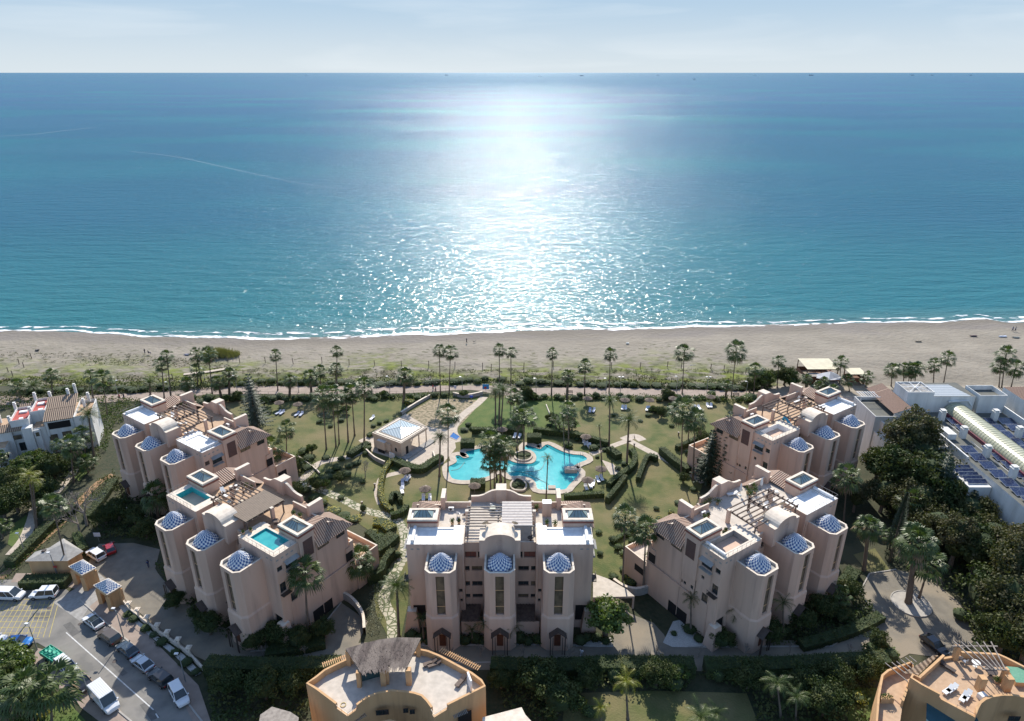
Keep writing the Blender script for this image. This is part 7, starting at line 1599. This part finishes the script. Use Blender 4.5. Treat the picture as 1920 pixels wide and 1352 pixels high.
# ---------------------------------------------------------------- parasols and loungers
def parasol_proto():
    R=thing('thatched_parasol','p','parasol',(0,-500,0)); p=MB(); p.tube((0,0,0),(0,0,2.1),.05,n=6); p.build('pole',WOODL,R)
    c=MB(); n=18; r=random.Random(3); rad=[1.35*r.uniform(.94,1.06) for _ in range(n)]
    for i in range(n):
        a=2*math.pi*i/n; b=2*math.pi*(i+1)/n; j=(i+1)%n
        A=(rad[i]*math.cos(a),rad[i]*math.sin(a),1.85-.05*r.random()); B=(rad[j]*math.cos(b),rad[j]*math.sin(b),1.85-.05*r.random()); c.face([A,B,(0,0,2.45)]); c.face([B,A,(A[0]*.97,A[1]*.97,1.7),(B[0]*.97,B[1]*.97,1.7)])
    c.build('thatch_canopy',THATCH,R); return R
def lounger_proto(m):
    R=thing('sun_lounger','l','sun lounger',(0,-500,0)); f=MB()
    for x,y in ((-.75,-.28),(-.75,.28),(.7,-.28),(.7,.28)): f.box(x-.03,x+.03,y-.03,y+.03,0,.3)
    f.box(-.95,.95,-.33,.33,.28,.34); f.build('frame',m,R); b=MB(); b.profile([(-.95,.36),(.35,.36),(1.0,.74),(.97,.80),(.33,.43),(-.95,.43)],-.31,.31); b.build('mattress',m,R); return R
PP_=parasol_proto(); LP_=lounger_proto(mat('white_plastic',(.72,.73,.75),rough=.5)); LB_=lounger_proto(mat('blue_grey_mesh',(.33,.37,.48),rough=.6))
PAR=[(525,764,'left of two on the left lawn'),(560,767,'right of two on the left lawn'),(760,893,'on the lawn inside the curved hedge'),(798,928,'behind the roof of the middle building, left side'),(890,922,'beside the square hedge near the pool'),(1098,829,'on the far side of the pool'),(1126,890,'farther of two right of the pool'),(1101,911,'nearer of two right of the pool'),(942,815,'behind the pool palms'),(1217,759,'third in the seaside row on the right lawn'),(1171,759,'second in the seaside row on the right lawn'),(1101,756,'first in the seaside row on the right lawn'),(1261,756,'fourth in the seaside row on the right lawn'),(1331,753,'fifth in the seaside row on the right lawn')]
for x,y,l in PAR: g=G(x,y+2); inst(PP_,'round thatched parasol, '+l,(g.x,g.y,0),rnd.uniform(0,6),1.0,'thatched parasols in the garden')
LG=[(522,776,'left lawn parasol, left','b'),(529,776,'left lawn parasol, right','b'),(557,779,'second left-lawn parasol, left','b'),(565,779,'second left-lawn parasol, right','b'),(758,900,'parasol in the curved hedge, farthest','w'),(765,900,'parasol in the curved hedge, far right','w'),(755,908,'parasol in the curved hedge, third down','b'),(755,915,'parasol in the curved hedge, fourth down','b'),(754,923,'parasol in the curved hedge, nearest','w'),(794,936,'parasol behind the middle roof, left','w'),(806,936,'parasol behind the middle roof, right','w'),
 (1096,833,'far-side pool parasol, left','w'),(1102,836,'far-side pool parasol, middle','w'),(1106,839,'far-side pool parasol, right','w'),(1121,902,'farther parasol right of the pool, left','w'),(1128,899,'farther parasol right of the pool, right','w'),(1099,916,'nearer parasol right of the pool, left','w'),(1107,913,'nearer parasol right of the pool, middle','w'),(1112,909,'nearer parasol right of the pool, right','w'),(965,820,'pool palms on the far lawn, left','w'),(974,820,'pool palms on the far lawn, right','w'),
 (1213,769,'third seaside parasol, left','w'),(1219,769,'third seaside parasol, right','w'),(1167,767,'second seaside parasol, left','w'),(1173,767,'second seaside parasol, right','w'),(1106,772,'first seaside parasol, left','b'),(1113,772,'first seaside parasol, right','b'),(1305,767,'dark palm on the right lawn, left','w'),(1311,767,'dark palm on the right lawn, right','w'),(1327,763,'fifth seaside parasol, left','w'),(1333,763,'fifth seaside parasol, right','w'),(698,786,'yellow bush on the lawn, near the clubhouse','w')]
for x,y,l,k in LG:
    g=G(x,y); inst(LP_ if k=='w' else LB_,('white' if k=='w' else 'blue-grey')+' sun lounger beside the '+l,(g.x,g.y,0),math.radians(rnd.choice([80,95,70,100])+rnd.uniform(-8,8)),1.05,'sun loungers on the lawns')
for p in (PP_,LP_,LB_): retire(p)
# ---------------------------------------------------------------- people
SKIN=mat('skin',(.48,.28,.20),rough=.7)
def person(pos,label,top=(.5,.1,.1),legs=(.05,.06,.1),hair=(.04,.025,.02),pose='walk',rz=0,h=1.72):
    R=thing('person',label,'person',pos,rz); s=h/1.72
    st=.16 if pose=='walk' else .0
    if pose=='sit': J={'hip':(0,0,.25),'ch':(-.12,0,.68),'nk':(-.14,0,.84),'hd':(-.12,0,.99),'kl':(.42,-.12,.42),'kr':(.42,.12,.42),'fl':(.72,-.12,.06),'fr':(.72,.12,.06),'sl':(-.13,-.19,.78),'sr':(-.13,.19,.78),'el':(.02,-.25,.52),'er':(.02,.25,.52),'hl':(.25,-.18,.42),'hr':(.25,.18,.42)}
    else: J={'hip':(0,0,.92),'ch':(0,0,1.28),'nk':(.01,0,1.47),'hd':(.03,0,1.60),'kl':(st*.6,-.10,.50),'kr':(-st*.3,.10,.50),'fl':(st,-.10,.07),'fr':(-st*1.3,.10,.09),'sl':(0,-.19,1.40),'sr':(0,.19,1.40),'el':(-.08,-.24,1.13),'er':(.08,.24,1.13),'hl':(.02,-.25,.88),'hr':(.20,.24,.90)}
    E_=[('hip','ch'),('ch','nk'),('nk','hd'),('hip','kl'),('kl','fl'),('hip','kr'),('kr','fr'),('ch','sl'),('sl','el'),('el','hl'),('ch','sr'),('sr','er'),('er','hr')]
    rad={'hip':.15,'ch':.16,'nk':.06,'hd':.105,'kl':.075,'kr':.075,'fl':.05,'fr':.05,'sl':.07,'sr':.07,'el':.045,'er':.045,'hl':.035,'hr':.035}
    def tubeset(names,grow=0.,mb=None):
        mb=mb or MB()
        for a,b in names: mb.tube(Vector(J[a])*s,Vector(J[b])*s,(rad[a]+grow)*s,(rad[b]+grow)*s,8)
        return mb
    me=bpy.data.meshes.new('body'); ks=list(J); me.from_pydata([tuple(Vector(J[k])*s) for k in ks],[(ks.index(a),ks.index(b)) for a,b in E_],[]); ob=bpy.data.objects.new('body',me); link(ob); ob.parent=R
    md=ob.modifiers.new('skin','SKIN'); ob.modifiers.new('sub','SUBSURF').levels=1
    for i,k in enumerate(ks): v=me.skin_vertices[0].data[i] if me.skin_vertices else None
    if not me.skin_vertices: 
        pass
    else:
        for i,k in enumerate(ks): me.skin_vertices[0].data[i].radius=(rad[k]*s*.85,rad[k]*s*.85)
    me.materials.append(SKIN)
    t=tubeset([('hip','ch'),('ch','sl'),('ch','sr'),('sl','el'),('sr','er')],.025); t.build('shirt',mat('cloth_top',top,rough=.9),R,smooth=True)
    t=tubeset([('hip','kl'),('kl','fl'),('hip','kr'),('kr','fr')],.02); t.build('trousers',mat('cloth_legs',legs,rough=.9),R,smooth=True)
    hp=Vector(J['hd'])*s; t=MB(); t.lathe([(.01,.14),(.075,.12),(.115,.05),(.118,-.02),(.10,-.07)],10,c=(hp.x-.015,hp.y,hp.z)); t.build('hair',mat('hair',hair,rough=.8),R,smooth=True)
    return R
def ppl(px,py,*a,z=0,**k): g=G(px,py,z); return person((g.x,g.y,z),*a,**k)
ppl(875,643,'person in dark clothes walking alone on the sand near the water',top=(.03,.03,.04),legs=(.03,.03,.05),rz=0,z=.05)
ppl(272,663,'person in black standing on the dunes at the left',top=(.02,.02,.03),pose='stand',z=.3)
ppl(279,663,'person in dark clothes sitting on the sand beside the standing one',top=(.05,.05,.07),pose='sit',z=.3)
ppl(225,749,'person in a pink top walking on the promenade at the left',top=(.5,.15,.16),rz=1.5,z=.01)
ppl(233,748,'person in dark clothes on the promenade beside the pink top',top=(.05,.05,.08),rz=1.5,z=.01)
ppl(812,731,'person in red walking on the promenade by the tall palms',top=(.4,.03,.03),rz=.3,z=.01)
ppl(817,735,'person in a pink top and black trousers on the promenade by the tall palms',top=(.5,.22,.22),rz=.3,z=.01)
ppl(1898,621,'left one of two people walking at the water edge, far right',top=(.1,.12,.2),z=.05); ppl(1903,621,'right one of two people walking at the water edge, far right',top=(.3,.3,.3),z=.05)
ppl(1090,1232,'person in white clothes walking on the shaded inner road',top=(.6,.6,.6),legs=(.35,.35,.38),rz=1.2,z=.01)
ppl(279,1064,'person in dark blue standing at the edge of the gate court',top=(.03,.05,.12),pose='stand',z=.01)
# dog on the sand
g=G(889,642.5); D=thing('dog','grey dog walking on the sand behind the lone walker','dog',(g.x,g.y,.05)); d=MB()
d.path([(-.34,0,.44),(-.1,0,.45),(.2,0,.44),(.36,0,.50)],[.10,.12,.14,.09],8); d.path([(.36,0,.50),(.47,0,.62),(.55,0,.66),(.72,0,.62)],[.08,.075,.09,.04],8)
for x,bx in ((.24,.02),(-.28,-.06)):
    for y in (-.08,.08): d.path([(x,y,.40),(x-bx,y,.22),(x+.01,y,.05),(x+.06,y,.02)],[.06,.035,.025,.03],6)
d.path([(-.34,0,.48),(-.52,0,.60),(-.60,0,.72)],[.03,.025,.015],5); d.tube((.53,-.05,.72),(.50,-.07,.80),.03,.01,4); d.tube((.53,.05,.72),(.50,.07,.80),.03,.01,4)
d.build('body',mat('grey_fur',(.22,.2,.18),rough=.95),D,smooth=True)
# things lying on the beach
for (x,y,c_,lab,sx) in ((70,658,(.05,.05,.05),'dark wrecked object half buried in the sand at the left',1.0),(351,666,(.25,.25,.33),'bundle of grey covers on the sand beside the reeds',1.3),(1176,645,(.5,.52,.5),'small pale boat-like box alone on the open sand',.8),(1303,688,(.25,.3,.42),'small blue catamaran pulled up on the sand',1.9),(1825,631,(.12,.08,.08),'dark driftwood pile on the far right sand',1.8),(1880,632,(.5,.55,.65),'pale towel-like sheet on the far right sand',2.0),(1905,634,(.14,.16,.16),'dark upturned boat on the far right sand',1.6),(1722,641,(.2,.17,.13),'scattered driftwood on the right sand',1.5)):
    g=G(x,y); r=random.Random(x); m=MB(); n=8; sx*=.55
    for k in range(6):
        a=r.uniform(-1,1)*sx; b=r.uniform(-.35,.35); m.tube((a-.6*sx,b,.15+.15*r.random()),(a+.5*sx,b+r.uniform(-.3,.3),.15+.3*r.random()),.10,.03,5)
    m.profile([(-sx,.02),(sx*.9,.02),(sx*1.1,.35),(-sx*.8,.28)],-.35,.35); o=m.build('beach_object',mat('beach_thing',c_,rough=.8),None,loc=(g.x,g.y,.1)); tag(o,lab,'beach object')
# ---------------------------------------------------------------- signs and small things
def sign(px,py,hz,w_,h_,c_,label):
    g=G(px,py); R=thing('sign',label,'sign',(g.x,g.y,0)); p=MB(); p.tube((0,0,0),(0,0,hz),.05,n=6); p.build('post',GALV,R); b=MB(); b.box(-w_/2,w_/2,-.09,-.05,hz-h_,hz); b.build('board',mat('sign_board',c_,rough=.5),R); return R
sign(854,741,3.0,.7,.9,(.5,.5,.62),'pale lilac notice board on a post above the dug field'); sign(884,750,1.5,.9,.7,(.03,.09,.5),'blue notice board on the stone wall of the dug field')
S1=sign(911,735,2.5,1.9,1.6,(.03,.25,.55),'colourful blue and red beach information board by the palms')
b=MB(); b.box(-.5,.2,-.12,-.095,1.1,1.7); b.build('red_panel',mat('red_panel',(.5,.04,.03),rough=.5),S1)
sign(110,1082,2.6,.7,.45,(.42,.06,.05),'small red and white traffic sign on a post before the gatehouse')
sign(186,1016,2.2,1.3,.9,(.5,.55,.62),'pale board at the back of the gate court')
def blue_board():
    p0=G(110,1078); T=thing('entrance_sign','dark blue entrance sign with pale emblem beside the gatehouse','sign',(p0.x+1.0,p0.y+.6,0)); b=MB(); b.box(-.75,.75,-.04,.04,.5,1.9); b.build('board',mat('navy_board',(.01,.025,.16),rough=.4),T)
    e=MB(); e.lathe([(.0,0),(.28,0),(.28,.02),(.0,.02)],14); o=e.build('emblem',WHITE,T,loc=(0,-.045,1.45)); o.rotation_euler=(math.pi/2,0,0); q=MB(); q.box(-.4,.4,-.06,-.045,.85,1.0); q.build('emblem_bar',WHITE,T)
    for s in (-.6,.6): l_=MB(); l_.tube((s,0,0),(s,0,.5),.04,n=5); l_.build('post',GALV,T)
blue_board()
# benches, bins on the promenade, garden lights, foot shower
for x,y,l in ((1380,743,'at the right end of the promenade'),(1068,738,'in the middle of the promenade')):
    g=G(x,y); R=thing('park_bench','brown slatted bench '+l,'bench',(g.x,g.y,0)); m=MB()
    for k in range(3): m.box(-.9,.9,-.25+k*.18,-.12+k*.18,.42,.46)
    m.build('seat',WOOD,R); m=MB(); m.box(-.9,.9,.28,.32,.55,.68); m.box(-.9,.9,.30,.34,.74,.86); m.build('backrest',WOOD,R)
    for s in (-.75,.75): m=MB(); m.box(s-.04,s+.04,-.25,.3,0,.42); m.box(s-.04,s+.04,.26,.30,.4,.86); m.build('leg',DARKFR,R)
g=G(1405,743); m=MB(); m.lathe([(.0,0),(.25,0),(.3,.8),(.26,.85),(0,.85)],10); tag(m.build('litter_bin',DARKFR,None,loc=(g.x,g.y,0)),'dark round litter bin at the right end of the promenade','bin')
GL=[(703,914,'on the lawn below the clubhouse'),(679,948,'beside the crazy paving'),(799,918,'behind the parasol near the middle roof'),(1189,838,'beside the straight stone path'),(1272,817,'on the far right lawn'),(580,845,'by the path behind the left building'),(1106,904,'beside the nearer pool parasol')]
for x,y,l in GL:
    g=G(x,y); R=thing('garden_light','short brown garden light with pale cap '+l,'garden light',(g.x,g.y,0),0,'garden lights'); m=MB(); m.lathe([(.17,0),(.15,.7),(.22,.72),(.22,.95),(.05,1.0)],8); m.build('post',WOOD,R); m=MB(); m.lathe([(.24,.95),(.22,1.02),(.02,1.12)],8); m.build('cap',COPING,R)
g=G(1166,872)
def foot_pool():
    c=G(851,829); T=thing('paddling_pool','small blue rectangular wading pool on the pale terrace','wading pool',(c.x,c.y,0)); P=[G(*p).xy-c.xy for p in ((843,819),(850,811),(862,819),(856,825))]; flat('water',[tuple(p) for p in P],.03,mat('wading_water',(.06,.17,.42),rough=.06),T); mb=MB(); 
    O=offset([Vector(p) for p in P],.25); a=sum(P[i].x*P[(i+1)%4].y-P[(i+1)%4].x*P[i].y for i in range(4))
    for i in range(4): j=(i+1)%4; mb.face([(*P[i],.08),(*P[j],.08),(*O[j],.08),(*O[i],.08)]); mb.face([(*O[i],.0),(*O[j],.0),(*O[j],.08),(*O[i],.08)])
    mb.build('rim',STONE,T)
foot_pool()
# ---------------------------------------------------------------- furniture on the roof terraces (kept apart from the buildings)
WPL=mat('white_furniture',(.72,.72,.70),rough=.5); WIC=mat('brown_wicker',(.10,.07,.055),(.15,.11,.09),6,.8); CUSH=mat('cream_cushion',(.62,.55,.43),rough=.9)
def on(root,u,v,z=13.0): return root.matrix_basis@Vector((u,v,z))
def table(pos,label,m=WPL,r=.55):
    R=thing('terrace_table',label,'table',pos); t=MB(); t.lathe([(0,.70),(r,.70),(r,.74),(0,.74)],14); t.build('top',m,R); t=MB(); t.tube((0,0,0),(0,0,.7),.05,n=6); t.lathe([(.3,0),(.28,.04),(0,.05)],10); t.build('leg',m,R)
def chair(pos,label,rz,m=WPL):
    R=thing('terrace_chair',label,'chair',pos,rz); t=MB(); t.box(-.25,.25,-.25,.25,.4,.46); t.build('seat',m,R); t=MB(); t.box(-.25,-.2,-.25,.25,.46,.9); t.build('backrest',m,R)
    for x in (-.21,.21):
        for y in (-.21,.21): t=MB(); t.box(x-.02,x+.02,y-.02,y+.02,0,.4); t.build('leg',m,R)
def lounger(pos,label,rz,m=WPL):
    R=thing('sun_lounger',label,'sun lounger',pos,rz); f=MB(); 
    for x,y in ((-.75,-.28),(-.75,.28),(.7,-.28),(.7,.28)): f.box(x-.03,x+.03,y-.03,y+.03,0,.3)
    f.box(-.95,.95,-.33,.33,.28,.34); f.build('frame',m,R); b=MB(); b.profile([(-.95,.36),(.35,.36),(1.0,.74),(.97,.80),(.33,.43),(-.95,.43)],-.31,.31); b.build('mattress',m,R)
def pot(pos,label,h=.9,m=LEAFM,rr=.5):
    R=thing('potted_plant',label,'potted plant',pos); p=MB(); p.lathe([(.0,0),(.2,0),(.3,.45),(.26,.45),(.0,.4)],10); p.build('pot',TERRA,R); l=MB(); leaf_cloud(l,(0,0,.45+h*.4),(rr,rr,h*.5),170,.2,random.Random(int(pos[0]*7)),shell=.2); l.build('leaves',m,R)
def dish(pos,label,rz,m=mat('dish_beige',(.45,.35,.24),rough=.5)):
    R=thing('satellite_dish',label,'satellite dish',pos,rz); t=MB(); t.tube((0,0,0),(0,0,.6),.04,n=6); t.build('mast',GALV,R); d=MB(); d.lathe([(.02,0),(.3,.05),(.52,.16),(.53,.19)],16); o=d.build('dish',m,R,loc=(0,.0,.75)); o.rotation_euler=(math.radians(-60),0,0); a=MB(); a.tube((0,0,.7),(0,.6,.95),.02,n=4); a.build('arm',GALV,R)
def closed_umbrella(pos,label,m=WPL):
    R=thing('closed_parasol',label,'closed parasol',pos); t=MB(); t.tube((0,0,0),(0,0,2.3),.04,n=6); t.lathe([(.3,0),(.3,.08),(0,.1)],10); t.build('pole',GALV,R); c=MB(); c.lathe([(.10,.8),(.24,.95),(.22,1.5),(.12,2.2),(.02,2.5)],9); c.build('canopy',m,R)
A=APT; Z=13.0*1.2/1.2
bn={'centre':'middle building','fl':'left front building','fr':'right front building','bl':'far left building','br':'far right building'}
for k in A:
    A[k].scale=A[k].scale; bpy.context.view_layer.update()
for k,R in A.items():
    n=bn[k]
    dish(on(R,-1.9,5.9,15.0),f'beige satellite dish left of the gable on the {n}',R.rotation_euler.z+.3)
    if k in('centre','fr'): dish(on(R,1.9,5.9,15.0),f'beige satellite dish right of the gable on the {n}',R.rotation_euler.z-.3)
table(on(A['br'],6.2,10.4),'white round table on the roof terrace of the far right building'); lounger(on(A['br'],5.3,11.6),'white sun lounger on the roof terrace of the far right building',.5)
table(on(A['br'],7.2,11.6),'brown round low table on the roof terrace of the far right building',WIC,.4)
m=MB(); pz=on(A['br'],-3.5,7.6,13.05); m.path([(-.2,.9,0),(-.2,.5,1.0),(-.1,.1,1.25),(.3,-.6,.7),(.6,-1.4,.25)],[.28,.28,.28,.26,.24],6); tag(m.build('play_slide',mat('turquoise_plastic',(.01,.32,.52),rough=.4),None,loc=tuple(pz)),'bright turquoise play slide on the far right building roof','slide')
m=MB(); m.path([(0,0,0),(.1,.1,.6),(.5,.1,.7)],[.18,.14,.1],6); tag(m.build('toy',mat('orange_plastic',(.7,.16,.03),rough=.4),None,loc=tuple(on(A['br'],-3.0,7.3,13.05))),'small orange plastic toy beside the turquoise slide','toy')
for i,(u,v) in enumerate(((-7.0,9.6),(-6.1,9.3))): lounger(on(A['fl'],u,v),['left','right'][i]+' white lounger behind the drained pool of the left front building',2.2)
table(on(A['fl'],-6.2,11.4),'white round table near the back wall of the left front building'); 
for i,(u,v) in enumerate(((-3.6,8.4),(-2.2,9.3),(-1.2,8.0))): table(on(A['fl'],u,v),['left','middle','right'][i]+' pale table under the open pergola of the left front building',CUSH,.5)
for i,(u,v) in enumerate(((5.1,8.3),(5.9,8.1))): chair(on(A['fl'],u,v),['left','right'][i]+' dark wicker chair behind the turquoise roof pool',i*2.,WIC)
table(on(A['fl'],5.5,9.2),'dark wicker table behind the turquoise roof pool',WIC)
for i,(u,v) in enumerate(((6.2,11.7),(7.3,11.9),(8.0,10.9))): pot(on(A['fl'],u,v),['first','second','third'][i]+' potted shrub by the back wall of the left front building')
for i,(u,v) in enumerate(((4.95,4.6),(5.3,5.5))): pot(on(A['fl'],u,v,13.9),['nearer','farther'][i]+' terracotta pot at the corner of the turquoise roof pool',.4,LEAFM,.25)
for i,(u,v) in enumerate(((-3.7,8.0),(-2.4,7.6),(-1.0,8.4))): lounger(on(A['bl'],u,v),['left','middle','right'][i]+' white lounger under the far left pergola',.2)
for i,(u,v) in enumerate(((-6.5,10.4),(-5.3,9.2))): lounger(on(A['bl'],u,v),['left','right'][i]+' white lounger on the far left roof terrace',2.0)
lounger(on(A['bl'],3.0,7.2),'lone white lounger under the right half of the far left pergola',.5)
table(on(A['centre'],-1.1,12.4),'dark green round table behind the open pergola of the middle building',mat('green_metal',(.05,.12,.09),rough=.5),.6)
chair(on(A['centre'],-1.3,13.3),'white chair behind the open pergola of the middle building',1.); chair(on(A['centre'],-.5,12.0),'second white chair near the green table on the middle building',3.)
for i,(u,v) in enumerate(((6.3,9.0),(7.4,8.7),(6.6,12.2),(5.0,12.4))): pot(on(A['centre'],u,v),['first','second','third','fourth'][i]+' potted plant on the right terrace of the middle building',1.1)
m=MB(); m.box(-.75,.75,-.6,.6,0,2.6,0,top=1); tag(m.build('roof_cabin',[PINK,WHITE],None,loc=tuple(on(A['centre'],6.4,11.6))),'small pink roof cabin with white top on the middle building','cabin')
for i,(u,v) in enumerate(((4.9,8.8),(5.6,7.9))): chair(on(A['centre'],u,v),['left','right'][i]+' white chair on the right terrace of the middle building',i*1.5)
table(on(A['centre'],5.2,8.4),'white table on the right terrace of the middle building')
table(on(A['centre'],4.0,5.7),'dark barbecue table right of the middle building gable',DARKFR,.5)
closed_umbrella(on(A['fr'],2.2,13.0),'closed white parasol left on the right front building roof'); closed_umbrella(on(A['fr'],6.0,12.3),'closed white parasol right on the right front building roof')
for i,(u,v) in enumerate(((3.4,12.6),(4.2,12.0),(5.0,12.9),(2.9,11.8))): pot(on(A['fr'],u,v),['first','second','third','fourth'][i]+' big potted shrub on the right front building roof',1.5,LEAFM,.7)
for i,(u,v) in enumerate(((2.8,9.0),(4.9,9.6),(6.6,10.7))): lounger(on(A['fr'],u,v),['left','middle','right'][i]+' white lounger on the right front building roof',1.1+i)
lounger(on(A['fr'],1.2,13.6),'tilted white lounger by the rear gable of the right front building',.2)
for i,(u,v) in enumerate(((-7.2,7.9),(-6.5,8.2))): pot(on(A['fr'],u,v),['left','right'][i]+' dark potted plant behind the empty grey roof pool',.6,LEAFD,.4)
for i,(u,v) in enumerate(((-3.2,14.0),(-4.4,13.8),(-2.4,13.2))): pot(on(A['fr'],u,v),['first','second','third'][i]+' dark shrub by the rear gable of the right front building',1.0,LEAFD,.8)
for i,(u,v,k) in enumerate(((-9,18.2,'fr'),(9,18.4,'fl'),(10.8,17.6,'fl'),(-11,17.4,'fr'),(-9.5,18,'br'),(9.6,18.2,'bl'))): pot(on(A[k],u,v,4.4),['green','leafy','bushy','spreading','trailing','tall'][i]+f' plant on the lower garden terrace of the {bn[k]}',1.3,LEAFM,1.0)
def ac_unit(pos,label,rz):
    R=thing('air_conditioner',label,'air conditioner',pos,rz); m=MB(); m.box(-.45,.45,-.18,.18,.08,.72); m.build('casing',WPL,R); m=MB(); m.tube((-.1,-.19,.4),(-.1,-.20,.4),.25,n=14); m.build('fan_grille',DARKFR,R); m=MB(); m.box(-.4,-.3,-.2,.2,0,.08); m.box(.3,.4,-.2,.2,0,.08); m.build('foot',DARKFR,R)
for k,u,v,w_ in (('centre',-7.0,12.5,'against the left back wall of the'),('centre',-2.2,5.85,'left of the gable on the'),('fl',-3.2,5.9,'beside the gable of the'),('fr',3.2,5.7,'beside the gable of the'),('bl',-3.2,5.9,'beside the gable of the'),('br',3.2,5.9,'beside the gable of the'),('fr',-6.0,12.6,'against the back wall of the'),('bl',6.3,12.5,'against the back wall of the'),('br',-6.4,12.5,'against the back wall of the')):
    ac_unit(on(A[k],u,v),f'white air conditioner {w_} {bn[k]}',A[k].rotation_euler.z)
for k,u,v,w_ in (('centre',-6.6,9.3,'beside the left skylight tower of the'),('fl',-5.2,12.3,'in the left back corner of the'),('fr',-6.8,11.6,'below the back wall of the'),('bl',-7.3,12.3,'in the left back corner of the'),('br',5.2,9.0,'behind the white pool of the')):
    pot(on(A[k],u,v),f'potted shrub {w_} {bn[k]}',1.0,LEAFM,.45); pot(on(A[k],u+.9,v+.2),f'dark potted bush beside the shrub {w_} {bn[k]}',.7,LEAFD,.35)
for k,u,v in (('centre',-5.9,11.3),('fl',-5.0,9.6),('fr',3.6,10.6),('bl',5.8,9.2),('br',6.9,12.3)):
    chair(on(A[k],u,v),f'white chair standing alone on the roof terrace of the {bn[k]}',1.3); chair(on(A[k],u+.8,v-.3),f'brown wicker chair beside the white chair of the {bn[k]}',2.3,WIC)
# villa terraces
def vpos(q,o,x,y,z=7.6): p=q(x,y,z); return (p[0]+o.x,p[1]+o.y,z)
lounger(vpos(qc,oc,1075,290),'brown wicker day bed by the back wall of the round villa terrace',.4,WIC); lounger(vpos(qc,oc,1110,300),'second brown wicker day bed beside the first on the round villa',.4,WIC); lounger(vpos(qc,oc,1325,440),'brown wicker lounger at the right of the round villa terrace',1.0,WIC)
p=vpos(qc,oc,1400,470); m=MB(); m.box(-.12,.12,-.8,.8,0,1.9); tag(m.build('screen_panel',WHITE,None,loc=p,rz=.35),'white upright screen panel at the right of the round villa terrace','screen')
m=MB(); m.box(-1.4,1.4,-.25,.25,0,1.0); m.box(-1.5,1.5,-.32,.32,1.0,1.06); tag(m.build('bar_counter',mat('teal_counter',(.04,.09,.09),rough=.5),None,loc=vpos(qc,oc,590,395),rz=.35),'teal bar counter under the thatched canopy','counter')
m=MB(); R_h=[(.35*math.cos(t*.5),.35*math.sin(t*.5),.04+.002*t) for t in range(26)]; m.path(R_h,[.03]*26,4); tag(m.build('garden_hose',mat('yellow_hose',(.5,.38,.08),rough=.6),None,loc=vpos(qc,oc,365,620)),'coiled yellow hose in the left front corner of the round villa terrace','hose')
lounger(vpos(qr,orr,1150,650),'white double sunbed farther from the wall on the terracotta terrace',.5); lounger(vpos(qr,orr,1110,665),'left half of the white sunbed pair on the terracotta terrace',.5); lounger(vpos(qr,orr,1275,740),'white sunbed nearest the front wall on the terracotta terrace',.7); lounger(vpos(qr,orr,1310,725),'white sunbed right of the nearest one on the terracotta terrace',.7)
p=vpos(qr,orr,1470,730); m=MB(); m.box(-.5,.5,-.4,.4,0,.7); m.box(-.45,.45,-.35,.35,.7,.76); tag(m.build('storage_box',WPL,None,loc=p,rz=.3),'white storage box by the round front wall of the right villa','box')
table(vpos(qr,orr,1400,390),'white table under the bare pergola of the right villa'); chair(vpos(qr,orr,1240,330),'metal chair left of the pergola table on the right villa',1.,STEEL); chair(vpos(qr,orr,1290,365),'metal chair beside the pergola table on the right villa',2.,STEEL); lounger(vpos(qr,orr,1110,420),'dark lounge chair by the left wall of the right villa terrace',2.2,DARKFR)
pot(vpos(qr,orr,1620,570),'potted palm by the orange pillars of the right villa',.8); table(vpos(qr,orr,1560,480),'dark dining table behind the orange pillars of the right villa',DARKFR,.8)
# ---------------------------------------------------------------- ships on the horizon
SH=mat('ship_hull_hazed',(.22,.27,.34),rough=.7); SHW=mat('ship_white',(.45,.5,.55),rough=.6)  # hull colour lightened to stand in for distance haze, which is not built
for i,(px,dist,Ls,lab) in enumerate(((1091,17000,150,'long dark cargo ship on the horizon right of the sun glitter'),(1013,14000,55,'small dark ship on the horizon within the sun glitter'),(1178,20000,60,'tiny ship on the horizon between cargo ship and right-hand ships'),(1234,20000,110,'small pale ship on the horizon, right of the cargo ship'),(1416,20000,90,'tiny ship on the right part of the horizon'),(1522,19000,200,'long pale tanker on the right part of the horizon'),(1712,20000,150,'faint ship on the far right horizon, left one'),(1749,20000,120,'faint ship on the far right horizon, middle one'),(1822,20000,120,'faint ship on the far right horizon, right one'),(573,20000,90,'tiny ship on the left part of the horizon'),(837,20000,150,'faint ship on the horizon left of the glitter'),(1303,9000,40,'small boat just below the horizon on the right'))):
    x=(px-960)/FPX*dist*math.cos(PITCH); R=thing('cargo_ship' if Ls>50 else 'boat',lab,'ship' if Ls>50 else 'boat',(x,dist,-.35),0,'ships on the horizon'); Ls*=.6; hgt=Ls*.07+3
    m=MB(); m.profile([(-Ls/2,0),(Ls/2*.94,0),(Ls/2,hgt),(-Ls/2,hgt)],-Ls*.08,Ls*.08); m.build('hull',SH,R); m=MB(); m.box(-Ls*.45,-Ls*.3,-Ls*.06,Ls*.06,hgt,hgt+Ls*.1+5); m.build('superstructure',SHW,R); m=MB(); m.box(-Ls*.1,Ls*.3,-Ls*.06,Ls*.06,hgt,hgt+Ls*.03+2); m.build('deck_cargo',SH,R)
